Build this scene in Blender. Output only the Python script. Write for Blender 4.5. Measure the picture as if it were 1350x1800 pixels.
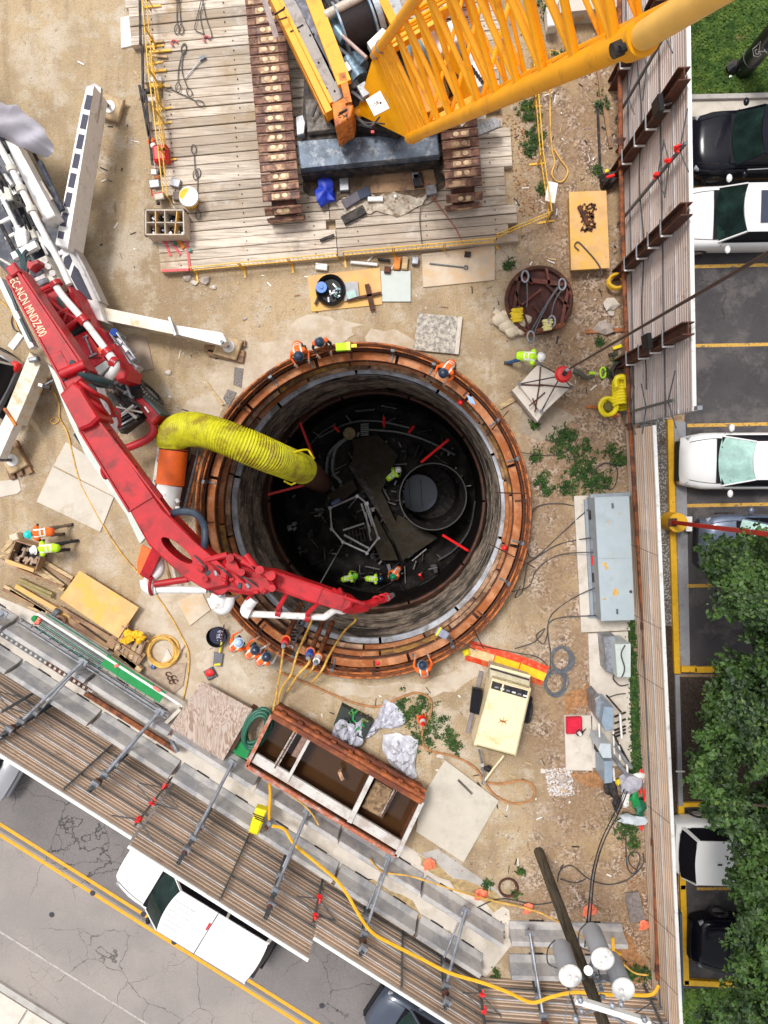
import bpy, math, random
from mathutils import Vector, Matrix, Quaternion, noise
random.seed(7)
R = math.radians
for o in list(bpy.data.objects): bpy.data.objects.remove(o)
sc = bpy.context.scene
COL = sc.collection
# ------------------------------------------------------------------ camera
H = 24.0; F = 1248.0
CX, CY = 675.0, 900.0
TILT_X, TILT_Y = R(-3.2), R(2.16)
cam_d = bpy.data.cameras.new('camera'); cam = bpy.data.objects.new('camera', cam_d); COL.objects.link(cam)
cam_d.sensor_fit = 'VERTICAL'; cam_d.sensor_height = 24.0; cam_d.lens = 24.0*F/1800.0
cam_d.clip_start = 0.1; cam_d.clip_end = 500
CAMROT = Matrix.Rotation(TILT_X, 3, 'X') @ Matrix.Rotation(TILT_Y, 3, 'Y')
cam.matrix_world = Matrix.Translation((0, 0, H)) @ CAMROT.to_4x4()
sc.camera = cam
# ------------------------------------------------------------------ light
SUN_EL, SUN_AZ = R(66), R(-35)      # high soft sun behind thin cloud
w = bpy.data.worlds.new('World'); sc.world = w; w.use_nodes = True
nt = w.node_tree; nt.nodes.clear()
sky = nt.nodes.new('ShaderNodeTexSky'); sky.sky_type = 'NISHITA'; sky.sun_disc = False
sky.sun_elevation = SUN_EL; sky.sun_rotation = SUN_AZ; sky.air_density = 1.0; sky.dust_density = 3.0
hs = nt.nodes.new('ShaderNodeHueSaturation'); hs.inputs['Saturation'].default_value = 0.15
bg = nt.nodes.new('ShaderNodeBackground'); bg.inputs['Strength'].default_value = 0.125
wo = nt.nodes.new('ShaderNodeOutputWorld')
nt.links.new(sky.outputs[0], hs.inputs['Color']); nt.links.new(hs.outputs[0], bg.inputs[0]); nt.links.new(bg.outputs[0], wo.inputs[0])
sd = bpy.data.lights.new('sun', 'SUN'); sd.energy = 1.5; sd.angle = R(12); sd.color = (1, .965, .91)
so = bpy.data.objects.new('sun', sd); COL.objects.link(so)
sv = Vector((math.sin(SUN_AZ)*math.cos(SUN_EL), math.cos(SUN_AZ)*math.cos(SUN_EL), math.sin(SUN_EL)))
so.rotation_euler = sv.to_track_quat('Z', 'Y').to_euler()
sc.view_settings.view_transform = 'Standard'; sc.view_settings.look = 'None'
sc.view_settings.gamma = 1.0; sc.view_settings.exposure = 0.62; sc.view_settings.use_curve_mapping = False

def P(px, py, z=0.0):
    d = CAMROT @ Vector(((px-CX)/F, -(py-CY)/F, -1.0))
    t = (z-H)/d.z
    return Vector((d.x*t, d.y*t, z))
def PP(pts, z=0.0): return [P(x, y, z) for x, y in pts]
def PZ(pts): return [P(*p) for p in pts]

# ------------------------------------------------------------------ materials
MATS = {}
def rgb(c): return (c[0], c[1], c[2], 1.0)
def M(name, col, rough=.6, metal=0.0, var=.14, vs=5.0, dirt=None, ds=2.5, da=.5, bump=.0, bs=40, world=False, coat=0.0, stretch=None, dirt2=None, d2s=9, d2a=.4, cell=0.0, cells=20):
    if name in MATS: return MATS[name]
    m = bpy.data.materials.new(name); m.use_nodes = True; n = m.node_tree; L = n.links
    b = n.nodes['Principled BSDF']
    b.inputs['Roughness'].default_value = rough; b.inputs['Metallic'].default_value = metal
    b.inputs['Coat Weight'].default_value = coat
    tc = n.nodes.new('ShaderNodeTexCoord')
    if world:
        g = n.nodes.new('ShaderNodeNewGeometry'); src = g.outputs['Position']
    else:
        oi = n.nodes.new('ShaderNodeObjectInfo'); ad = n.nodes.new('ShaderNodeVectorMath'); ad.operation = 'ADD'
        cm = n.nodes.new('ShaderNodeVectorMath'); cm.operation = 'SCALE'; cm.inputs['Scale'].default_value = 37.0
        cx = n.nodes.new('ShaderNodeCombineXYZ')
        for i in range(3): L.new(oi.outputs['Random'], cx.inputs[i])
        L.new(cx.outputs[0], cm.inputs[0]); L.new(tc.outputs['Object'], ad.inputs[0]); L.new(cm.outputs[0], ad.inputs[1]); src = ad.outputs[0]
    if stretch:
        mp = n.nodes.new('ShaderNodeMapping'); mp.inputs['Scale'].default_value = stretch; L.new(src, mp.inputs[0]); src = mp.outputs[0]
    def noi(s, d=5, r=.6):
        x = n.nodes.new('ShaderNodeTexNoise'); x.inputs['Scale'].default_value = s; x.inputs['Detail'].default_value = d; x.inputs['Roughness'].default_value = r
        L.new(src, x.inputs['Vector']); return x.outputs['Fac']
    def ramp(f, a, bb):
        x = n.nodes.new('ShaderNodeMapRange'); x.inputs[1].default_value = a; x.inputs[2].default_value = bb; x.interpolation_type = 'SMOOTHSTEP'; L.new(f, x.inputs[0]); return x.outputs[0]
    def mix(f, a, bb):
        x = n.nodes.new('ShaderNodeMix'); x.data_type = 'RGBA'
        if isinstance(f, float): x.inputs[0].default_value = f
        else: L.new(f, x.inputs[0])
        for i, v in ((6, a), (7, bb)):
            if isinstance(v, tuple): x.inputs[i].default_value = rgb(v)
            else: L.new(v, x.inputs[i])
        return x.outputs[2]
    lo = tuple(max(0, c*(1-var)) for c in col); hi = tuple(min(1, c*(1+var)) for c in col)
    c = mix(ramp(noi(vs), .3, .7), lo, hi)
    if cell > 0:
        v = n.nodes.new('ShaderNodeTexVoronoi'); v.inputs['Scale'].default_value = cells; L.new(src, v.inputs['Vector'])
        bw = n.nodes.new('ShaderNodeSeparateColor'); L.new(v.outputs['Color'], bw.inputs[0])
        mm = n.nodes.new('ShaderNodeMapRange'); L.new(bw.outputs[0], mm.inputs[0]); mm.inputs[3].default_value = 1-cell; mm.inputs[4].default_value = 1+cell
        x = n.nodes.new('ShaderNodeVectorMath'); x.operation = 'SCALE'; L.new(c, x.inputs[0]); L.new(mm.outputs[0], x.inputs['Scale']); c = x.outputs[0]
    if dirt: c = mix(ramp(noi(ds, 8, .7), .62-da*.35, .75-da*.25), c, dirt)
    if dirt2: c = mix(ramp(noi(d2s, 6, .75), .66-d2a*.3, .78-d2a*.25), c, dirt2)
    L.new(c, b.inputs['Base Color'])
    if bump > 0:
        bp = n.nodes.new('ShaderNodeBump'); bp.inputs['Strength'].default_value = bump; bp.inputs['Distance'].default_value = .02
        L.new(noi(bs, 6, .7), bp.inputs['Height']); L.new(bp.outputs[0], b.inputs['Normal'])
    MATS[name] = m; return m

# ------------------------------------------------------------------ mesh builder
def yaw(a): return Matrix.Rotation(a, 3, 'Z')
class MB:
    def __init__(s): s.v = []; s.f = []; s.m = []; s.sm = []
    def add(s, vs, fs, m=0, smooth=False):
        o = len(s.v); s.v += [Vector(x) for x in vs]
        for f in fs: s.f.append([o+i for i in f]); s.m.append(m); s.sm.append(smooth)
        return s
    def box(s, c, sz, r=None, m=0, ch=0.0):
        c = Vector(c); x, y, z = sz[0]/2, sz[1]/2, sz[2]/2
        if isinstance(r, (int, float)): r = yaw(r)
        if r is None: r = Matrix.Identity(3)
        if ch <= 0:
            vs = [(a*x, b*y, d*z) for d in (-1, 1) for a, b in ((-1,-1),(1,-1),(1,1),(-1,1))]
            fs = [(3,2,1,0),(4,5,6,7),(0,1,5,4),(1,2,6,5),(2,3,7,6),(3,0,4,7)]
        else:
            vs = []
            for d, k in ((-1, 0), (1-2*min(ch, z)/ (2*z) if z else 1, 0), (1, ch)):
                for a, b in ((-1,-1),(1,-1),(1,1),(-1,1)): vs.append((a*(x-k), b*(y-k), d*z))
            fs = [(3,2,1,0)]
            for l in (0, 4):
                for i in range(4): j = (i+1) % 4; fs.append((l+i, l+j, l+4+j, l+4+i))
            fs.append((8,9,10,11))
        return s.add([c + r @ Vector(v) for v in vs], fs, m)
    def beam(s, p0, p1, w, h, m=0, up=(0,0,1), ext=0.0):
        p0, p1 = Vector(p0), Vector(p1); d = (p1-p0); L = d.length
        if L < 1e-6: return s
        d.normalize(); up = Vector(up)
        if abs(d.dot(up)) > .98: up = Vector((0, 1, 0)) if abs(d.y) < .9 else Vector((1, 0, 0))
        sd_ = d.cross(up).normalized(); u = sd_.cross(d).normalized()
        r = Matrix((d, sd_, u)).transposed()
        return s.box((p0+p1)/2, (L+2*ext, w, h), r, m)
    def hbeam(s, p0, p1, w, h, t=.03, m=0, side=(1, 0, 0)):
        p0, p1 = Vector(p0), Vector(p1); d = (p1-p0).normalized(); u = Vector(side); u = (u - d*u.dot(d)).normalized(); v = d.cross(u)
        for sg in (-1, 1): s.beam(p0+v*sg*(h/2-t/2), p1+v*sg*(h/2-t/2), w, t, m, up=v)
        s.beam(p0, p1, t, h-2*t-.002, m, up=v)
        return s
    def tube(s, pts, r, n=8, m=0, closed=False, caps=True, smooth=True):
        pts = [Vector(p) for p in pts]; k = len(pts); rs = r if isinstance(r, (list, tuple)) else [r]*k
        up = None; o = len(s.v); rings = []
        for i in range(k):
            if closed: t = pts[(i+1) % k]-pts[(i-1) % k]
            else: t = pts[min(i+1, k-1)]-pts[max(i-1, 0)]
            if t.length < 1e-9: t = Vector((0, 0, 1))
            t.normalize()
            if up is None:
                up = Vector((0, 0, 1)) if abs(t.z) < .95 else Vector((1, 0, 0))
            a = t.cross(up)
            if a.length < 1e-4: a = t.orthogonal()
            a.normalize(); b = a.cross(t).normalized(); up = b
            for j in range(n):
                an = 2*math.pi*j/n; s.v.append(pts[i]+(a*math.cos(an)+b*math.sin(an))*rs[i])
        for i in range(k if closed else k-1):
            i2 = (i+1) % k
            for j in range(n):
                j2 = (j+1) % n; s.f.append([o+i*n+j, o+i*n+j2, o+i2*n+j2, o+i2*n+j]); s.m.append(m); s.sm.append(smooth)
        if caps and not closed:
            s.f.append([o+j for j in range(n)][::-1]); s.m.append(m); s.sm.append(False)
            s.f.append([o+(k-1)*n+j for j in range(n)]); s.m.append(m); s.sm.append(False)
        return s
    def cyl(s, p0, p1, r0, r1=None, n=16, m=0, smooth=True):
        return s.tube([p0, p1], [r0, r0 if r1 is None else r1], n, m, smooth=smooth)
    def prism(s, poly, z0, z1, m=0, ms=None, ch=0.0):
        poly = [Vector((p[0], p[1], 0)) for p in poly]; n = len(poly)
        ar = sum(poly[i].x*poly[(i+1) % n].y-poly[(i+1) % n].x*poly[i].y for i in range(n))
        if ar < 0: poly = poly[::-1]
        ms = m if ms is None else ms
        c = sum(poly, Vector())/n
        lay = [(poly, z0), (poly, z1-ch)]
        if ch > 0: lay.append(([p+(c-p).normalized()*ch*1.3 for p in poly], z1))
        else: lay[1] = (poly, z1)
        vs = []; fs = []
        for pl, z in lay: vs += [(p.x, p.y, z) for p in pl]
        s.add(vs, [list(range(n))[::-1], [(len(lay)-1)*n+i for i in range(n)]], m)
        o = len(s.v)-len(vs)
        for l in range(len(lay)-1):
            for i in range(n):
                j = (i+1) % n; s.f.append([o+l*n+i, o+l*n+j, o+(l+1)*n+j, o+(l+1)*n+i]); s.m.append(ms); s.sm.append(False)
        return s
    def lathe(s, prof, c=(0, 0, 0), n=32, m=0, a0=0, a1=2*math.pi, smooth=True, r=None):
        c = Vector(c); full = abs(a1-a0-2*math.pi) < 1e-6; nn = n if full else n+1; o = len(s.v)
        for i in range(nn):
            a = a0+(a1-a0)*i/n
            for rr, z in prof:
                v = Vector((rr*math.cos(a), rr*math.sin(a), z)); v = r @ v if r else v; s.v.append(c+v)
        k = len(prof)
        for i in range(n):
            i2 = (i+1) % nn
            for j in range(k-1):
                s.f.append([o+i*k+j, o+i2*k+j, o+i2*k+j+1, o+i*k+j+1]); s.m.append(m); s.sm.append(smooth)
        return s
    def arcbox(s, c, r0, r1, z0, z1, a0, a1, n=6, m=0):
        c = Vector((c[0], c[1], 0)); pr = [(r0, z0), (r1, z0), (r1, z1), (r0, z1)]; o = len(s.v)
        for i in range(n+1):
            a = a0+(a1-a0)*i/n
            for rr, z in pr: s.v.append(c+Vector((rr*math.cos(a), rr*math.sin(a), z)))
        for i in range(n):
            for j in range(4):
                j2 = (j+1) % 4; s.f.append([o+i*4+j, o+(i+1)*4+j, o+(i+1)*4+j2, o+i*4+j2]); s.m.append(m); s.sm.append(False)
        s.f.append([o+3, o+2, o+1, o]); s.m.append(m); s.sm.append(False)
        s.f.append([o+n*4+j for j in range(4)]); s.m.append(m); s.sm.append(False)
        return s
    def blob(s, c, r, m=0, seed=0, amp=.25, n=8, k=5, sq=(1, 1, 1)):
        c = Vector(c); vs = [c+Vector((0, 0, r*sq[2]))]; fs = []
        for i in range(1, k):
            th = math.pi*i/k
            for j in range(n):
                a = 2*math.pi*j/n; d = Vector((math.sin(th)*math.cos(a)*sq[0], math.sin(th)*math.sin(a)*sq[1], math.cos(th)*sq[2]))
                q = 1+amp*noise.noise(d*1.7+Vector((seed*3.1, seed*1.7, seed)))*2
                vs.append(c+d*r*q)
        vs.append(c-Vector((0, 0, r*sq[2]))); e = len(vs)-1
        for j in range(n): fs.append((0, 1+j, 1+(j+1) % n)); fs.append((e, e-n+(j+1) % n, e-n+j))
        for i in range(k-2):
            for j in range(n): a = 1+i*n; fs.append((a+j, a+n+j, a+n+(j+1) % n, a+(j+1) % n))
        return s.add(vs, fs, m, True)
    def grid(s, fn, nu, nv, m=0, smooth=True, flip=False):
        o = len(s.v)
        for i in range(nu+1):
            for j in range(nv+1): s.v.append(Vector(fn(i/nu, j/nv)))
        for i in range(nu):
            for j in range(nv):
                a = o+i*(nv+1)+j; q = [a, a+nv+1, a+nv+2, a+1]
                s.f.append(q[::-1] if flip else q); s.m.append(m); s.sm.append(smooth)
        return s
    def build(s, name, mats, parent=None, org=None, bevel=0.0, sharp=35):
        me = bpy.data.meshes.new(name)
        if not isinstance(mats, (list, tuple)): mats = [mats]
        if parent is not None:
            q = parent; off = Vector()
            while q is not None: off += q.location; q = q.parent
            vs = [v-off for v in s.v]; loc = Vector()
        else:
            if org is None:
                xs = [v.x for v in s.v]; ys = [v.y for v in s.v]; zs = [v.z for v in s.v]
                org = Vector(((min(xs)+max(xs))/2, (min(ys)+max(ys))/2, min(zs)))
            loc = Vector(org); vs = [v-loc for v in s.v]
        me.from_pydata(vs, [], s.f)
        for m in mats: me.materials.append(m)
        me.polygons.foreach_set('material_index', s.m); me.polygons.foreach_set('use_smooth', s.sm)
        me.update()
        if any(s.sm):
            try: me.set_sharp_from_angle(angle=R(sharp))
            except Exception: pass
        o = bpy.data.objects.new(name, me); COL.objects.link(o); o.location = loc; o.parent = parent
        if bevel > 0:
            bv = o.modifiers.new('edge', 'BEVEL'); bv.width = bevel; bv.segments = 2; bv.limit_method = 'ANGLE'; bv.angle_limit = R(40)
        return o
def tag(o, label, cat, group=None, kind=None):
    if label: o['label'] = label
    if cat: o['category'] = cat
    if group: o['group'] = group
    if kind: o['kind'] = kind
    return o
def T(name, label, cat, loc, group=None):
    o = bpy.data.objects.new(name, None); COL.objects.link(o); o.location = Vector(loc); o.empty_display_size = .3
    return tag(o, label, cat, group)
def S(o, kind='structure'): o['kind'] = kind; return o
def copy_tree(o, parent=None):
    c = o.copy(); COL.objects.link(c); c.parent = parent
    for ch in list(o.children): copy_tree(ch, c)
    return c
def spline(pts, n=8, closed=False):
    pts = [Vector(p) for p in pts]; out = []; k = len(pts)
    g = (lambda i: pts[i % k]) if closed else (lambda i: pts[max(0, min(k-1, i))])
    for i in range(k if closed else k-1):
        a, b, c, d = g(i-1), g(i), g(i+1), g(i+2)
        for j in range(n):
            t = j/n
            out.append(.5*((2*b)+(c-a)*t+(2*a-5*b+4*c-d)*t*t+(3*b-a-3*c+d)*t**3))
    if not closed: out.append(pts[-1])
    return out
def hose(name, label, cat, px, r, mat, z=.04, group=None, parent=None, n=6, sub=6, closed=False, ends=None):
    pts = [P(p[0], p[1], p[2] if len(p) > 2 else z) for p in px]
    mb = MB().tube(spline(pts, sub, closed), r, n, closed=closed)
    o = mb.build(name, mat, parent)
    if parent is None: tag(o, label, cat, group)
    return o
def coil(c, R0, r, turns, rise=.02, jit=.06, n=26, seed=1, ell=1.0, ang=0):
    rd = random.Random(seed); c = Vector(c); pts = []
    offs = [(rd.uniform(-jit, jit), rd.uniform(-jit, jit), rd.uniform(.88, 1.1)) for _ in range(int(turns)+2)]
    N = int(turns*n)
    for i in range(N+1):
        t = i/n; k = int(t); f = t-k; o0, o1 = offs[k], offs[k+1]
        dx = o0[0]*(1-f)+o1[0]*f; dy = o0[1]*(1-f)+o1[1]*f; s = (o0[2]*(1-f)+o1[2]*f)*R0
        v = Vector((math.cos(2*math.pi*t)*s*ell, math.sin(2*math.pi*t)*s, 0)); v.rotate(Matrix.Rotation(ang, 3, 'Z'))
        pts.append(c+v+Vector((dx, dy, r+rise*t)))
    return pts
def text_part(name, body, size, origin, xdir, normal, mat, parent, ext=.004, squash=1.0):
    cu = bpy.data.curves.new(name, 'FONT'); cu.body = body; cu.size = size; cu.extrude = ext; cu.align_x = 'CENTER'; cu.align_y = 'CENTER'
    to = bpy.data.objects.new(name, cu); COL.objects.link(to)
    dg = bpy.context.evaluated_depsgraph_get(); me = bpy.data.meshes.new_from_object(to.evaluated_get(dg)); bpy.data.objects.remove(to)
    x = Vector(xdir).normalized(); nrm = Vector(normal).normalized(); y = nrm.cross(x).normalized()
    r = Matrix((x*squash, y, nrm)).transposed()
    mb = MB(); mb.add([Vector(origin)+r @ v.co for v in me.vertices], [list(p.vertices) for p in me.polygons])
    return mb.build(name, mat, parent)
# ------------------------------------------------------------------ palette
rust = M('rust', (.28,.085,.028), .75, .1, .35, 8, dirt=(.09,.035,.02), ds=3, da=.5, bump=.3)
rust_dk = M('rust_dark', (.12,.04,.022), .8, .1, .35, 8, dirt=(.05,.025,.018), ds=4, bump=.3)
rust_or = M('rust_orange', (.5,.15,.035), .7, .05, .3, 5, dirt=(.13,.04,.015), ds=2.6, da=.6, dirt2=(.62,.3,.14), d2a=.25)
rust_pk = M('rust_pink', (.52,.23,.105), .7, .05, .3, 2, dirt=(.34,.095,.018), ds=.9, da=.6, dirt2=(.1,.045,.02), d2a=.2)
ochre = M('rust_ochre', (.42,.21,.04), .65, .1, .3, 4, dirt=(.13,.06,.025), ds=1.6, da=.6)
tanst = M('tan_steel', (.55,.33,.2), .65, .1, .3, 4, dirt=(.16,.08,.04), ds=1.4, da=.6)
whites = M('white_paint', (.78,.77,.75), .35, 0, .04, 4, dirt=(.5,.46,.4), ds=3, da=.25)
whited = M('white_dirty', (.72,.68,.58), .5, 0, .08, 3, dirt=(.62,.42,.2), ds=2.2, da=.4, dirt2=(.35,.3,.25), d2a=.2)
carwhite = M('car_white', (.8,.8,.8), .22, 0, .01, 2, coat=.6)
carblack = M('car_black', (.006,.006,.012), .18, 0, .1, 2, coat=.1)
carblue = M('car_slate', (.06,.075,.11), .3, .2, .1, 2, coat=.6)
carsilver = M('car_silver', (.5,.5,.53), .3, .5, .05, 2, coat=.5)
glass = M('car_glass', (.008,.02,.018), .08, 0, .4, 2.5, dirt=(.025,.06,.045), ds=1.2, da=.3)
glass_lt = M('sunshade_glass', (.35,.55,.5), .15, 0, .2, 3)
glass_sky = M('sunroof_glass', (.05,.06,.09), .08, 0, .1, 2)
black = M('black_plastic', (.015,.015,.017), .5, 0, .2)
blackg = M('black_gloss', (.008,.008,.012), .35, 0, .1)
tyre = M('tyre_rubber', (.03,.028,.027), .85, 0, .3, 12, dirt=(.16,.13,.1), ds=5, da=.35)
grey = M('grey_metal', (.28,.29,.31), .45, .4, .15, 6, dirt=(.14,.13,.13), ds=4, da=.3)
galv = M('galvanised', (.32,.34,.38), .45, .5, .15, 9, dirt=(.2,.2,.22), ds=3)
galv_dk = M('galvanised_dark', (.13,.145,.16), .5, .4, .2, 9)
red = M('boom_red', (.44,.003,.01), .5, 0, .22, 1.3, coat=.08, dirt=(.22,.003,.006), ds=1.8, da=.35, dirt2=(.5,.3,.27), d2s=16, d2a=.1, bump=.12, bs=5)
red2 = M('red_plastic', (.65,.02,.02), .45, 0, .1)
redtag = M('red_tape', (.85,.02,.02), .5, 0, .1)
orange = M('orange_vinyl', (.85,.13,.01), .5, 0, .1, 3)
orange_r = M('orange_rust', (.7,.22,.02), .6, 0, .2, 6, dirt=(.3,.08,.02), ds=4, da=.45)
hiviz = M('orange_fabric', (.95,.14,.015), .8, 0, .15, 20)
lime = M('lime_fabric', (.5,.85,.02), .8, 0, .15, 20)
stripe = M('reflective', (.85,.85,.75), .4)
yellow = M('crane_yellow', (.92,.4,.0), .5, 0, .06, 1.5, dirt=(.7,.27,.0), ds=2.5, da=.25)
yel2 = M('railing_yellow', (.8,.46,.03), .5, 0, .15, 9, dirt=(.6,.5,.25), ds=6, da=.3)
ductY = M('duct_yellow', (.55,.53,.004), .6, 0, .12, 4, dirt=(.3,.23,.01), ds=1.5, da=.5, dirt2=(.42,.36,.08), d2s=5, d2a=.3)
plasY = M('yellow_plastic', (.85,.7,.01), .45, 0, .05)
hoseY = M('hose_yellow', (.72,.42,.09), .55, 0, .2, 5, dirt=(.4,.22,.06), ds=3, da=.4)
hoseO = M('hose_amber', (.8,.42,.02), .5, 0, .1, 5)
hoseB = M('hose_brown', (.42,.2,.08), .6, 0, .2, 5)
cable = M('cable_dark', (.05,.05,.055), .6, 0, .2, 8, dirt=(.14,.12,.1), ds=5, da=.3)
cableG = M('cable_grey', (.13,.14,.16), .6, 0, .2, 8)
hoseG = M('hose_green', (.015,.11,.07), .5, 0, .2, 8)
ply = M('plywood', (.7,.42,.17), .7, 0, .12, 2, dirt=(.74,.43,.09), ds=1.5, da=.5, dirt2=(.3,.17,.08), d2s=7, d2a=.12)
plyG = M('plywood_pale', (.6,.5,.38), .75, 0, .1, 2.5, dirt=(.64,.44,.26), ds=1.2, da=.5)
lumber = M('lumber', (.55,.4,.22), .75, 0, .2, 3, stretch=(1, 8, 8), dirt=(.3,.2,.11), ds=1.2, da=.4)
lumber2 = M('lumber_brown', (.36,.22,.12), .75, 0, .25, 4, dirt=(.18,.1,.06), ds=2)
conc = M('concrete', (.46,.43,.4), .85, 0, .1, 3, dirt=(.34,.32,.3), ds=1.5, da=.4, bump=.2)
apron = M('apron_dust', (.56,.48,.38), .9, 0, .08, 2, dirt=(.46,.36,.25), ds=1.1, da=.6, dirt2=(.62,.57,.5), d2s=6, d2a=.25, world=True, bump=.2)
conc_lt = M('concrete_pale', (.62,.56,.49), .85, 0, .06, 3, dirt=(.5,.44,.36), ds=1.2, da=.35, bump=.1)
conc_sh = M('concrete_grey', (.3,.3,.32), .85, 0, .1, 3, dirt=(.22,.22,.23), ds=1.5, da=.4, bump=.2)
steelpl = M('steel_plate_pale', (.58,.52,.44), .6, .0, .06, 2, dirt=(.46,.39,.3), ds=1.4, da=.25, dirt2=(.5,.24,.06), d2s=1.7, d2a=.05)
cream = M('cream_paint', (.82,.7,.45), .45, 0, .04, 3, dirt=(.7,.52,.26), ds=1.8, da=.25)
bluegrey = M('blue_grey_paint', (.085,.115,.16), .5, .2, .45, 2.5, dirt=(.26,.29,.33), ds=3.5, da=.35, dirt2=(.3,.27,.22), d2s=8, d2a=.2)
cabgrey = M('cabinet_grey', (.5,.56,.6), .5, .1, .05, 3, dirt=(.42,.48,.5), ds=2, da=.3)
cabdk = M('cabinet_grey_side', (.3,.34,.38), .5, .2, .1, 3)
deckgrey = M('deck_grey', (.38,.35,.33), .6, .1, .15, 3, dirt=(.24,.21,.2), ds=3, da=.5, dirt2=(.5,.46,.42), d2a=.3)
machdk = M('machine_dark', (.025,.025,.028), .6, .2, .4, 6, dirt=(.08,.06,.05), ds=5)
tarp = M('tarp_grey', (.36,.35,.39), .6, 0, .08, 3)
plastic = M('plastic_sheet', (.5,.5,.57), .25, 0, .15, 5)
bluetarp = M('blue_tarp', (.01,.04,.45), .5, 0, .2)
skin = M('skin', (.4,.22,.15), .6)
jeans = M('jeans', (.03,.1,.25), .85, 0, .2, 20)
darkcloth = M('dark_cloth', (.03,.03,.035), .9, 0, .2, 20)
khaki = M('khaki_cloth', (.2,.15,.11), .9, 0, .2, 20)
hatN = M('hat_navy', (.015,.035,.07), .3, coat=.4)
hatW = M('hat_white', (.85,.85,.85), .3, coat=.4)
hatT = M('hat_teal', (.01,.6,.6), .3, coat=.4)
bone = M('sack_cream', (.66,.56,.42), .8, 0, .08, 4)
woodpole = M('pole_wood', (.085,.065,.04), .9, 0, .3, 10, stretch=(6,6,.6), dirt=(.03,.022,.014), ds=2, da=.5, bump=.5)
greenpaint = M('green_tarp', (.005,.25,.06), .5, 0, .1)
steelblk = M('pit_frame_steel', (.6,.6,.6), .4, .6, .2)
liner = M('shotcrete_liner', (.36,.28,.215), .85, 0, .35, 3, dirt=(.07,.055,.045), ds=.8, da=.6, dirt2=(.42,.36,.31), d2s=7, d2a=.15, bump=.6, bs=14)
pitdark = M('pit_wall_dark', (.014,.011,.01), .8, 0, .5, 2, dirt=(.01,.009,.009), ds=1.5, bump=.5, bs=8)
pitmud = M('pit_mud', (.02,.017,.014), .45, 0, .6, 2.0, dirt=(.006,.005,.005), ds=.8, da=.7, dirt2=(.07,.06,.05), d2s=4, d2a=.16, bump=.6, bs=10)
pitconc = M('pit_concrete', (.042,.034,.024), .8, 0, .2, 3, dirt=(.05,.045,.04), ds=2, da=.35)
pitpipe = M('pit_hose_black', (.06,.06,.06), .3, 0, .3)
muddy = M('muddy_water', (.06,.028,.012), .03, 0, .1, 1)
pitwater = M('well_water', (.1,.13,.2), .3, 0, .1, 1)

def corrugated_mat(name, col, col2, n_ax):
    m = bpy.data.materials.new(name); m.use_nodes = True; n = m.node_tree; L = n.links; b = n.nodes['Principled BSDF']
    b.inputs['Roughness'].default_value = .5; b.inputs['Metallic'].default_value = .1
    no = n.nodes.new('ShaderNodeTexNoise'); no.inputs['Scale'].default_value = 1.2; no.inputs['Detail'].default_value = 8
    tc = n.nodes.new('ShaderNodeNewGeometry'); L.new(tc.outputs['Position'], no.inputs['Vector'])
    mr = n.nodes.new('ShaderNodeMapRange'); mr.inputs[1].default_value = .35; mr.inputs[2].default_value = .7; L.new(no.outputs[0], mr.inputs[0])
    mx = n.nodes.new('ShaderNodeMix'); mx.data_type = 'RGBA'; mx.inputs[6].default_value = rgb(col); mx.inputs[7].default_value = rgb(col2)
    L.new(mr.outputs[0], mx.inputs[0]); oi = n.nodes.new('ShaderNodeObjectInfo'); m3 = n.nodes.new('ShaderNodeMapRange'); m3.inputs[3].default_value = .84; m3.inputs[4].default_value = 1.1; L.new(oi.outputs['Random'], m3.inputs[0]); vs_ = n.nodes.new('ShaderNodeVectorMath'); vs_.operation = 'SCALE'; L.new(mx.outputs[2], vs_.inputs[0]); L.new(m3.outputs[0], vs_.inputs['Scale']); n2 = n.nodes.new('ShaderNodeTexNoise'); n2.inputs['Scale'].default_value = 2.5; n2.inputs['Detail'].default_value = 9; n2.inputs['Roughness'].default_value = .75; L.new(tc.outputs['Position'], n2.inputs['Vector']); m4 = n.nodes.new('ShaderNodeMapRange'); m4.inputs[1].default_value = .58; m4.inputs[2].default_value = .72; L.new(n2.outputs[0], m4.inputs[0]); m5 = n.nodes.new('ShaderNodeMix'); m5.data_type = 'RGBA'; m5.inputs[7].default_value = (.2,.12,.08,1); L.new(m4.outputs[0], m5.inputs[0]); L.new(vs_.outputs[0], m5.inputs[6]); L.new(m5.outputs[2], b.inputs['Base Color']); MATS[name] = m; return m
tan_panel = corrugated_mat('tan_corrugated', (.64,.47,.345), (.5,.38,.29), 0)
tan_panel2 = corrugated_mat('pale_corrugated', (.6,.5,.45), (.5,.43,.41), 0)

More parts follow.
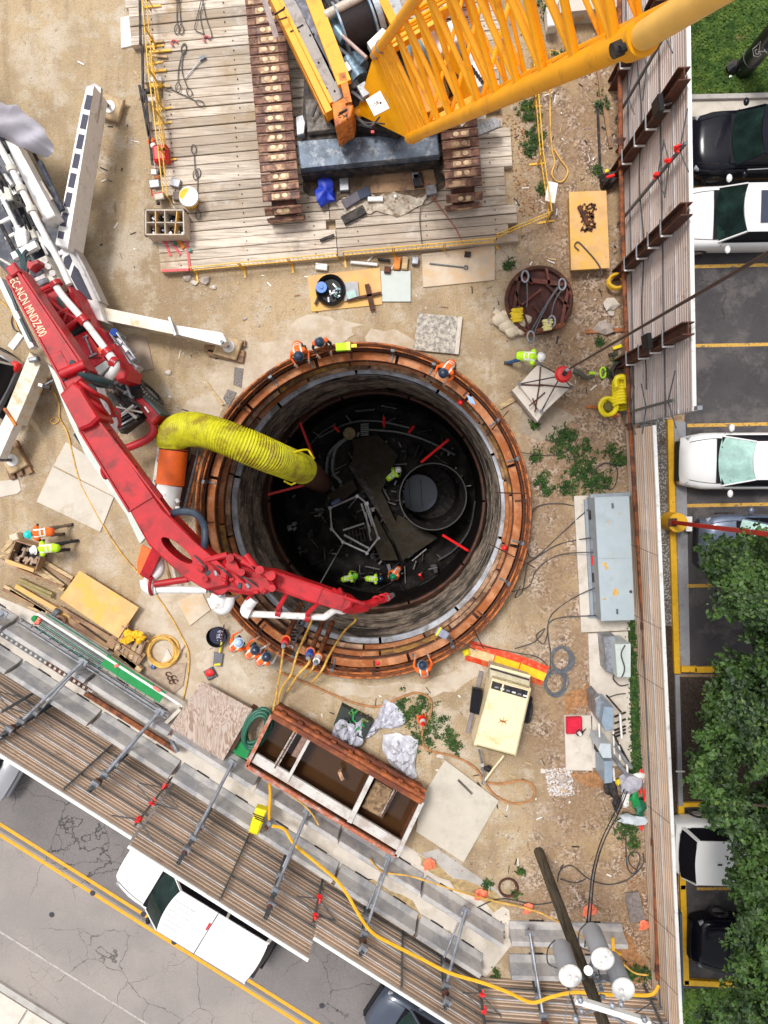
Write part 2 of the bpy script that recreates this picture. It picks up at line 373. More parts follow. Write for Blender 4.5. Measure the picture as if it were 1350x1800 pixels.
def nodes_mat(name):
    m = bpy.data.materials.new(name); m.use_nodes = True; return m, m.node_tree, m.node_tree.links, m.node_tree.nodes['Principled BSDF']
class NB:
    def __init__(s, name):
        s.m, s.n, s.L, s.b = nodes_mat(name); g = s.n.nodes.new('ShaderNodeNewGeometry'); s.pos = g.outputs['Position']
    def noise(s, sc_, d=6, r=.6, dist=0, vec=None):
        x = s.n.nodes.new('ShaderNodeTexNoise'); x.inputs['Scale'].default_value = sc_; x.inputs['Detail'].default_value = d; x.inputs['Roughness'].default_value = r; x.inputs['Distortion'].default_value = dist
        s.L.new(vec or s.pos, x.inputs['Vector']); return x.outputs['Fac']
    def noisec(s, sc_, d=2):
        x = s.n.nodes.new('ShaderNodeTexNoise'); x.inputs['Scale'].default_value = sc_; x.inputs['Detail'].default_value = d; s.L.new(s.pos, x.inputs['Vector']); return x.outputs['Color']
    def vor(s, sc_, feat='F1', out='Distance', vec=None):
        x = s.n.nodes.new('ShaderNodeTexVoronoi'); x.feature = feat; x.inputs['Scale'].default_value = sc_; s.L.new(vec or s.pos, x.inputs['Vector']); return x.outputs[out]
    def mr(s, f, a, b_, c=0, d=1):
        x = s.n.nodes.new('ShaderNodeMapRange'); x.interpolation_type = 'SMOOTHSTEP'
        for i, v in ((1, a), (2, b_), (3, c), (4, d)): x.inputs[i].default_value = v
        s.L.new(f, x.inputs[0]); return x.outputs[0]
    def mix(s, f, a, b_):
        x = s.n.nodes.new('ShaderNodeMix'); x.data_type = 'RGBA'
        if isinstance(f, (int, float)): x.inputs[0].default_value = f
        else: s.L.new(f, x.inputs[0])
        for i, v in ((6, a), (7, b_)):
            if isinstance(v, tuple): x.inputs[i].default_value = rgb(v)
            else: s.L.new(v, x.inputs[i])
        return x.outputs[2]
    def math(s, op, a, b_=0):
        x = s.n.nodes.new('ShaderNodeMath'); x.operation = op
        for i, v in ((0, a), (1, b_)):
            if isinstance(v, (int, float)): x.inputs[i].default_value = v
            else: s.L.new(v, x.inputs[i])
        return x.outputs[0]
    def vmix(s, a, col, amt):
        x = s.n.nodes.new('ShaderNodeVectorMath'); x.operation = 'MULTIPLY_ADD'; s.L.new(col, x.inputs[0]); x.inputs[1].default_value = (amt,)*3; s.L.new(a, x.inputs[2]); return x.outputs[0]
    def sep(s):
        x = s.n.nodes.new('ShaderNodeSeparateXYZ'); s.L.new(s.pos, x.inputs[0]); return x.outputs
    def fin(s, c, rough=.85, bump=None, bd=.03, bst=.5):
        s.L.new(c, s.b.inputs['Base Color']); s.b.inputs['Roughness'].default_value = rough
        if bump is not None:
            x = s.n.nodes.new('ShaderNodeBump'); x.inputs['Distance'].default_value = bd; x.inputs['Strength'].default_value = bst; s.L.new(bump, x.inputs['Height']); s.L.new(x.outputs[0], s.b.inputs['Normal'])
        MATS[s.m.name] = s.m; return s.m
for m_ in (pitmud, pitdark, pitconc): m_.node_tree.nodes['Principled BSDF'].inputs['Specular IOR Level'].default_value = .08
for m_ in (carblack, glass, black, blackg, machdk, glass_sky): m_.node_tree.nodes['Principled BSDF'].inputs['Specular IOR Level'].default_value = .22
# ground: pale compacted dirt on the left, stony brown gravel on the right
g = NB('site_dirt'); X, Y, Z = g.sep()
c = g.mix(g.mr(g.noise(.28, 4), .38, .64), (.5,.37,.22), (.34,.245,.145))
mpg = g.n.nodes.new('ShaderNodeMapping'); mpg.inputs['Rotation'].default_value = (0, 0, R(-8)); mpg.inputs['Scale'].default_value = (2.6, .28, 1); g.L.new(g.pos, mpg.inputs[0])
c = g.mix(g.mr(g.noise(.8, 6, .65, .3, mpg.outputs[0]), .5, .64, 0, .55), c, (.3,.21,.12))
c = g.mix(g.mr(g.noise(.45, 5, .6), .52, .66, 0, .7), c, (.6,.52,.42))
c = g.mix(g.mr(g.noise(1.3, 8, .7), .5, .68), c, (.57,.49,.385))
c = g.mix(g.mr(g.noise(2.6, 8, .75), .55, .72), c, (.28,.2,.12))
c = g.mix(g.mr(g.noise(9, 6, .8), .56, .68, 0, .5), c, (.62,.54,.44))
c = g.mix(g.mr(g.noise(22, 3, .8), .55, .66, 0, .7), c, (.17,.12,.075))
c = g.mix(g.mr(g.noise(5, 8, .85), .54, .62, 0, .6), c, (.25,.18,.11))
c = g.mix(g.mr(g.noise(30, 2, .8), .6, .68, 0, .8), c, (.7,.63,.54))
sx = g.mr(g.math('ADD', X, g.math('MULTIPLY', g.math('SUBTRACT', g.noise(.35, 4), .5), 5.0)), 3.2, 5.0)
st = g.vor(15, 'F1', 'Color'); sp = g.n.nodes.new('ShaderNodeSeparateColor'); g.L.new(st, sp.inputs[0])
pe = g.mix(g.mr(sp.outputs[0], .2, .9), (.12,.07,.045), (.62,.49,.4))
pe = g.mix(g.mr(g.noise(1.1, 6, .7), .36, .56, 0, .85), pe, (.3,.19,.105))
pe = g.mix(g.mr(g.noise(.5, 5, .7), .5, .66, 0, .75), pe, (.44,.31,.17))
c = g.mix(g.math('MULTIPLY', sx, .9), c, pe)
site_dirt = g.fin(c, .9, g.math('ADD', g.noise(14, 6, .8), g.math('MULTIPLY', g.vor(15), .5)), .04, .7)
# street surface, pale and cracked
def asphalt(name, a, b_, crack, cd, spk, oil=None):
    g = NB(name)
    c = g.mix(g.mr(g.noise(.4, 5), .35, .65), a, b_)
    c = g.mix(g.mr(g.noise(40, 2, .8), .5, .66, 0, spk), c, tuple(x*.4 for x in a))
    c = g.mix(g.mr(g.noise(60, 2, .8), .56, .7, 0, spk), c, tuple(min(1, x*1.9) for x in a))
    if oil: c = g.mix(g.mr(g.noise(.9, 6, .7), .48, .66, 0, .8), c, oil)
    v = g.vmix(g.pos, g.noisec(2.2, 6), .45)
    e = g.vor(.62, 'DISTANCE_TO_EDGE', 'Distance', v); k = g.mr(e, 0.0, cd, 1, 0)
    gate = g.mr(g.noise(.23, 3), .44, .56)
    k = g.math('MULTIPLY', k, gate)
    e2 = g.vor(2.1, 'DISTANCE_TO_EDGE', 'Distance', v); k2 = g.math('MULTIPLY', g.mr(e2, 0, cd*1.4, .8, 0), g.mr(g.noise(.5, 3), .52, .62))
    c = g.mix(g.math('MAXIMUM', k, k2) if crack else 0.0, c, tuple(x*.22 for x in a))
    return g.fin(c, .85, g.noise(45, 4, .8), .012, .6)
street = asphalt('street_pale', (.33,.29,.265), (.27,.24,.225), True, .011, .35)
street_dk = asphalt('street_dark_lane', (.2,.18,.175), (.15,.138,.135), True, .01, .6)
lot = asphalt('lot_asphalt', (.05,.045,.05), (.075,.068,.07), True, .006, .4, oil=(.13,.115,.11))
g = NB('grass_ground'); c = g.mix(g.mr(g.noise(2, 8, .8), .35, .65), (.03,.07,.008), (.07,.11,.015)); c = g.mix(g.mr(g.noise(1.2, 8, .7), .58, .72), c, (.2,.14,.06)); grassmat = g.fin(c, .95, g.noise(30, 5, .8), .05, 1)
g = NB('mulch'); c = g.mix(g.mr(g.noise(14, 6, .8), .4, .62), (.035,.022,.015), (.1,.065,.045)); c = g.mix(g.mr(g.noise(30, 3, .8), .64, .7), c, (.3,.25,.2)); mulch = g.fin(c, .95, g.noise(25, 5, .8), .05, 1)
g = NB('grey_gravel'); c = g.mix(g.mr(g.vor(16, 'F1', 'Distance'), .1, .6), (.55,.53,.5), (.16,.15,.14)); c = g.mix(g.mr(g.noise(.8, 6, .7), .5, .62, 0, .8), c, (.1,.07,.05)); greygravel = g.fin(c, .95, g.vor(16), .05, 1)
g = NB('leaf_green'); c = g.mix(g.mr(g.noise(.9, 5, .7), .38, .62), (.01,.03,.006), (.055,.12,.015)); c = g.mix(g.mr(g.noise(5, 4, .8), .56, .68), c, (.16,.23,.025)); c = g.mix(g.mr(g.noise(9, 3, .8), .5, .6, 0, .55), c, (.014,.035,.008)); leafmat = g.fin(c, .6)  # lime noise patches are highlights painted into the leaf colour
g = NB('weed_green'); c = g.mix(g.mr(g.noise(5, 5, .7), .4, .65), (.012,.05,.006), (.06,.13,.015)); weedmat = g.fin(c, .7)
g = NB('grass_blades'); c = g.mix(g.mr(g.noise(2.5, 5, .7), .35, .65), (.03,.085,.008), (.1,.17,.02)); c = g.mix(g.mr(g.noise(1.4, 5, .7), .6, .72), c, (.22,.19,.06)); blademat = g.fin(c, .8)
g = NB('stone_mix'); c = g.mix(g.mr(g.noise(8, 3, .8), .35, .65), (.16,.1,.07), (.62,.5,.42)); c = g.mix(g.mr(g.noise(15, 2), .55, .6, 0, .7), c, (.3,.25,.22)); stonemat = g.fin(c, .85)
# plywood with strong wavy grain
g = NB('wavy_plywood')
mp = g.n.nodes.new('ShaderNodeMapping'); mp.inputs['Rotation'].default_value = (0, 0, R(58)); mp.inputs['Scale'].default_value = (1.7, .45, 1); g.L.new(g.pos, mp.inputs[0])
sn_ = g.math('SINE', g.math('MULTIPLY', g.noise(1.3, 3, .5, .6, mp.outputs[0]), 110.0))
c = g.mix(g.mr(sn_, -.6, .9), (.5,.41,.35), (.3,.2,.15)); c = g.mix(g.mr(g.noise(1.5, 6, .7), .45, .65, 0, .6), c, (.45,.36,.31)); wavyply = g.fin(c, .8)
# weathered timber
g = NB('weathered_timber')
oi = g.n.nodes.new('ShaderNodeObjectInfo')
mp = g.n.nodes.new('ShaderNodeMapping'); mp.inputs['Scale'].default_value = (.7, 14, 14); mp.inputs['Rotation'].default_value = (0, 0, R(-4.9)); g.L.new(g.pos, mp.inputs[0])
c = g.mix(g.mr(oi.outputs['Random'], 0, 1), (.44,.36,.28), (.76,.66,.55))
c = g.mix(g.mr(g.noise(1.0, 6, .7, 0, mp.outputs[0]), .42, .66, 0, .75), c, (.27,.22,.18))
c = g.mix(g.mr(g.noise(1.7, 6, .8, 0, mp.outputs[0]), .62, .7), c, (.09,.07,.055))
c = g.mix(g.mr(g.noise(.55, 5, .7), .54, .7, 0, .8), c, (.37,.24,.12))
c = g.mix(g.mr(g.noise(.35, 5, .7), .56, .7, 0, .6), c, (.17,.13,.1))
c = g.mix(g.mr(g.noise(1.5, 6, .7), .55, .7, 0, .6), c, (.64,.59,.54))
c = g.mix(g.mr(g.noise(.22, 4, .7), .52, .62, 0, .45), c, (.4,.3,.2)); timber = g.fin(c, .85, g.noise(2, 6, .8, 0, mp.outputs[0]), .02, .6)
yelpaint = M('kerb_yellow', (.72,.4,.01), .6, 0, .12, 4, dirt=(.3,.2,.06), ds=4, da=.15)
linepaint = M('line_yellow_worn', (.65,.37,.06), .7, 0, .2, 7, dirt=(.12,.1,.08), ds=7, da=.42, world=True)
lineroad = M('line_yellow', (.75,.36,.02), .7, 0, .1, 7, dirt=(.3,.2,.12), ds=7, da=.15, world=True)
linewhite = M('line_white_worn', (.45,.42,.39), .7, 0, .1, 7, dirt=(.3,.27,.25), ds=6, da=.5, world=True)
# ------------------------------------------------------------------ ground, street, car park
PC = P(636, 901, .9); PCx, PCy = PC.x, PC.y
RIM = 5.45
mb = MB(); rr = [5.46, 6.2, 8, 12, 20, 40, 120]; n = 96
for k, r_ in enumerate(rr):
    for i in range(n):
        a = 2*math.pi*i/n; mb.v.append(Vector((PCx+r_*math.cos(a), PCy+r_*math.sin(a), 0)))
for k in range(len(rr)-1):
    for i in range(n):
        j = (i+1) % n; mb.f.append([k*n+i, (k+1)*n+i, (k+1)*n+j, k*n+j]); mb.m.append(0); mb.sm.append(False)
S(mb.build('ground', site_dirt, org=(0, 0, 0)))
def sheet(name, pts, mat, z=.004, th=None):
    mb = MB(); q = PP(pts, z)
    mb.prism(q, z-(th or .003), z, 0)
    return S(mb.build(name, mat, org=(0, 0, 0)))
def rough_sheet(name, pts, mat, z, amp=.12, sd=1):
    q = PP(pts, z); out = []
    for i in range(len(q)):
        a, b = q[i], q[(i+1) % len(q)]; L = (b-a).length; k = max(2, int(L/.35)); nrm = Vector((-(b-a).y, (b-a).x, 0)).normalized()
        for j in range(k):
            p = a.lerp(b, j/k); out.append(p+nrm*amp*noise.noise(p*1.9+Vector((sd, 0, 0)))*1.6)
    mb = MB(); mb.prism(out, z-.003, z); return S(mb.build(name, mat, org=(0, 0, 0)))
# pale concrete aprons and dusty slabs near the shaft
rough_sheet('concrete_apron', [(318,1010),(345,985),(395,1120),(470,1250),(440,1290),(300,1240),(215,1080),(255,1035)], apron, .004, .1)
rough_sheet('concrete_apron', [(398,640),(430,608),(520,600),(600,560),(640,570),(560,625),(470,650),(420,700),(372,735),(335,790),(318,720)], apron, .0045, .25, 3)
rough_sheet('concrete_apron', [(520,560),(560,548),(620,575),(625,596),(545,606),(505,600)], apron, .0055, .25, 4)
rough_sheet('concrete_apron', [(655,585),(700,570),(733,600),(725,625),(690,615),(650,605)], apron, .005, .2, 5)
rough_sheet('concrete_apron', [(570,1200),(640,1205),(745,1200),(830,1165),(852,1180),(800,1215),(700,1225),(600,1222)], apron, .005, .12, 6)
sheet('concrete_path', [(-60,1025),(60,1075),(310,1232),(620,1425),(735,1500),(895,1600),(900,1660),(840,1735),(560,1545),(300,1378),(-60,1150)], conc_lt, .006)
sheet('concrete_path', [(740,1500),(770,1492),(885,1572),(880,1592),(860,1588)], conc, .009)
# street: dark lane next to the fence, pale cracked lanes beyond
def ly(x, y0, s=.628): return y0+s*x
sheet('street_near_lane', [(-500, ly(-500,1182)), (860, ly(860,1182)), (1160, 1748), (1190, 2300), (1000, 2400), (900, ly(900,1462)), (-500, ly(-500,1462))], street_dk, .010)
sheet('street', [(-500, ly(-500,1460)), (1300, ly(1300,1460)), (1400, 2600), (600, 3000), (-500, ly(-500,1742))], street, .014)
for k, off in enumerate((1449, 1468)):
    sheet('centre_line', [(-400, ly(-400,off-3.5)), (1000, ly(1000,off-3.5)), (1000, ly(1000,off+3.5)), (-400, ly(-400,off+3.5))], lineroad, .019)
sheet('lane_line', [(-400, ly(-400,1636)), (900, ly(900,1636)), (900, ly(900,1640)), (-400, ly(-400,1640))], linewhite, .019)
mb = MB(); q = PP([(-500, ly(-500,1728)), (900, ly(900,1728)), (900, ly(900,1742)), (-500, ly(-500,1742))], .12); mb.prism(q, -.02, .12, ch=.015)
S(mb.build('kerb', conc, org=(0, 0, 0)))
# pavement slabs beyond the kerb
pv = S(sheet('pavement', [(-500, ly(-500,1743)), (900, ly(900,1743)), (900, ly(900,2300)), (-500, ly(-500,2300))], conc, .05, .06))
for k in range(8):
    a = P(-300+70*k, ly(-300+70*k, 1745), .1); b = P(-300+70*k+67, ly(-300+70*k+67, 1745), .1)
    d = (b-a); nn = Vector((d.y, -d.x, 0)).normalized()*1.4
    MB().prism([a, b, b+nn, a+nn], .05, .1, ch=.006).build('paving_slab', conc_lt, pv)
for px, py in ((456,1570),(398,1616),(252,1607),(91,1608),(163,1570),(306,1656),(566,1768)):
    c = P(px, py, .02); MB().cyl((c.x, c.y, .015), (c.x, c.y, .024), .1, n=14).build('street_marker', M('marker_black', (.04,.04,.05), .7), None)
for o in [o for o in bpy.data.objects if o.name.startswith('street_marker')]:
    S(o)
# car park
lotp = [(1215,200),(1215,430),(1203,745),(1198,1185),(1330,1185),(1500,1185),(1900,1200),(2400,150),(1900,160)]
sheet('car_park', lotp, lot, .010)
sheet('car_park', [(1195,1408),(1900,1408),(1900,1738),(1200,1738)], lot, .010)
for y in (331,469,608,748,889,1030):
    sl = -.003 if y > 600 else -.01
    sheet('parking_bay_line', [(1208,y-3),(1700,y-3+sl*490-8),(1700,y+3+sl*490-8),(1208,y+3)], linepaint, .016)
sheet('parking_bay_line', [(1225,1560),(1600,1557),(1600,1563),(1225,1565)], linepaint, .016)
sheet('lawn', [(1180,-300),(2200,-300),(2200,150),(1950,150),(1212,166),(1205,166)], grassmat, .006)
sheet('lawn', [(1195,1738),(2000,1738),(2000,2300),(1180,2300)], grassmat, .006)
sheet('mulch_bed', [(1150,1000),(1190,1000),(1190,1190),(1700,1190),(1700,1412),(1193,1412),(1190,1750),(1150,1740)], mulch, .007)
sheet('gravel_strip', [(1120,690),(1178,738),(1190,1100),(1140,1100)], greygravel, .008)
sheet('kerb_path', [(1207,168),(2000,150),(2000,185),(1213,205)], conc_lt, .014)
sheet('kerb_path', [(1185,740),(1205,742),(1213,1175),(1197,1178)], conc_sh, .014)
sheet('kerb_path', [(1180,1785),(1215,1800),(1290,1850),(1180,1850)], conc_lt, .014)
def kerb(name, pts, w, h, mat, z=0):
    mb = MB(); q = PP(pts, h)
    for a, b in zip(q[:-1], q[1:]): mb.beam((a.x, a.y, h/2), (b.x, b.y, h/2), w, h, ext=w*.45)
    return S(mb.build(name, mat, org=(0, 0, 0), bevel=.02))
kerb('kerb', [(1179,742),(1183,920),(1191,1180)], .2, .15, yelpaint)
kerb('kerb', [(1203,1177),(1221,1177)], .2, .15, yelpaint)
kerb('kerb', [(1226,1178),(1420,1175)], .2, .15, yelpaint)
kerb('kerb', [(1191,1190),(1197,1414)], .16, .13, conc_sh)
kerb('kerb', [(1204,1416),(1500,1409)], .14, .14, yelpaint)
kerb('kerb', [(1198,1422),(1201,1560),(1207,1728),(1300,1733),(1500,1730)], .2, .15, yelpaint)
kerb('kerb', [(1207,170),(2000,152)], .16, .13, conc)
# ------------------------------------------------------------------ shaft
C2 = (PCx, PCy)
def ring(parent, name, r0, r1, z0, z1, mat, nseg=1, gap=0.0, off=0.0, n=96, mats2=None):
    if nseg == 1:
        mb = MB(); mb.lathe([(r0, z0), (r1, z0), (r1, z1), (r0, z1), (r0, z0)], (PCx, PCy, 0), n, smooth=False); return mb.build(name, mat, parent)
    for k in range(nseg):
        a0 = off+2*math.pi*k/nseg+gap/2; a1 = off+2*math.pi*(k+1)/nseg-gap/2
        MB().arcbox(C2, r0, r1, z0, z1, a0, a1, 8).build(name, (mats2[k % len(mats2)] if mats2 else mat), parent)
shaft = T('access_shaft', 'deep round shaft with rusty steel ring beams and dark wet floor', 'shaft', (PCx, PCy, 0))
# outer liner plate casing, ribbed
mb = MB(); prof = []
for i in range(25):
    z = .93-i*.12; prof.append((RIM+(.03 if i % 2 else -.04), z))
mb.lathe(prof, (PCx, PCy, 0), 128, smooth=False)
mb.build('casing', rust_or, shaft)
for (r_, z_, t_, mt) in ((5.47, .95, .035, rust_or), (5.42, .88, .03, rust), (5.36, .8, .03, rust_or), (5.31, .6, .03, rust_dk), (5.5, .55, .03, rust_dk)):
    pts = [(PCx+r_*math.cos(2*math.pi*i/120), PCy+r_*math.sin(2*math.pi*i/120), z_) for i in range(120)]
    MB().tube(pts, t_, 6, closed=True).build('rim_pipe', mt, shaft)
ring(shaft, 'ring_beam', 5.02, 5.27, .22, .36, rust_pk, 12, .02, .3)
ring(shaft, 'ring_beam_web', 5.27, 5.30, -.1, .22, machdk)
ring(shaft, 'ring_beam', 5.05, 5.3, -.24, -.12, rust_dk, 12, .01, .5)
ring(shaft, 'ring_beam', 5.02, 5.24, -.86, -.74, ochre, 12, .015, .1, mats2=[ochre, tanst, rust_pk])
ring(shaft, 'ring_beam', 5.1, 5.3, -1.4, -1.3, rust_dk, 12, .01, .2)
ring(shaft, 'ring_beam', 5.0, 5.2, -1.75, -1.63, tanst, 14, .015, .2, mats2=[tanst, rust_pk, tanst])
ring(shaft, 'ring_beam', 5.1, 5.25, -2.2, -2.1, rust_dk)
ring(shaft, 'liner_lip', 4.98, 5.18, -2.75, -2.6, M('lip_grey', (.62,.64,.7), .45, .2, .25, 1.5, dirt=(.3,.28,.26), ds=1.0, da=.4, dirt2=(.25,.12,.05), d2a=.15), 10, .02, .4)
# angle iron posts and bolts
for k in range(24):
    a = 2*math.pi*k/24+.07; ca, sa = math.cos(a), math.sin(a)
    mb = MB(); mb.box((PCx+5.34*ca, PCy+5.34*sa, .1), (.09, .12, 1.5), a); mb.box((PCx+5.2*ca, PCy+5.2*sa, .385), (.3, .05, .05), a)
    mb.build('hanger_bracket', galv_dk if k % 3 else rust_dk, shaft)
# liner (sprayed concrete with mesh ribs)
mb = MB()
def linf(u, v):
    a = 2*math.pi*u; z = -2.7-v*5.5; r_ = 5.0+.09*noise.noise(Vector((math.cos(a)*6, math.sin(a)*6, z*1.2)))+.05*noise.noise(Vector((math.cos(a)*22, math.sin(a)*22, z*3)))+.022*math.sin(v*5.5*2*math.pi/.5+3*noise.noise(Vector((a*2, z, 0))))
    return (PCx+r_*math.cos(a), PCy+r_*math.sin(a), z)
mb.grid(linf, 160, 60, flip=False); mb.build('sprayed_liner', liner, shaft)
for k in range(22):
    z = -2.95-(k*.37 % 5.0)
    a0 = (k*1.7) % 6.28; L = .5+(k*.77 % .9); pts = [(PCx+4.96*math.cos(a0+L*i/24), PCy+4.96*math.sin(a0+L*i/24), z) for i in range(25)]
    MB().tube(pts, .018, 5).build('mesh_bar', M('mesh_grey', (.2,.165,.13), .7, 0, .3), shaft)
# pale smears of fresh grout near the top of the liner
mb = MB(); 
def smf(u, v):
    a = R(58)+u*R(38); z = -2.75-v*.55*(.4+.6*math.sin(math.pi*u)); r_ = 4.955+.01*noise.noise(Vector((u*9, v*5, 0)))
    return (PCx+r_*math.cos(a), PCy+r_*math.sin(a), z)
mb.grid(smf, 40, 4); mb.build('grout_band', M('grout', (.5,.5,.55), .5, 0, .2, 5, dirt=(.26,.24,.22), ds=1.5, da=.6), shaft)
ring(shaft, 'rust_ring', 4.84, 5.02, -8.5, -8.15, M('ring_wet_rust', (.14,.05,.025), .6, .1, .4, 4, dirt=(.04,.022,.016), ds=2, da=.6), 10, .02)
mb = MB(); mb.grid(lambda u, v: Vector((PCx+(4.93+.03*noise.noise(Vector((u*60, v*3, 0))))*math.cos(2*math.pi*u), PCy+(4.93+.03*noise.noise(Vector((u*60, v*3, 0))))*math.sin(2*math.pi*u), -7.3-.85*v+.25*noise.noise(Vector((u*25, 0, 3)))*(1-v))), 120, 3); mb.build('rust_streaks', M('ring_wet_rust', (0,0,0)), shaft)
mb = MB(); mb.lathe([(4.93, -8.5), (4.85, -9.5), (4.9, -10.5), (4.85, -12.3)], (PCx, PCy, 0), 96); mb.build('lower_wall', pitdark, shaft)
# floor
mb = MB()
def flf(u, v):
    r_ = 4.95*v; a = 2*math.pi*u; x, y = PCx+r_*math.cos(a), PCy+r_*math.sin(a)
    return (x, y, -12+.12*noise.noise(Vector((x*1.3, y*1.3, 0)))+.05*noise.noise(Vector((x*5, y*5, 3))))
mb.grid(flf, 96, 40, flip=True)
wq = P(761, 873, -9.8); kp = [i for i, f in enumerate(mb.f) if (Vector((sum(mb.v[j].x for j in f)/4-wq.x, sum(mb.v[j].y for j in f)/4-wq.y))).length > 1.45]
mb.f = [mb.f[i] for i in kp]; mb.m = [mb.m[i] for i in kp]; mb.sm = [mb.sm[i] for i in kp]
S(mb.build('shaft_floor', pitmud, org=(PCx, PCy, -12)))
ZF = -11.9
# concrete blinding slabs on the floor
fl = T('floor_slab', 'flat grey slabs in the mud at the shaft bottom', 'slab', P(690, 850, ZF))
def pprism(mb, pts, z0, z1, m=0, ch=0.0): return mb.prism(PP(pts, z1), z0, z1, m, ch=ch)
for pl in ([(617,772),(665,765),(700,800),(672,860),(640,840)], [(640,835),(665,850),(690,905),(722,975),(708,985),(660,880)], [(622,790),(660,775),(655,830),(640,845),(618,815)], [(700,905),(770,945),(725,975),(690,930)], [(575,870),(620,842),(628,860),(590,890)], [(660,905),(690,960),(700,985),(670,985),(650,940)]):
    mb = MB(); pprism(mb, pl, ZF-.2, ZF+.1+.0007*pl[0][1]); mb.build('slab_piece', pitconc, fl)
# long dark duct beam across the floor
bm = MB(); bm.beam(P(617,815,ZF+.5), P(722,978,ZF+.5), .34, .3)
tag(bm.build('trench_beam', machdk), 'long dark beam laid diagonally across the shaft floor', 'beam')
# well casing
wc = P(761, 873, -9.8)
well = T('well_casing', 'wide dark steel casing standing on the shaft floor beside the wall', 'casing', (wc.x, wc.y, -12))
mb = MB(); mb.lathe([(1.62, -12.2), (1.62, -9.8), (1.55, -9.8), (1.55, -16), (1.45, -16.5)], wc.xy.to_3d(), 48); mb.build('casing_wall', machdk, well)
mb = MB(); mb.tube([(wc.x+1.585*math.cos(2*math.pi*i/48), wc.y+1.585*math.sin(2*math.pi*i/48), -9.78) for i in range(48)], .035, 6, closed=True); mb.build('casing_rim', M('rim_grey', (.06,.06,.055), .6), well)
wd = P(736, 867, -15.5); mb = MB(); mb.cyl((wd.x, wd.y, -15.9), (wd.x, wd.y, -15.5), 1.04, n=40); mb.build('water_disc', pitwater, well)
mb = MB(); mb.cyl((wc.x, wc.y, -16.6), (wc.x, wc.y, -16.4), 1.5, n=40); mb.build('casing_bottom', machdk, well)
for dx in (-.45, .2): MB().beam(Vector((wd.x+dx, wd.y-.8, -15.45)), Vector((wd.x+dx-.1, wd.y+.8, -15.45)), .03, .03).build('guide_rod', machdk, well)
# white pipe frame at the bottom
fr = T('pipe_assembly', 'six sided pale pipe frame lying at the shaft bottom', 'frame', P(625, 930, ZF))
fp = [(580,893),(583,930),(603,953),(645,972),(665,946),(645,885),(628,872)]
for zz, rr_ in ((.75, .05), (.45, .045)):
    q = PP(fp, ZF+zz)
    for a, b in zip(q, q[1:]+q[:1]): MB().cyl(a, b, rr_, n=8).build('frame_pipe', steelblk, fr)
for a, b in (((635,885),(655,945)), ((640,882),(660,938)), ((603,932),(640,920)), ((605,940),(650,965)), ((642,900),(652,950))):
    MB().cyl(P(*a, ZF+.6), P(*b, ZF+.6), .05, n=8).build('frame_pipe', steelblk, fr)
for a in fp: 
    q = P(*a, ZF+.75); MB().box(q, (.16,.16,.12), .4).build('corner_clamp', galv, fr)
for k in range(6):
    MB().beam(P(612+6*k, 928-2*k, ZF+.3), P(618+6*k, 960-2*k, ZF+.3), .05, .05).build('cross_bar', machdk, fr)
tag(MB().cyl(P(583, 886, ZF+.8), P(597, 878, ZF+.8), .12, n=12).build('valve', M('valve_blue', (.12,.15,.3), .5)), 'small blue grey valve on the corner of the pipe frame', 'valve')
# tag line from frame to boom
tag(MB().cyl(P(603, 955, ZF+.8), P(522, 1098, -1.0), .028, n=6).build('tag_line', M('line_grey', (.25,.27,.28), .5)), 'thin grey line rising from the pipe frame past the red boom', 'line')
# hoses on floor
rd = random.Random(5)
for k, (pts, r_) in enumerate([([(610,770),(590,790),(585,830),(600,850),(590,880)], .14), ([(600,775),(578,800),(575,840),(588,862)], .12),
     ([(665,770),(648,800),(650,850),(672,900),(700,950)], .06), ([(672,772),(655,800),(658,850),(680,895)], .05), ([(680,775),(664,805),(668,845),(685,880)], .05), ([(640,755),(700,760),(750,775),(800,800)], .07),
     ([(520,1000),(560,1040),(640,1060),(720,1040),(790,1000)], .08), ([(560,770),(610,745),(660,740),(720,752)], .06), ([(530,985),(555,1010),(575,1020)], .1), ([(770,985),(800,965),(825,930),(835,880)], .06), ([(590,745),(560,765),(540,790)], .05)]):
    tag(hose('floor_hose', None, None, pts, r_, pitpipe, ZF+.15), ['thick black hose curling under the upper left shaft wall','second thick black hose beside the curling one','black hose arcing down the middle of the shaft floor','inner black hose arcing beside the dark beam','thin black hose nearest the worker in lime','black hose along the upper floor edge','black hose round the lower floor edge','thin black hose under the upper wall','short black hose at the lower left floor edge','black hose beside the well casing','short thin hose by the yellow drum'][k], 'hose')
# red painted struts
for k, (a, b, za, zb) in enumerate([((524,734),(552,806),-8.1,-8.6), ((457,873),(545,850),-8.1,-8.6), ((788,773),(741,812),-8.1,-9.5), ((823,968),(779,941),-8.1,-9.5), ((675,735),(675,748),-8.3,-8.9), ((588,750),(595,758),-8.6,-9), ((727,750),(719,760),-8.6,-9), ((738,1010),(742,1018),-8.4,-9)]):
    o = MB().beam(P(*a, za), P(*b, zb), .11, .11).build('red_strut', redtag)
    tag(o, ['long red bar slanting down above the yellow duct mouth','red bar pointing left from below the yellow duct','red bar above the dark well casing','red bar below right of the well casing','short red marker on the upper shaft wall','short red marker by the yellow drum','short red marker right of the upper hoses','short red marker above the lower shaft wall'][k], 'bar')
tag(MB().cyl(P(614,762,ZF+.3), P(614,762,ZF+1.3), .3, n=18).build('drum', M('drum_mustard', (.2,.14,.03), .5, 0, .5, 6)), 'mustard coloured drum on the upper shaft floor', 'drum')
gr = T('floor_grating', 'pale slatted grating beside the mustard drum', 'grating', P(641, 755, ZF))
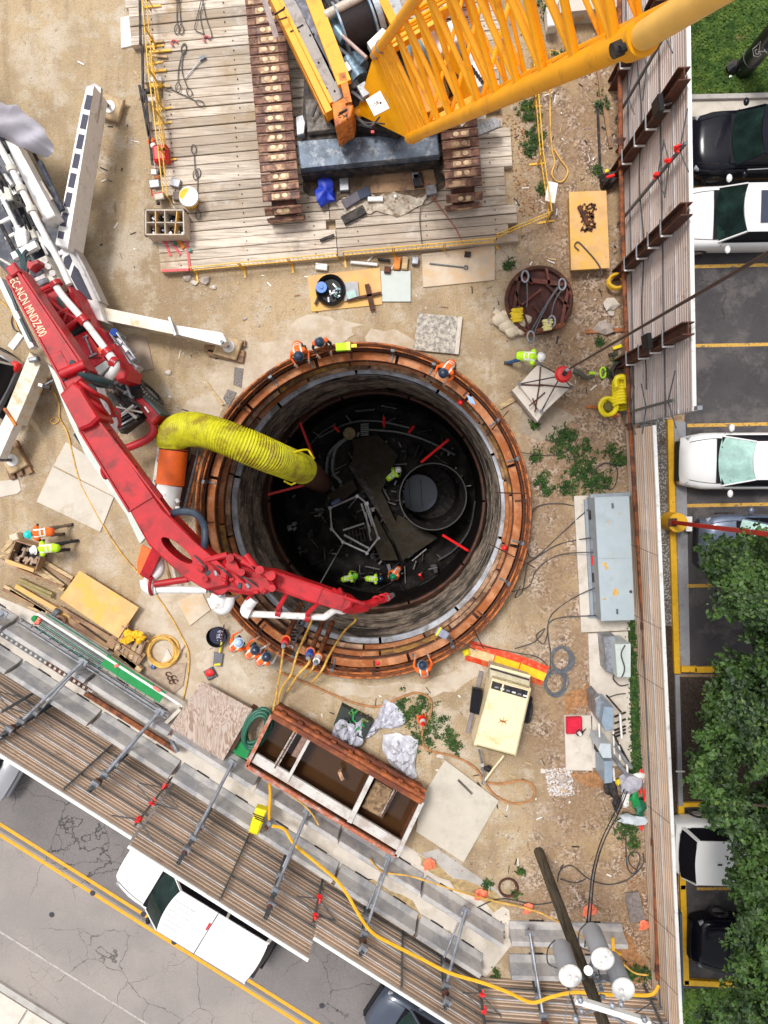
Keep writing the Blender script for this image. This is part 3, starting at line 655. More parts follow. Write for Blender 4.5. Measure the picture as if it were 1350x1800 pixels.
for k in range(7): MB().beam(P(634, 746+3.2*k, ZF+.7), P(648, 745+3.2*k, ZF+.7), .05, .05).build('slat', M('slat_grey', (.25,.25,.24), .6), gr)
rd = random.Random(40); mb = MB()
for k in range(170):
    a_, r_ = rd.random()*6.283, 4.6*math.sqrt(rd.random()); x_, y_ = PCx+r_*math.cos(a_), PCy+r_*math.sin(a_)
    if (Vector((x_, y_))-wq.xy).length < 1.7: continue
    q = Vector((x_, y_, ZF+.1+.2*rd.random())); t_ = rd.random()*3.14; l_ = rd.uniform(.08,.5)
    if k % 3: mb.cyl(q-Vector((math.cos(t_), math.sin(t_), .1))*l_, q+Vector((math.cos(t_), math.sin(t_), .1))*l_, rd.uniform(.015,.045), n=5, m=k % 2)
    else: mb.box(q, (rd.uniform(.05,.25), rd.uniform(.05,.15), .1), t_, m=(k//3) % 3)
S(mb.build('floor_debris', [M('debris_steel', (.22,.21,.2), .45, .2, .4, 9), machdk, M('debris_mud', (.09,.07,.05), .8)], org=(PCx, PCy, -12)), 'stuff')
rd = random.Random(11)
for k, (px, py) in enumerate([(633,1010),(690,1003),(700,1010),(640,868),(655,895),(560,900),(550,935),(513,925),(533,970),(660,975),(672,965),(760,1000),(575,888),(820,985),(703,880)]):
    c = P(px, py, ZF+.2); mb = MB()
    for i in range(3): mb.box(c+Vector((rd.uniform(-.2,.2), rd.uniform(-.2,.2), .1*i)), (rd.uniform(.1,.3), rd.uniform(.08,.2), .15), rd.uniform(0,3))
    mb.cyl(c+Vector((-.2,0,.2)), c+Vector((.25,.1,.25)), .05, n=8)
    tag(mb.build('floor_fitting', [machdk, M('fit_grey', (.2,.2,.2), .5), pitpipe][k % 3]), ['small dark metal fitting','small grey metal fitting','small black rubber fitting'][k % 3]+' lying on the shaft floor', 'fitting', 'fittings on the shaft floor')
# ------------------------------------------------------------------ corrugated fences
def corr_panel(p0, p1, z0, z1, nrm, pitch=.165, dep=.024, m=0):
    mb = MB(); L = (p1-p0); nr = max(1, round((z1-z0)/pitch)); h = (z1-z0)/nr; prof = []
    for i in range(nr):
        b = z0+i*h
        prof += [(0, b), (dep, b+.12*h), (dep, b+.5*h), (0, b+.62*h)]
    prof.append((0, z1)); k = len(prof)
    for d in (0, -.012):
        for e in (p0, p1):
            for o_, z in prof: mb.v.append(Vector((e.x, e.y, 0))+nrm*(o_+d)+Vector((0, 0, z)))
    for d, fl in ((0, False), (2*k, True)):
        for i in range(k-1):
            q = [d+i, d+k+i, d+k+i+1, d+i+1]; mb.f.append(q[::-1] if fl else q); mb.m.append(m); mb.sm.append(False)
    mb.f.append([k-1, 2*k-1, 4*k-1, 3*k-1]); mb.m.append(m); mb.sm.append(False)
    return mb
def fence(name, label, a, b, hgt, bays, strips, inward, mat, z0=.05, capmat=None, pitch=.165, seam=True):
    A, B = P(*a), P(*b); d = (B-A).normalized(); nrm = Vector((-d.y, d.x, 0))
    if nrm.dot(Vector(inward)) < 0: nrm = -nrm
    t = T(name, label, 'fence', A.lerp(B, .5))
    for i in range(bays):
        p0, p1 = A.lerp(B, i/bays), A.lerp(B, (i+1)/bays)
        for s_ in range(strips):
            h0 = z0+(hgt-z0)*s_/strips; h1 = z0+(hgt-z0)*(s_+1)/strips-.004
            corr_panel(p0+d*.004, p1-d*.004, h0, h1, nrm*(1), pitch).build('wall_panel', mat, t)
            if s_ and i == 0:
                MB().beam(A+nrm*.04+Vector((0,0,h0)), B+nrm*.04+Vector((0,0,h0)), .03, .045).build('girt', galv_dk if s_ % 3 == 1 else M('girt_pale', (.5,.5,.52), .5, .2), t)
        if seam and i: MB().beam(p0+nrm*.075+Vector((0,0,z0)), p0+nrm*.075+Vector((0,0,hgt-.05)), .06, .045, up=d).build('seam_post', galv_dk, t)
    MB().beam(A-nrm*.01+Vector((0,0,hgt+.03)), B-nrm*.01+Vector((0,0,hgt+.03)), .1, .06).build('top_cap', capmat or whites, t)
    return t, A, B, d, nrm
sitein = Vector((0, 0, 0))
fA = fence('fence_section', 'tan corrugated fence section at the left edge above the silver car', (-330,974), (306,1375), 3.75, 6, 6, (1,1,0), tan_panel)
fB = fence('fence_section', 'tan corrugated fence section behind the white pickup with yellow hose end', (308,1378), (572,1545), 4.1, 2, 6, (1,1,0), tan_panel)
fC = fence('fence_section', 'tan corrugated fence section above the dark car with long yellow hose', (574,1540), (838,1707), 3.25, 2, 6, (1,1,0), tan_panel)
fD = fence('fence_section', 'tan corrugated fence section along the bottom edge under the transformers', (842,1716), (1148,1738), 3.1, 2, 6, (0,1,0), tan_panel)
fE = fence('fence_section', 'low tan corrugated fence running down the right side beside the mulch', (1100,757), (1146,1736), 2.7, 6, 3, (-1,0,0), tan_panel, seam=False)
fT = fence('tall_fence', 'tall ribbed fence beside the car park with rusty brown posts', (1083,-120), (1101,748), 5.6, 4, 6, (-1,0,0), tan_panel2, seam=False)
def on(f, px, py, z, off=.12):
    """point on fence plane nearest the given ground pixel"""
    _, A, B, d, nrm = f; q = P(px, py); s_ = (q-A).dot(d); p = A+d*s_+nrm*off; return Vector((p.x, p.y, z))
# rusty soldier posts on the tall fence
tf, A, B, d, nrm = fT
for k, (px, py, topz) in enumerate([(1093,150,5.9), (1092,308,5.95), (1095,484,5.95), (1104,640,5.95)]):
    b0 = on(fT, px, py, 0, .22)
    # lean follows the real posts: a slight tilt along the fence
    t1 = Vector((b0.x, b0.y, topz))
    MB().hbeam(b0, t1, .3, .32, .03, 0, side=nrm).build('soldier_post', rust_dk if k else rust_dk, tf)
    for zz in (1.4, 2.6, 3.6, 4.6):
        c = Vector((b0.x, b0.y, zz)); MB().beam(c+d*.22-nrm*.14, c+d*.22+nrm*.17, .04, .06).build('clamp_bar', whites, tf)
        MB().beam(c-d*.22+nrm*.17, c+d*.22+nrm*.17, .03, .05).build('clamp_bar', galv, tf)
MB().beam(on(fT, 1100, 745, .3, -.05), on(fT, 1100, 745, 5.9, -.05), .12, .1).build('end_post', galv, tf)
# scissor props with red tape
def props(f, px, py, hts, tape=True):
    t = f[0]; d, nrm = f[3], f[4]
    b0 = on(f, px, py, .1, .16); top = Vector((b0.x, b0.y, hts[-1]+.3))
    MB().beam(b0, top, .07, .07, up=d).build('prop_post', galv_dk, t)
    for i, h in enumerate(hts):
        c = Vector((b0.x, b0.y, h))
        for sg in (-1, 1):
            MB().cyl(c+Vector((0,0,-.1)), c+d*sg*.75+Vector((0,0,.45 if (i+sg) % 2 else -.5)), .02, n=6).build('prop_brace', galv_dk, t)
        if tape:
            mb = MB(); rd = random.Random(i*7+int(px))
            for j in range(5): mb.box(c+nrm*.07+Vector((rd.uniform(-.05,.05), rd.uniform(-.05,.05), rd.uniform(-.16,.16))), (.05,.07,.14), Matrix.Rotation(rd.uniform(0,3),3,'X')@Matrix.Rotation(rd.uniform(0,3),3,'Y'))
            mb.build('red_tape', redtag, t)
props(fA, 300, 1372, (1.0, 2.1, 3.2)); props(fB, 566, 1540, (1.6, 2.5)); props(fC, 834, 1704, (1.4, 2.2, 2.9)); props(fA, 62, 1221, (.9, 1.9), False)
props(fT, 1094, 395, (3.9, 4.8, 5.5)); props(fT, 1086, 212, (1.5, 3.2, 4.6), False); props(fT, 1102, 728, (1.0, 2.6, 4.4), False); props(fD, 1130, 1736, (1.0, 2.0), False)
# rakers: sloped tube from barrier to post on the fence
def raker(f, start, base, top, z1=2.3, sz=.85):
    t = f[0]; d, nrm = f[3], f[4]
    b0 = on(f, *base, .05, .22); tp = Vector((b0.x, b0.y, top))
    MB().hbeam(b0, tp, .12, .12, .015, side=d).build('upright', galv_dk, t)
    s_ = P(*start, sz); e = Vector((b0.x, b0.y, z1))+nrm*.08
    MB().cyl(s_, e, .055, n=10).build('raker', galv, t)
    MB().box(s_, (.2,.3,.05), math.atan2(nrm.y, nrm.x)).build('raker_foot', galv, t)
    MB().cyl(s_+Vector((0,0,-.25)), e-Vector((0,0,1.3)), .035, n=8).build('raker', galv, t)
    for zz in (z1, z1-.8, z1+.7):
        if zz < top: MB().box(Vector((b0.x, b0.y, zz))+nrm*.08, (.2,.24,.14), math.atan2(nrm.y, nrm.x)).build('clamp', galv, t)
    MB().cyl(tp-Vector((0,0,.6))+nrm*.02, tp-Vector((0,0,.45))+nrm*.02, .13, .05, n=10).build('flare_cap', rust_dk, t)
raker(fA, (6,1078), (-45,1152), 3.1); raker(fA, (146,1163), (93,1240), 3.3); raker(fA, (281,1250), (226,1325), 3.3)
raker(fB, (409,1341), (372,1418), 3.9, 2.6); raker(fB, (541,1426), (503,1498), 3.9, 2.6)
raker(fC, (685,1507), (640,1582), 3.1, 2.2); raker(fC, (819,1600), (770,1665), 3.1, 2.2); raker(fD, (931,1640), (935,1722), 2.9, 2.0)
# black cable along the tall fence and floodlights
for k in range(1):
    pts = [on(fT, 1088, y, 2.3+.15*math.sin(y*.03), .12) for y in range(60, 740, 40)]
    tag(MB().tube(spline(pts, 4), .022, 6).build('cable', cable), 'black cable strung along the middle of the tall fence', 'cable')
for k, (px, py, z) in enumerate([(1089,322,4.9), (1100,636,3.7)]):
    c = on(fT, px, py, z, .5); t = T('floodlight', ['black floodlight clamped to the upper part of the tall fence','black floodlight clamped beside the last rusty post'][k], 'floodlight', c)
    MB().box(c, (.12,.42,.5), .15).build('housing', black, t); MB().box(c-Vector((.065,0,0)), (.01,.36,.42), .15).build('lens', blackg, t)
    MB().beam(c+Vector((.05,0,0)), c+Vector((.35,.1,0)), .04, .04).build('bracket', galv, t)
# long rusty pipe rail
pts = [(1089,-60,.9),(1091,250,.9),(1097,480,.9),(1103,640,.9),(1108,750,.9),(1120,930,.9),(1131,1100,.9),(1141,1290,.9),(1149,1480,.9),(1154,1620,.9),(1156,1722,.9)]
t = T('pipe_rail', 'long rusty pipe running down the right fence at waist height', 'pipe', P(1120, 930))
MB().tube(spline(PZ(pts), 4), .075, 10).build('pipe', rust, t)
for y, x in ((250,1091),(640,1103),(750,1108),(1100,1131),(1480,1149),(1700,1156)):
    c = P(x, y, .9); MB().cyl(c-Vector((.0,.12,0)), c+Vector((0,.12,0)), .1, n=10).build('pipe_coupling', rust_dk, t)
    MB().cyl((c.x+.12, c.y+.1, 0), (c.x+.12, c.y+.1, .95), .035, n=6).build('pipe_stand', rust_dk, t)
for k, y in enumerate((960, 1075, 1170, 1380, 1560, 1650)):
    f = fE; a = on(f, 1120, y, 2.72, .02); b = a+Vector((-.55, .25, -.9)); tag(MB().cyl(a, b, .008, n=5).build('tie_wire', machdk), 'thin dark tie wire slanting over the low fence, %s from the top' % ['first','second','third','fourth','fifth','last'][k], 'wire', 'tie wires on the low fence')
# ------------------------------------------------------------------ jersey barriers
def jersey(a, b, label, grp, mat=conc_sh, mark=True):
    A, B = P(*a), P(*b); d = (B-A).normalized(); L = (B-A).length; s = Vector((-d.y, d.x, 0))
    prof = [(-.31,0),(-.31,.08),(-.17,.28),(-.085,.81),(-.06,.83),(.06,.83),(.085,.81),(.17,.28),(.31,.08),(.31,0)]
    mb = MB(); n = 6; k = len(prof)
    for i in range(n+1):
        q = A+d*(.02+(L-.04)*i/n)
        for o_, z in prof: mb.v.append(q+s*o_+Vector((0,0,z)))
    for i in range(n):
        for j in range(k-1): mb.f.append([i*k+j, i*k+j+1, (i+1)*k+j+1, (i+1)*k+j]); mb.m.append(0 if j not in (4,) else 0); mb.sm.append(False)
    mb.f.append(list(range(k))[::-1]); mb.m.append(0); mb.sm.append(False); mb.f.append([n*k+j for j in range(k)]); mb.m.append(0); mb.sm.append(False)
    t = T('concrete_barrier', label, 'barrier', A.lerp(B, .5), grp)
    mb.build('barrier_body', mat, t)
    for e in (.25, .75):
        q = A.lerp(B, e); mb = MB()
        for sg in (-1, 1): mb.box(q+s*sg*.3+Vector((0,0,.03)), (.5,.08,.05), math.atan2(d.y, d.x))
        mb.build('lifting_slot', machdk, t)
    return t
concbar = M('barrier_concrete', (.5,.48,.46), .85, 0, .14, 1.3, dirt=(.33,.33,.35), ds=1.2, da=.5, dirt2=(.2,.19,.19), d2s=5, d2a=.12, bump=.25)
places_o = ['left edge','below the grey lattice','left of the wavy plywood','below the wavy plywood','under the yellow plastic tool','below the rusty tank middle','near the black angle','right end']
xs = [-104, 35, 174, 313, 452, 591, 730, 843]
for i in range(7):
    x0, x1 = xs[i]+2, xs[i+1]-2
    jersey((x0, 1150+.64*x0), (x1, 1150+.64*x1), 'fence-side grey jersey barrier, ' + ['far left and cut by the photo edge','second from the left beside the lattice','third, at the end of the rusty lattice','fourth, beside the wavy plywood','fifth, holding the yellow plastic tool','sixth, with the red tag','seventh, with the black angle frame'][i], 'barriers along the fence', concbar)
xs = [-114, 28, 170, 312, 455, 597, 739, 881]
for i in range(7):
    x0, x1 = xs[i]+2, xs[i+1]-2
    jersey((x0, 1080+.634*x0), (x1, 1080+.634*x1), 'site-side grey jersey barrier, ' + ['cut by the left photo edge','lying below the green bars','ending under the wavy plywood','hidden partly by wavy plywood','along the left half of the rusty tank','along the right half of the rusty tank','right end of the row past the tank'][i], 'barriers on the site side', concbar)
for i, (a, b, l) in enumerate([((893,1632),(1092,1637),'upper grey barrier of the pair left of the transformers'), ((893,1690),(1090,1694),'lower grey barrier of the pair beneath the transformers')]):
    jersey(a, b, l, 'barriers near the pole', concbar)
# ------------------------------------------------------------------ timber mats
UX = Vector((P(912,425,.3)-P(282,478,.3))); UX.z = 0; LU = UX.length; UX.normalize(); VY = Vector((-UX.y, UX.x, 0))
org0 = P(282, 478, .3); ang = math.atan2(UX.y, UX.x)
rd = random.Random(3); TW = .305; nmat = 0
ordn = ['bottom','second','third','fourth','fifth','sixth','seventh','eighth','ninth']
for mrow in range(9):
    sh = rd.uniform(-.25, .25) if mrow else 0
    for col in range(2):
        u0 = (0, LU*.5)[col] + (sh if col else 0); u1 = (LU*.5, LU)[col] + (sh if not col else rd.uniform(-.35, .1) if mrow else 0)
        if not col: u0 = -.38*(mrow > 5) + (rd.uniform(-.05, .12) if mrow else 0)
        y0 = mrow*4*TW
        c = org0+UX*((u0+u1)/2)+VY*(y0+2*TW); c.z = 0
        t = T('timber_mat', 'weathered plank crane mat, %s row up from the railing, %s half' % (ordn[mrow], ('left','right')[col]), 'timber mat', c, 'timber mats under the crane')
        for k in range(4):
            a = u0+.01+(rd.random() < .16)*rd.choice((.35, .5)); b = u1-.01-(rd.random() < .22)*rd.choice((.3, .5)); h = .3+rd.uniform(-.03, .012)
            q = org0+UX*((a+b)/2)+VY*(y0+(k+.5)*TW); q.z = h/2
            mb = MB(); mb.box(q, (b-a, TW-rd.uniform(.01, .036), h), ang+rd.uniform(-.002, .002), ch=.012); mb.build('plank', timber, t)
        for e in (.12, .5, .88):
            q = org0+UX*(u0+(u1-u0)*e)+VY*(y0+2*TW); q.z = .305
            mb = MB()
            for k in range(4): mb.cyl(q+VY*((k-1.5)*TW)-Vector((0,0,.02)), q+VY*((k-1.5)*TW)+Vector((0,0,.014)), .022, n=6)
            mb.build('bolt_head', rust_dk, t)
# patches between the tracks: packed dirt, plus shade painted into the dark one
def patch(name, label, cat, pts, z, mat, amp=.1, sd=1, th=.015, kind=None):
    q = PP(pts, z); out = []
    for i in range(len(q)):
        a, b = q[i], q[(i+1) % len(q)]; k = max(2, int((b-a).length/.2)); nn = Vector((-(b-a).y, (b-a).x, 0)).normalized()
        for j in range(k):
            p = a.lerp(b, j/k); out.append(p+nn*amp*noise.noise(p*2.7+Vector((sd, 0, 0)))*1.8)
    o = MB().prism(out, z-th, z).build(name, mat)
    if kind: o['kind'] = kind
    else: tag(o, label, cat)
    return o
patch('spilled_dirt', None, None, [(532,300),(775,275),(780,330),(735,350),(690,350),(560,345),(530,335)], .33, M('spill_dirt_shaded', (.13,.085,.05), .9, 0, .4, 3, dirt=(.05,.04,.035), ds=2, da=.6, dirt2=(.4,.34,.28), d2a=.2), .2, 2, kind='stuff')  # dark brown holds both real dirt and the painted ground shade
patch('spilled_dirt', None, None, [(600,370),(640,352),(700,340),(765,338),(770,350),(720,372),(640,385)], .34, M('spill_pale', (.5,.44,.36), .9, 0, .3, 5, dirt=(.2,.13,.08), ds=4, da=.5), .2, 5, kind='stuff')
tag(MB().prism(PP([(655,300),(760,290),(768,330),(650,340)], .35), .33, .35).build('brown_sheet', lumber2), 'brown wooden sheet between the tracks', 'sheet')
# ------------------------------------------------------------------ crawler crane
crane = T('crawler_crane', 'yellow lattice boom crawler crane standing on timber mats', 'crane', P(650, 120, .3))
# tracks
def track(frontpx, backpx, wid, label, zc, worn):
    A, B = P(*frontpx, 0), P(*backpx, 0); d = (B-A).normalized(); s = Vector((-d.y, d.x, 0)); L = (B-A).length
    Rr = .46; zb = .3+.05
    body = MB(); body.beam(A+d*.5+Vector((0,0,zb+.5)), B+Vector((0,0,zb+.5)), wid*.55, .55); body.build('track_frame', machdk, crane)
    w1 = MB()
    w1.cyl(A+d*.5+Vector((0,0,zb+.5))-s*wid*.3, A+d*.5+Vector((0,0,zb+.5))+s*wid*.3, .4, n=18); w1.build('idler_wheel', rust_dk, crane)
    # shoe mesh
    def shoe(oval):
        m_ = MB(); m_.box((0,0,0), (.25, wid, .07), ch=.02)
        m_.box((.1,0,.045), (.035, wid*.96, .03))
        if oval:
            for sg in (-1, 1): m_.lathe([(0,.052),(.1,.052),(.11,.036)], (0, sg*.12, 0), 14, m=1, r=Matrix.Diagonal((.68,.85,1)))
            m_.box((0, 0, .036), (.22, wid*.5, .012), m=2)
        else: m_.box((0, wid*.12, .036), (.2, wid*.6, .012), m=2)
        me = m_.build('track_shoe_mesh', [M('shoe_rust', (.15,.07,.05), .7, .1, .45, 5, dirt=(.36,.2,.12), ds=2.6, da=.45, dirt2=(.08,.06,.07), d2s=2, d2a=.4), M('worn_pad', (.62,.46,.28), .55, .1, .3, 7), M('worn_brown', (.22,.11,.07), .6, .1, .45, 6, dirt=(.55,.38,.22), ds=3, da=.5)]); q = me.data; bpy.data.objects.remove(me); return q
    s1, s2 = shoe(True), shoe(False)
    pts = []; ztop = zb+1.0; step = .297
    u = .5
    while u < L: pts.append((u, ztop, 0)); u += step
    for k in range(1, 4):
        th = math.pi*k/4; pts.insert(0, (.5-.5*math.sin(th), zb+.5+.5*math.cos(th), th))
    yaw_ = math.atan2(d.y, d.x)
    for k, (u, z, th) in enumerate(pts):
        o = bpy.data.objects.new('track_shoe', s1 if rd.random() < worn else s2); COL.objects.link(o); o.parent = crane
        p = A+d*u; o.location = Vector((p.x, p.y, z))-crane.location
        o.rotation_euler = (rd.uniform(-.01, .01), -th, yaw_+rd.uniform(-.012, .012))
track((510,400),(464,-130),1.18,'l',0,.88); track((812,379),(775,-60),1.13,'r',0,.9)
# carbody beam
mb = MB(); mb.prism(PP([(522,248),(769,231),(773,272),(528,296)], 1.35), .65, 1.35, ch=.03); mb.build('carbody_beam', bluegrey, crane)
mb = MB(); mb.prism(PP([(528,296),(773,272),(774,284),(530,309)], 1.0), .5, 1.0, ch=.03); mb.build('beam_gap_shade', machdk, crane)  # dark block stands in for the shaded gap beneath the beam
MB().prism(PP([(535,120),(770,60),(775,235),(530,255)], 1.3), .7, 1.3).build('carbody', machdk, crane)
MB().prism(PP([(536,175),(575,170),(582,215),(590,226),(540,232)], 1.55), 1.3, 1.55, ch=.02).build('side_plate', M('plate_grime', (.2,.18,.16), .7, .1, .3, 6, dirt=(.08,.07,.06), ds=4), crane)
MB().prism(PP([(520,205),(532,201),(537,215),(534,235),(522,238)], 1.6), 1.3, 1.6, ch=.02).build('end_bracket', grey, crane)
rg = MB()
for (a, b, r_) in (((548,205),(560,175),.05), ((560,175),(556,165),.04), ((580,215),(600,240),.025), ((590,215),(605,235),.025)): rg.cyl(P(*a,1.75), P(*b,1.9), r_, n=6)
rg.build('hydraulic_hose', cable, crane)
# superstructure
sb = MB(); sb.prism(PP([(478,-40),(660,-110),(760,160),(700,235),(600,215)], 1.75), 1.35, 1.75); sb.build('revolving_frame', machdk, crane)
def slab(name, px, z0, z1, mat, parent, ch=.015, bevel=0): return MB().prism(PP(px, z1), z0, z1, ch=ch).build(name, mat, parent, bevel=bevel)
def zb_(a, za, b, zb, w_, h_, name, mat, parent): return MB().beam(P(*a, za), P(*b, zb), w_, h_).build(name, mat, parent)
slab('walkway_deck', [(484,-12),(512,-12),(607,167),(584,184)], 2.35, 2.55, deckgrey, crane)
zb_((489,35),2.57,(509,28),2.57,.03,.02,'deck_joint',machdk,crane); zb_((510,56),2.57,(533,43),2.57,.03,.02,'deck_joint',machdk,crane)
for a in ((525,55),(551,60),(560,110),(574,155),(588,160),(545,62)): MB().cyl(P(*a,2.55), P(*a,2.575), .03, n=6).build('deck_bolt', machdk, crane)
zb_((476,-10),2.3,(580,203),2.3,.2,.5,'side_beam',yellow,crane); zb_((486,-14),2.55,(583,182),2.6,.1,.14,'side_rail',yellow,crane)
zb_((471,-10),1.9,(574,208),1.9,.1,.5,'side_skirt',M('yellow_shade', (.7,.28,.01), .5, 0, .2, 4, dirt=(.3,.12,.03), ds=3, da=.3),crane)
zb_((525,-12),2.5,(598,140),2.5,.36,.1,'dark_trough',M('trough', (.07,.07,.09), .5, .2, .4, 4, dirt=(.2,.2,.25), ds=3, da=.4),crane)
zb_((545,-14),3.0,(606,148),2.9,.4,.22,'mast_leg',yellow,crane); zb_((601,130),2.95,(613,182),2.85,.2,.18,'mast_foot',orange_r,crane)
o = slab('end_block', [(583,183),(607,169),(621,185),(617,206),(589,224)], 1.6, 2.85, orange_r, crane, ch=.03)
MB().cyl(P(596,200,2.87), P(610,192,2.87), .03).build('block_pin', machdk, crane)
rr2 = random.Random(4)
for k in range(16):
    a = P(592+rr2.random()*20, 202+rr2.random()*9-k*.2, 2.853); MB().box(a, (.05,.02,.006), rr2.random()).build('rust_chip', machdk, crane)
zb_((462,-8),2.75,(486,66),2.3,.16,.1,'hand_rail_plate',M('worn_steel', (.45,.36,.34), .5, .2, .2, 6),crane)
MB().tube(PZ([(483,26,2.9),(492,20,3.0),(499,16,3.0),(500,13,2.9)]), .03, 6).build('rail_hook', machdk, crane)
# winch drum
ax0, ax1 = P(603,57,2.4), P(650,36,2.4)
MB().cyl(ax0, ax1, .62, n=40).build('rope_drum', M('rope_black', (.02,.013,.013), .55, 0, .4, 20), crane)
dd = (ax1-ax0).normalized()
mb = MB()
for k in range(22):
    q = ax0.lerp(ax1, (k+.5)/22); e1 = dd.orthogonal().normalized(); e2 = dd.cross(e1)
    mb.tube([q+(e1*math.cos(t_)+e2*math.sin(t_))*.63 for t_ in [2*math.pi*i/30 for i in range(30)]], .017, 5, closed=True)
mb.build('hoist_rope', M('rope_wrap', (.03,.02,.02), .5, .2, .3, 20), crane)
for q, m_ in ((ax0-dd*.05, 'flange_blue'), (ax1+dd*.05, 'flange_blue')):
    MB().cyl(q-dd*.03, q+dd*.03, .8, n=36).build('drum_flange', M('flange_blue', (.15,.22,.29), .45, .3, .3, 6, dirt=(.3,.33,.36), ds=4), crane)
MB().cyl(ax1+dd*.15, ax1+dd*.32, .7, n=30).build('drum_gear', galv, crane)
MB().cyl(P(571,28,3.0), P(650,-14,3.0), .13, n=14).build('light_pipe', M('pipe_sand', (.55,.47,.4), .5, .1, .2, 6), crane)
MB().cyl(P(602,63,3.0), P(645,102,3.2), .055, n=10).build('ram_rod', M('rod_pinkish', (.45,.33,.3), .35, .4, .2, 8), crane)
MB().cyl(P(575,30,2.6), P(606,70,2.6), .17, n=14).build('hydraulic_cylinder', M('cyl_blue', (.2,.32,.4), .4, .3, .2, 6), crane)
MB().cyl(P(612,105,2.3), P(633,140,2.3), .28, n=18).build('swing_motor', M('motor_blue', (.13,.2,.26), .45, .3, .4, 8), crane)
MB().cyl(P(618,100,2.3), P(639,118,2.4), .2, n=18).build('motor_cap', M('motor_blue', (.13,.2,.26)), crane)
for (a, b, r_) in (((565,0),(575,18),.1), ((575,45),(590,80),.08), ((590,80),(612,98),.06), ((600,90),(598,110),.05), ((655,20),(672,45),.06), ((605,120),(612,160),.05), ((612,150),(628,160),.06), ((618,160),(640,178),.05), ((600,10),(590,0),.05)):
    MB().cyl(P(*a,2.5), P(*b,2.35), r_, n=8).build('machine_pipe', [grey, machdk, galv][int(r_*100) % 3], crane)
for (px, w_, h_) in (((658,12),.3,.5), ((675,30),.4,.2), ((610,118),.16,.22), ((622,152),.35,.2), ((668,10),.2,.4), ((640,160),.3,.4), ((590,120),.3,.2)):
    MB().box(P(*px,2.5), (w_,h_,.2), .5, ch=.02).build('machine_box', [grey, deckgrey, machdk][int(w_*100) % 3], crane)
MB().prism(PP([(645,74),(672,48),(688,60),(655,92)], 2.9), 2.6, 2.9, ch=.02).build('white_guard', whites, crane)
MB().box(P(611,117,2.62), (.12,.26,.03), .6).build('paper_label', whites, crane)
MB().prism(PP([(672,-5),(700,-12),(712,25),(690,45)], 2.7), 1.8, 2.7, ch=.02).build('side_housing', grey, crane)
zb_((672,0),2.9,(697,50),2.8,.25,.2,'mast_leg',yellow,crane)
# far side deck, cab seen through the lacing
MB().prism(PP([(700,60),(770,20),(830,120),(800,180),(745,200)], 2.3), 1.9, 2.3, ch=.02).build('right_deck', M('yellow_deck', (.7,.3,.01), .5, 0, .15, 3, dirt=(.3,.15,.04), ds=3, da=.3), crane)
mb = MB(); mb.prism(PP([(752,55),(805,28),(822,62),(775,92)], 3.1), 2.0, 3.1, ch=.05); mb.build('operator_cab', whites, crane)
MB().prism(PP([(775,112),(812,92),(826,130),(790,160)], 2.75), 2.0, 2.75, ch=.05).build('cab_window', blackg, crane)
slab('white_panel', [(800,100),(835,80),(850,150),(822,160)], 2.0, 2.35, whites, crane)
mb = MB()
for k in range(9): mb.box(P(822+4*k, 108+5.5*k, 2.4), (.07,.14,.05), .4)
mb.build('step_tread', machdk, crane)
for (a, b) in (((760,20),(790,90)), ((790,80),(800,150)), ((735,70),(770,130)), ((720,60),(720,100))):
    MB().cyl(P(*a,2.7), P(*b,2.5), .06, n=8).build('machine_pipe', M('cyl_blue', (.2,.32,.4)), crane)
slab('front_step', [(812,228),(868,205),(880,212),(880,222),(822,246)], .9, 1.0, M('step_mesh', (.3,.29,.29), .6, .2, .3, 20), crane)
for k in range(9): zb_((818+7*k,230-2.7*k),1.02,(823+7*k,243-2.7*k),1.02,.02,.02,'step_bar',galv,crane)
MB().tube(PZ([(806,212,1.5),(812,222,1.5),(818,214,1.5),(814,202,1.6)]), .03, 6).build('white_hook', whites, crane)
# boom
c1a = P(720,243,2.5); c1b = P(1270,5,17.1); bd = (c1b-c1a).normalized()
hd = Vector((bd.x, bd.y, 0)).normalized(); lat = Vector((-hd.y, hd.x, 0)).normalized()
if lat.x < 0: lat = -lat
dep = -hd*bd.z+Vector((0,0,1))*Vector((bd.x,bd.y,0)).length; dep.normalize(); DEP = 2.3; WID = 2.1
L = (c1b-c1a).length+3.0
A1 = c1a; A2 = c1a+dep*DEP; A3 = c1a+lat*WID; A4 = A3+dep*DEP
pin0 = P(628,198,1.9); pin1 = pin0+lat*WID
boom = MB()
for pn, a, b, o_ in ((pin0, A1, A2, 0), (pin1, A3, A4, 0)):
    th = lat*.035; vs = [pn-th, a-th, a+bd*.25-th, b+bd*.25-th, b-th]+[pn+th, a+th, a+bd*.25+th, b+bd*.25+th, b+th]
    boom.add(vs, [(0,1,2,3,4),(9,8,7,6,5),(0,5,6,1),(1,6,7,2),(2,7,8,3),(3,8,9,4),(4,9,5,0)])
boom.beam(A1+bd*.1, A3+bd*.1, .3, .3); boom.beam(A2+bd*.1, A4+bd*.1, .3, .3); boom.cyl(pin0-lat*.12, pin0+lat*.1, .16, n=14); boom.cyl(pin1-lat*.1, pin1+lat*.12, .16, n=14)
boomo = boom.build('boom', yellow, crane)
CR = .15; SC = 14.2
for a in (A1, A2, A3, A4):
    MB().cyl(a, a+bd*(SC if a is A1 else L), CR if a is A1 else CR*.85, n=20).build('chord', yellow, boomo)
MB().beam(A1+bd*1.2+lat*1.0, A1+bd*(SC-.3)+lat*1.0, 1.75, .04, up=dep).build('catwalk_plate', yellow, boomo)
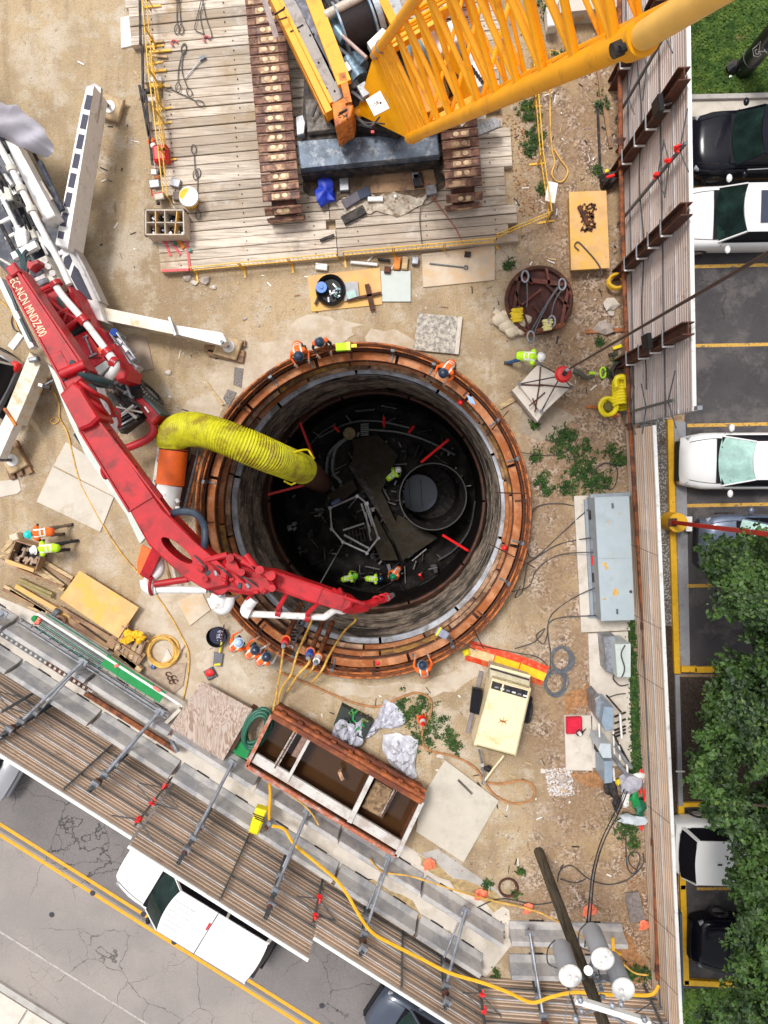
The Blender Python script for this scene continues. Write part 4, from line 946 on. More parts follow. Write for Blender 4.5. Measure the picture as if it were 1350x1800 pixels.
MB().beam(A1+bd*1.6+lat*1.9, A1+bd*(SC-.2)+lat*1.9, .05, .12, up=dep).build('catwalk_edge', M('yellow_brown', (.35,.13,.01), .6), boomo)
for k in range(10): MB().beam(A1+bd*(2+1.25*k)+lat*.13+dep*.05, A1+bd*(2+1.25*k)+lat*1.86+dep*.05, .05, .05, up=dep).build('catwalk_rib', yellow, boomo)
# lighter heel pole section end and coupling
cp = A1+bd*SC
e_ = P(1232,0,17.0); ed = (e_-cp).normalized(); MB().cyl(cp+ed*.2, e_+ed*2.5, CR, n=20).build('chord_sleeve', M('chord_pale', (.9,.53,.12), .5, 0, .06, 2), boomo)
MB().cyl(cp-bd*.18, cp+bd*.18, .2, n=18).build('coupling', yellow, boomo)
MB().cyl(cp-lat*.3+dep*.02, cp-lat*.08, .085, n=12).build('coupling_pin', machdk, boomo); MB().cyl(cp-lat*.26+bd*.1, cp-lat*.1+bd*.1, .05, n=8).build('coupling_pin', machdk, boomo)
cq = A2+bd*1.0
for s_ in (.35, 1.25): MB().cyl(A2+bd*s_, A2+bd*(s_+.05), .16, n=16).build('chord_band', galv, boomo)
MB().cyl(A1-bd*.05, A1-bd*.3+dep*-.05, .07, n=10).build('heel_pin', yellow, boomo)
def lace(p, q, dp, dq, s0, s1, pitch, r_=.055):
    s_ = s0; k = 0
    while s_ < s1:
        a = (p+bd*s_) if k % 2 == 0 else (q+bd*s_); b = (q+bd*(s_+pitch)) if k % 2 == 0 else (p+bd*(s_+pitch))
        MB().cyl(a, b, r_, n=10).build('lacing_tube', yellow, boomo); s_ += pitch; k += 1
lace(A1, A2, 0, 0, .5, SC, .6, .06); lace(A3, A4, 0, 0, .5, SC, .7, .05); lace(A1, A3, 0, 0, .5, L, 1.0, .05); lace(A2, A4, 0, 0, .5, L, 1.0, .05)
for k in range(7):
    s_ = .5+k*.32; MB().cyl(A1+bd*s_, A2+bd*s_, .045, n=8).build('lacing_tube', yellow, boomo)
for s_ in (2.6, 5.0, 7.6): MB().cyl(A1+bd*s_, A4+bd*s_, .05, n=8).build('lacing_tube', yellow, boomo)
# web plates between the two front chords
for s0_, s1_ in ((.6,1.5),(2.0,3.0)): MB().beam(A1+bd*s0_+lat*.25, A1+bd*s1_+lat*.25, .3, .03, up=lat).build('gusset_plate', yellow, boomo)
# white sign on the boom foot
sgo = MB().prism(PP([(643,175),(668,159),(685,190),(658,204)], 3.5), 3.47, 3.5, ch=.003).build('sign', whites, boomo)
for a_ in ((652,178),(672,184)): MB().cyl(P(*a_,3.47), P(*a_,2.9), .025, n=6).build('sign_bracket', galv, boomo)
text_part('sign_text', '158', .13, P(660,183,3.504), P(668,159,3)-P(643,175,3), (0,0,1), machdk, sgo, .002)
MB().cyl(P(669,181,3.5), P(669,181,3.512), .03, n=10).build('sign_dot', machdk, sgo)
MB().tube(PZ([(676,163,3.505),(686,183,3.505)]), .008, 4).build('sign_line', galv, sgo)
# hoses at the heel
for k, pts in enumerate([[(624,205,2.3),(632,212,2.4),(650,222,2.5),(668,205,2.6)], [(622,200,2.2),(640,215,2.3),(660,216,2.3),(676,218,2.4)], [(600,210,1.9),(608,225,1.6),(622,232,1.4),(634,215,1.6)]]):
    MB().tube(spline(PZ(pts), 6), .028, 6).build('heel_hose', cable, crane)
MB().box(P(655,232,1.7), (.1,.08,.06)).build('red_light', red2, crane)
# hoist wire, weight and hook over the slab
hk = P(990, 658, 1.9)
wt = T('hook_block', 'red round headache ball hanging on a dark hoist wire', 'hook', hk)
top = P(1350, 445, 14.8); dv = (top-P(1003,647,2.2)); wire = MB().cyl(P(1003,647,2.2), top+dv*.25, .03, n=8); wire.build('hoist_wire', M('wire_dark', (.05,.03,.03), .5), wt)
MB().lathe([(0,.14),(.1,.14),(.2,.12),(.26,.0),(.2,-.16),(.06,-.26),(0,-.27)], hk, 24).build('ball', red2, wt)
MB().lathe([(0,.3),(.06,.3),(.07,.14),(.12,.12)], hk, 12).build('swivel', machdk, wt)
MB().box(hk+Vector((.06,.1,.2)), (.12,.1,.12), .5).build('rope_clip', galv, wt)
MB().tube(spline([hk+Vector((0,0,-.27)), hk+Vector((.08,0,-.38)), hk+Vector((.02,0,-.5)), hk+Vector((-.08,0,-.42))], 5), .03, 8).build('hook', machdk, wt)
# ------------------------------------------------------------------ yellow railings
def railing(label, pts, h=1.05, z0=.0, dx=1.5, rail=(1.05,.6), foot=None):
    t = T('yellow_railing', label, 'railing', P(*pts[0][:2]), 'yellow site railings')
    q = [P(x, y, z0) for x, y in pts]
    for a, b in zip(q[:-1], q[1:]):
        L_ = (b-a).length; k = max(1, round(L_/dx)); d = (b-a).normalized(); s = Vector((-d.y, d.x, 0))
        for i in range(k):
            p0, p1 = a.lerp(b, i/k)+d*.03, a.lerp(b, (i+1)/k)-d*.03
            mb = MB(); 
            for hh in rail: mb.cyl(p0+Vector((0,0,hh*h)), p1+Vector((0,0,hh*h)), .02, n=6)
            mb.build('rail', yel2, t)
            for p in (p0, p1): MB().cyl(p, p+Vector((0,0,h*1.05)), .02, n=6).build('post', yel2, t)
            mb = MB(); m_ = max(3, int((p1-p0).length/.14))
            for j in range(1, m_): c = p0.lerp(p1, j/m_); mb.cyl(c+Vector((0,0,.1)), c+Vector((0,0,h*1.02)), .007, n=4)
            mb.build('infill_bar', yel2, t)
            MB().beam(p0-s*.28+Vector((0,0,.02)), p0+s*.28+Vector((0,0,.02)), .06, .03).build('foot', yel2, t)
    return t
railing('yellow railing along the lower edge of the timber platform, left part', [(345,482),(597,458)], .75)
railing('yellow railing along the lower edge of the timber platform, right part', [(605,456),(868,432)], .75)
railing('short yellow railing slanting up towards the hanging white paper', [(868,425),(962,386)], .7)
railing('yellow railing running down the left side of the timber platform', [(268,10),(280,150),(296,280),(305,360)], .95, .3)
railing('yellow railing running up the gravel strip right of the crane', [(960,392),(945,290),(937,190),(930,60),(928,-40)], .95)
railing('short inner yellow railing by the red fuel can', [(272,110),(286,190),(298,272)], .5, .3, 1.4)
# ------------------------------------------------------------------ concrete pump truck
def cutout(o, cut):
    m = o.modifiers.new('b', 'BOOLEAN'); m.object = cut; m.operation = 'DIFFERENCE'; m.solver = 'EXACT'
    dg = bpy.context.evaluated_depsgraph_get(); me = bpy.data.meshes.new_from_object(o.evaluated_get(dg))
    o.modifiers.clear(); o.data = me; bpy.data.objects.remove(cut)
    return o
pump = T('concrete_pump_truck', 'red boom concrete pump truck braced on white outriggers', 'pump truck', P(130, 560))
slab('chassis_deck', [(-120,60),(-10,170),(30,250),(112,388),(104,440),(95,480),(30,500),(-60,400),(-160,200)], 1.0, 1.5, M('deck_navy', (.02,.025,.045), .5, .1, .4, 4, dirt=(.1,.1,.11), ds=3), pump)
slab('chassis_frame', [(60,500),(110,470),(140,555),(205,600),(252,690),(248,735),(212,762),(165,700),(110,620)], .6, 1.15, machdk, pump)
def qp(px, z): return P(px[0], px[1], z)
slab('white_tank', [(8,245),(28,250),(97,378),(75,389)], 1.9, 2.5, whites, pump, .03)
zb_((36,320),2.45,(74,385),2.45,.12,.12,'timber_strip',lumber2,pump); zb_((41,320),2.4,(79,385),2.4,.04,.14,'timber_strip',machdk,pump)
MB().tube(PZ([(-20,222,2.9),(20,295,2.9),(67,392,2.9),(108,468,2.9),(122,500,2.9)]), .1, 12).build('delivery_pipe', whites, pump)
for a in ((37,332),(55,368),(20,296)): MB().cyl(P(a[0]-1,a[1]-4,2.9), P(a[0]+2,a[1]+5,2.9), .15, n=12).build('pipe_clamp', M('clamp_white', (.6,.57,.5), .5), pump)
# long rods, rails and cylinders on the deck
for k, (a, b, r_, mt) in enumerate([((5,250),(35,310),.05,galv), ((10,262),(34,306),.03,whites), ((-5,300),(20,345),.08,machdk), ((0,340),(40,420),.07,whites), ((8,352),(52,440),.045,galv),
     ((20,350),(62,430),.03,machdk), ((-10,372),(30,450),.06,machdk), ((24,400),(60,470),.05,galv), ((15,330),(28,345),.12,whites), ((60,270),(108,365),.05,machdk), ((70,285),(110,370),.09,M('deck_navy', (0,0,0))),
     ((72,320),(92,352),.05,M('pipe_sand', (0,0,0))), ((50,395),(62,420),.1,M('clamp_white', (0,0,0))), ((10,420),(46,400),.06,whites), ((-5,395),(25,380),.07,whites), ((30,440),(64,420),.05,grey), ((0,455),(60,490),.04,M('clamp_white', (0,0,0)))]):
    MB().cyl(P(*a,2.0+.05*(k % 4)), P(*b,2.0+.05*(k % 4)), r_, n=8).build('deck_rod', mt, pump)
slab('valve_block', [(28,398),(45,402),(47,430),(30,434),(24,415)], 1.6, 2.3, whites, pump, .03)
slab('valve_block', [(0,325),(16,330),(22,350),(2,356)], 1.6, 2.2, M('clamp_white', (0,0,0)), pump, .03)
rp = random.Random(12)
for k in range(34):
    u_, v_ = rp.random(), rp.random(); x_, y_ = -12+95*u_-30*v_, 262+170*u_+20*v_*1.5
    if y_ > 440 or x_ > 60+(y_-262)*.3: continue
    MB().cyl(P(x_,y_,1.75+.5*rp.random()), P(x_+rp.uniform(6,20), y_+rp.uniform(14,44),1.75+.4*rp.random()), rp.uniform(.02,.06), n=6).build('deck_rod', rp.choice([machdk, machdk, whites, galv, black]), pump)
zb_((24,452),2.35,(66,430),2.35,.2,.2,'cross_member',whites,pump); zb_((26,457),2.2,(67,436),2.2,.06,.2,'cross_member',galv,pump)
slab('manifold', [(48,462),(80,448),(105,490),(98,503),(64,508),(48,484)], 1.7, 2.4, M('manifold_cream', (.55,.53,.46), .5, .1, .15, 8), pump, .04)
for k in range(4): MB().cyl(P(52+4*k,478+8*k,2.46), P(70+5*k,469+8*k,2.46), .08, n=8).build('manifold_tube', galv if k % 2 else whites, pump)
for a in ((84,468),(92,480),(100,505),(78,458),(108,515)): MB().cyl(P(*a,2.4), P(*a,2.55), .09, n=12).build('manifold_cap', whites, pump)
for k, pts in enumerate([[(40,480),(44,462),(42,448),(48,440)], [(38,484),(40,466),(36,450),(30,440)], [(46,486),(48,470),(52,456)]]):
    MB().tube(spline([P(x,y,2.8) for x, y in pts], 6), .06, 8).build('hydraulic_hose', M('hose_teal', (.02,.05,.055), .5), pump)
slab('red_clamp', [(47,457),(54,460),(66,456),(68,462),(58,467),(52,475),(47,470)], 2.5, 2.9, red, pump)
# folded dirty tarp on the deck
TP = [(-60,150),(10,182),(28,182),(40,196),(62,212),(84,232),(95,256),(94,268),(70,270),(40,262),(12,246),(-60,215)]
q_ = PP(TP, 2.5); c_ = P(20, 225, 2.5); mb = MB(); k_ = len(q_)
def tarpf(u, v):
    t_ = u*k_; i = int(t_) % k_; e = q_[i].lerp(q_[(i+1) % k_], t_-int(t_)); p = c_.lerp(e, v)
    return Vector((p.x, p.y, 2.5+.45*(1-v**3)+.13*math.sin(p.x*5+p.y*3)+.1*math.sin(p.y*9-p.x*4)+.12*noise.noise(p*2)))
mb.grid(tarpf, 72, 20); mb.build('folded_tarp', M('tarp_lilac', (.4,.38,.43), .75, 0, .08, 3), pump, sharp=60)
zb_((-5,245),2.3,(15,268),2.3,.1,.1,'tarp_bar',machdk,pump)
# outriggers
def arm(label_parts, poly, z0, z1, mat, name='outrigger_arm'): return slab(name, poly, z0, z1, mat, pump, .025)
arm(0, [(97,428),(146,178),(153,150),(166,145),(178,153),(176,180),(126,440)], 1.3, 1.42, M('arm_grey', (.5,.48,.47), .5, .1, .06, 4, dirt=(.4,.36,.36), ds=4))
arm(0, [(97,430),(143,190),(152,152),(165,150),(159,190),(119,438)], .9, 1.9, whites)
zb_((168,185),1.46,(130,395),1.46,.1,.05,'pink_groove',M('groove_pink', (.35,.18,.18), .6, 0, .3, 6),pump)
for k in range(14): MB().cyl(P(166-2.6*k,205+14*k,1.5), P(166-2.6*k,205+14*k,1.52), .03, n=6).build('groove_hole', rust_dk, pump)
dirv = (P(155,180,1.9)-P(107,412,1.9)).normalized(); da_ = math.atan2(dirv.y, dirv.x)
for k, (x, y, l) in enumerate([(155,180,.44),(148,214,.44),(141,249,.44),(134,283,.44),(127,317,.44),(120,351,.44),(113,386,.42),(107,413,.22)]):
    MB().box(P(x,y,1.905), (l,.19,.012), da_).build('anti_slip_pad', M('pad_charcoal', (.07,.07,.1), .8, 0, .2, 30), pump)
arm(0, [(98,449),(106,430),(122,438),(142,465),(172,530),(184,566),(160,560),(138,556),(122,515)], .9, 1.55, whites, 'step_frame')
for pl in ([(113,452),(122,447),(127,458),(121,475),(110,468)], [(130,466),(138,474),(163,528),(145,524),(124,486)], [(124,490),(143,527),(136,527),(127,520),(120,500)], [(136,531),(160,538),(163,549),(143,546)], [(99,432),(109,424),(111,432),(104,442)], [(101,450),(110,447),(106,458)]):
    slab('anti_slip_pad', pl, 1.5, 1.556, M('pad_charcoal', (0,0,0)), pump, 0)
zb_((139,534),1.58,(162,541),1.58,.05,.03,'tread_bar',whites,pump); zb_((141,540),1.58,(163,546),1.58,.05,.03,'tread_bar',whites,pump)
slab('grey_skirt', [(120,438),(130,434),(150,470),(178,530),(172,530),(142,466)], .9, 1.5, M('arm_grey', (0,0,0)), pump)
arm(0, [(171,538),(302,565),(306,588),(180,562)], .55, 1.25, whited)
arm(0, [(300,570),(392,585),(398,600),(388,607),(304,586)], .6, 1.1, whites)
zb_((298,558),1.3,(309,590),1.3,.08,.12,'arm_collar',galv,pump)
arm(0, [(52,618),(72,640),(27,746),(10,720)], .6, 1.3, whited)
arm(0, [(12,724),(26,745),(-2,808),(-22,795)], .7, 1.15, whites)
zb_((8,718),1.35,(28,748),1.35,.08,.1,'arm_collar',orange_r,pump)
def pad(c, poly, ang_, label, bars):
    for (a, b) in bars:
        o = MB().beam(P(*a,.08), P(*b,.08), .2, .14).build('support_timber', lumber2)
        tag(o, 'brown timber bearer under the ' + label.replace(' beside the shaft','').replace(' by the steel plates','') + ', ' + ['upper one','middle one','lower one'][bars.index((a, b))], 'timber')
    o = MB().prism(PP(poly, .3), .16, .3, ch=.03).build('outrigger_pad', M('pad_wood', (.5,.36,.2), .7, 0, .15, 5, dirt=(.35,.24,.14), ds=3)); tag(o, 'square wooden pad under the ' + label, 'pad', 'wooden outrigger pads')
    q = P(*c, .3); MB().lathe([(0,.1),(.07,.1),(.09,.05),(.2,.045),(.21,0)], q, 28).build('jack_foot', whites, pump)
    MB().cyl(q+Vector((0,0,.08)), q+Vector((0,0,.9)), .055, n=12).build('jack_rod', galv_dk, pump)
pad((192,188), [(183,164),(218,174),(206,214),(172,203)], 0, 'upper white outrigger', [])
pad((402,609), [(385,588),(426,599),(414,633),(373,622)], 0, 'right hand outrigger beside the shaft', [((362,602),(432,604)),((360,612),(430,622)),((366,620),(428,633))])
pad((22,809), [(9,793),(28,784),(48,817),(16,835),(3,809)], 0, 'left hand outrigger by the steel plates', [((14,782),(38,836)),((26,776),(54,832)),((6,790),(24,842))])
# red cowl and frame near the boom turret
slab('turret_cowl', [(66,508),(88,499),(108,511),(121,542),(125,566),(108,580),(86,562)], 1.6, 2.7, M('red_bright', (.55,.004,.014), .5, 0, .25, 3, dirt=(.25,.003,.008), ds=3, da=.4), pump, .1)
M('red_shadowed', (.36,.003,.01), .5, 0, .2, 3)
slab('red_side_panel', [(118,500),(128,512),(150,556),(160,572),(150,578),(128,560)], 1.5, 2.5, M('red_bright', (0,0,0)), pump, .05)
slab('red_side_panel', [(186,604),(200,604),(226,650),(222,668),(206,672),(192,650)], 1.3, 2.4, M('red_bright', (0,0,0)), pump, .06)
slab('red_side_panel', [(150,574),(176,576),(196,612),(190,628),(176,612),(158,586)], 1.5, 2.32, M('red_bright', (0,0,0)), pump, .05)
for k, (a, b, r_) in enumerate([((52,520),(88,502),.06), ((66,508),(112,548),.06), ((82,560),(128,540),.06), ((98,590),(144,556),.07), ((105,505),(120,545),.05), ((112,548),(140,562),.05), ((70,540),(100,575),.05), ((56,530),(95,600),.08), ((120,545),(110,575),.05), ((88,502),(108,511),.06)]):
    MB().cyl(P(*a,2.85), P(*b,2.85), r_, n=8).build('red_tube', red, pump)
slab('dark_opening', [(98,522),(108,520),(116,542),(108,548)], 2.68, 2.72, M('hose_teal', (0,0,0)), pump, 0)
MB().blob(P(76,538,2.8), .13, sq=(.7,1.6,.6)).build('white_bottle', whites, pump)
for k in range(5): MB().tube(spline([P(60+6*k,512+3*k,2.9), P(72+6*k,540+4*k,2.95), P(92+5*k,566+2*k,2.9)], 6), .028, 6).build('hydraulic_hose', [cable, M('hose_red', (.35,.01,.01), .5)][k % 2], pump)
# front deck, engine and wheel
slab('red_deck_plate', [(112,600),(151,581),(186,632),(157,653),(137,643)], 2.1, 2.35, M('red_bright', (0,0,0)), pump, .02)
zb_((150,592),2.4,(163,624),2.4,.05,.05,'grab_handle',galv,pump); zb_((146,594),2.4,(154,590),2.4,.05,.05,'grab_handle',galv,pump); zb_((158,627),2.4,(170,621),2.4,.05,.05,'grab_handle',galv,pump)
zb_((138,640),2.38,(150,630),2.38,.03,.03,'deck_seam',rust_dk,pump); zb_((150,630),2.38,(178,628),2.38,.03,.03,'deck_seam',rust_dk,pump)
MB().box(P(153,642,2.38), (.08,.2,.04), .6).build('reflector', orange, pump); MB().box(P(177,616,2.38), (.12,.2,.06), .5).build('reflector', orange, pump)
slab('grey_tread', [(157,652),(186,633),(194,643),(172,662)], 2.2, 2.33, M('tread_pale', (.5,.55,.52), .5, .1, .1, 8), pump)
slab('black_box', [(104,590),(146,565),(150,575),(112,598)], 1.6, 2.2, M('hose_teal', (0,0,0)), pump)
slab('red_fender', [(160,575),(168,577),(215,640),(214,652),(204,655),(190,630)], 1.4, 2.2, red, pump, .04)
MB().tube(spline(PZ([(96,498,3.1),(110,520,3.1),(147,563,3.1),(190,620,3.1)]), 3), .105, 14).build('delivery_pipe', whites, pump)
MB().tube(spline(PZ([(186,614,3.1),(198,632,3.1),(203,642,3.1),(198,655,3.0),(190,664,2.8)]), 6), .13, 14).build('pipe_elbow', whites, pump)
for a, b in (((97,495),(101,502)), ((143,557),(151,567)), ((186,614),(192,622)), ((196,634),(206,640))): MB().cyl(P(*a,3.1), P(*b,3.1), .17, n=14).build('pipe_bracket', red, pump)
MB().tube(spline(PZ([(170,662,2.9),(176,680,2.95),(186,710,3.0),(198,732,3.0)]), 5), .11, 14).build('delivery_pipe', whites, pump)
MB().tube(spline(PZ([(199,735,3.2),(201,748,3.2),(199,765,3.2)]), 5), .12, 14).build('delivery_pipe', whites, pump)
for z_, a in ((3.05,(199,730)), (3.2,(200,742))): MB().tube([P(*a,z_)+Vector((.2*math.cos(t_), .2*math.sin(t_), 0)) for t_ in [i*math.pi/9 for i in range(18)]], .045, 8, closed=True).build('pipe_ring', red, pump)
for k, (px, w_, h_, a, mt) in enumerate([((205,592),.3,.35,.9,galv),((213,603),.25,.3,.9,M('alu', (.42,.42,.45), .35, .6, .2, 8)),((222,618),.35,.3,.9,M('alu', (0,0,0))),((211,620),.2,.3,.9,grey),((228,632),.3,.4,.9,galv),((220,640),.4,.25,.9,M('alu', (0,0,0))),((234,648),.35,.35,.9,M('alu', (0,0,0))),((203,610),.2,.5,.9,machdk),((210,635),.25,.4,.9,red),((200,640),.2,.2,.6,machdk)]):
    MB().box(P(*px,1.5), (w_,h_,.5), a, ch=.04).build('engine_part', mt, pump)
MB().cyl(P(200,584,1.7), P(200,584,1.9), .12, n=12).build('blue_cap', M('cap_blue', (.02,.08,.4), .4), pump)
for k, (a, b, r_) in enumerate([((196,590),(230,640),.03),((205,585),(238,630),.03),((190,600),(218,650),.025),((185,628),(205,600),.03)]): MB().cyl(P(*a,1.95), P(*b,1.95), r_, n=6).build('engine_pipe', galv, pump)
MB().cyl(P(222,640,1.5), P(238,662,1.5), .2, n=16).build('air_tank', M('alu', (0,0,0)), pump)
# mudguard and tyre
a, b = P(243,678,1.15), P(282,722,1.15); dd = (b-a).normalized(); ax = Vector((-dd.y, dd.x, 0)); cc = (a+b)/2; cc.z = .55
def tyre_m(c, ax_, R0, W0, parent, name='wheel'):
    mb = MB(); prof = [(R0*.6,-W0/2),(R0*.93,-W0/2),(R0,-W0*.36),(R0,W0*.36),(R0*.93,W0/2),(R0*.6,W0/2)]
    rot = Vector(ax_).normalized().to_track_quat('Z', 'Y').to_matrix()
    mb.lathe(prof, c, 36, r=rot); o = mb.build(name, tyre, parent)
    m2 = MB(); m2.lathe([(0,W0*.3),(R0*.25,W0*.32),(R0*.3,W0*.2),(R0*.6,W0*.38),(R0*.6,-W0*.38),(0,-W0*.38)], c, 24, r=rot); m2.build('rim', grey, o)
    return o
tw = tyre_m(P(260,697,.56), ax, .56, .42, pump)
mb = MB()
for k in range(34):
    th = 2*math.pi*k/34; rot = Matrix.Rotation(th, 3, ax)
    for w_ in (-.13, 0, .13):
        q = P(260,697,.56)+rot @ Vector((0,0,.565))+ax*w_; mb.box(q, (.06,.1,.025), rot @ Matrix((dd, ax, Vector((0,0,1)))).transposed())
mb.build('tread_block', M('tread_grey', (.3,.28,.26), .9, 0, .3, 20), tw)
mb = MB()
def mg(u, v):
    th = R(-20+160*u); q = P(240,677,.6); return q+dd*(.62*-math.cos(th)*.6)+ax*(-.25+.5*v)+Vector((0,0,.75*math.sin(th)+.05))
mb.grid(mg, 12, 3); mb.grid(lambda u, v: Vector(mg(u, v))-Vector((0,0,.03)), 12, 3, flip=True); mb.build('mudguard', M('guard_navy', (.03,.03,.055), .5, 0, .2), pump)
for k, (a, b, r_) in enumerate([((205,680),(235,700),.05),((210,700),(228,680),.04),((212,710),(240,735),.05),((222,675),(232,705),.04),((198,690),(225,720),.07),((205,715),(250,725),.03),((195,675),(215,668),.08),((225,700),(248,715),.05),((205,735),(235,712),.04),((190,668),(200,690),.05)]):
    MB().cyl(P(*a,1.4+.04*k), P(*b,1.4+.04*k), r_, n=8).build('engine_pipe', [grey, machdk, M('clamp_white', (0,0,0))][k % 3], pump)
for px in ((201,668),(212,674),(205,690),(222,690),(218,712),(232,722),(196,684)): MB().box(P(*px,1.45), (.16,.12,.16), px[0]*.1, ch=.02).build('engine_part', [grey, lumber2, M('alu', (0,0,0))][px[0] % 3], pump)
for k in range(4): zb_((206+2*k,738+6*k),1.35,(246-1*k,712+9*k),1.35,.05,.2,'radiator_slat',[grey, machdk][k % 2],pump)
slab('bumper_corner', [(238,702),(249,699),(281,731),(268,746),(246,720)], .6, 1.5, red, pump, .04)
slab('bumper_rubber', [(249,699),(256,697),(284,727),(281,732)], .6, 1.45, M('hose_teal', (0,0,0)), pump, .03)
MB().tube(spline(PZ([(262,735,1.2),(271,755,1.2),(262,770,1.2),(238,782,1.2),(212,791,1.2)]), 4), .13, 12).build('bumper_bar', red, pump)
MB().box(P(258,720,1.55), (.05,.22,.05), .6).build('white_tag', whites, pump)
# thick black sleeve at the knuckle
MB().tube(spline(PZ([(128,637,4.2),(140,652,4.3),(155,662,4.2),(172,668,4.0),(192,674,3.6)]), 6), [.12]*25, 12).build('black_sleeve', M('hose_teal', (0,0,0)), pump)
slab('sleeve_bundle', [(150,655),(165,655),(192,668),(192,682),(168,680),(150,668)], 3.5, 3.8, M('sleeve_dk', (.02,.028,.035), .6, 0, .3, 8), pump, .08)
# boom, first section with lettering
bmA = slab('boom_section', [(8,487),(28,468),(36,474),(156,650),(150,662),(116,690)], 3.7, 4.3, red, pump, .04)
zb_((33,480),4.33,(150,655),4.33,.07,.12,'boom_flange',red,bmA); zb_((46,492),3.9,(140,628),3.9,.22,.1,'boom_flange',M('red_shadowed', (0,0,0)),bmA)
zb_((12,490),4.33,(116,684),4.33,.05,.06,'boom_flange',red,bmA)
MB().box(P(24,475,4.35), (.3,.3,.15), .6, ch=.03).build('boom_end', red, bmA)
slab('hatch', [(94,622),(106,616),(122,644),(117,658),(100,650)], 4.3, 4.32, red, bmA, .01)
xd = P(68,578,4.3)-P(28,503,4.3); text_part('lettering', 'EC-NCN MNDZ400', .36, P(49,540,4.306), xd, (0,0,1), M('letter_cream', (.8,.72,.45), .5), bmA, .003, .58)
for t_ in (.1,.3,.5,.7,.85): q = P(42,486,4.0).lerp(P(142,634,4.0), t_); MB().box(q, (.1,.12,.14), .9, ch=.02).build('flange_lug', red, bmA)
MB().cyl(P(108,658,4.4), P(150,640,4.4), .14, n=16).build('knuckle_pin', red, pump)
slab('dark_slot', [(107,668),(124,652),(127,657),(110,672)], 4.3, 4.325, machdk, pump, 0)
# second section
slab('knuckle_box', [(104,693),(126,671),(140,680),(173,735),(160,748),(138,757)], 4.0, 4.9, red, pump, .06)
bmB = slab('boom_section', [(138,752),(168,732),(232,820),(285,893),(345,955),(402,1003),(398,1030),(362,1038),(318,1012),(262,960),(250,940),(226,896)], 4.0, 4.65, red, pump, .05)
c_ = P(316,966,4.4); e1 = (P(340,985,4.4)-P(295,948,4.4)).normalized(); e2 = Vector((-e1.y, e1.x, 0)); cut = MB().prism([c_+e1*.55*math.cos(t_)+e2*.17*math.sin(t_) for t_ in [i*math.pi/12 for i in range(24)]], 3.5, 5)
cutout(bmB, cut.build('cutter', red))
zb_((140,757),4.68,(228,900),4.68,.05,.08,'boom_flange',red,bmB); zb_((169,734),4.68,(300,905),4.68,.05,.08,'boom_flange',red,bmB)
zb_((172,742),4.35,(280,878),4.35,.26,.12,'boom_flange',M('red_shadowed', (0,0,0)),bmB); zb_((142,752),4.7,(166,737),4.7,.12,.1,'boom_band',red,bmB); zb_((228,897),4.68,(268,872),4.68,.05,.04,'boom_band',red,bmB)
slab('boom_tray', [(84,640),(100,655),(138,757),(170,800),(228,890),(256,945),(246,956),(222,905),(150,800),(122,740)], 2.9, 3.1, M('tray_pale', (.55,.6,.55), .5, 0, .06, 3), pump)
for k, px in enumerate(((150,700),(178,755),(188,770),(208,800),(225,820),(236,838),(250,855))): MB().box(P(px[0]+6,px[1]-2,4.4), (.14,.3,.25), .9, ch=.03).build('flange_lug', red, bmB)
MB().tube(spline(PZ([(181,820,4.2),(180,830,4.3),(186,840,4.3),(190,832,4.2)]), 5), .06, 8).build('red_hook', red, pump)
for k, pts in enumerate([[(140,672,4.6),(165,690,4.5),(190,705,3.8),(200,730,3.4)], [(150,700,4.7),(180,720,4.4),(196,742,3.6)]]): MB().tube(spline(PZ(pts), 5), .07, 8).build('red_bracket', red, pump)
MB().cyl(P(134,762,2.8), P(160,800,2.8), .1, n=8).build('side_mirror', M('sleeve_dk', (0,0,0)), pump)
MB().tube(spline(PZ([(294,906,4.3),(318,899,4.6),(345,904,4.6),(359,925,4.5),(360,950,4.5),(357,968,4.4)]), 6), .1, 10).build('black_hose_loop', M('hose_bluegrey', (.03,.045,.07), .5, 0, .3), pump)
# links and joints over the rim
MB().beam(P(283,955,4.2), P(257,1012,3.9), .3, .25).build('link_arm', red, pump); MB().cyl(P(272,1027,4.0), P(330,1018,4.0), .1, n=12).build('link_arm', red, pump)
MB().beam(P(330,1018,4.0), P(345,995,4.0), .2, .2).build('link_arm', red, pump)
MB().tube(spline(PZ([(276,975,3.8),(280,1000,3.8),(268,1015,3.8),(260,1022,3.8),(258,1030,3.8)]), 5), .16, 12).build('pipe_elbow', whites, pump)
MB().tube(spline(PZ([(256,1018,3.9),(258,1030,3.9),(266,1036,3.9),(276,1036,3.9)]), 5), .17, 12).build('pipe_elbow', whites, pump)
MB().cyl(P(270,1036,3.9), P(364,1037,3.9), .11, n=14).build('delivery_pipe', whites, pump)
MB().tube([P(268,1030,3.95)+Vector((0,.24*math.cos(t_), .24*math.sin(t_))) for t_ in [i*math.pi/8 for i in range(16)]], .05, 8, closed=True).build('pipe_ring', red, pump)
bmJ = slab('joint_housing', [(352,990),(372,978),(402,976),(418,996),(440,1000),(462,1005),(480,1012),(482,1034),(470,1040),(440,1048),(416,1044),(398,1040),(385,1050),(362,1038)], 3.9, 4.4, red, pump, .08)
slab('curved_arm', [(396,974),(410,980),(422,1004),(436,1020),(474,1016),(483,1034),(470,1044),(434,1046),(412,1034),(400,1012),(390,992)], 4.35, 4.62, red, pump, .08)
for k in range(9): MB().box(P(352+14*k, 996+5.5*k+6*(k % 2), 4.62), (.16,.1,.1), k*.9, ch=.02).build('joint_fitting', [red, M('hose_teal', (0,0,0)), galv, red][k % 4], pump)
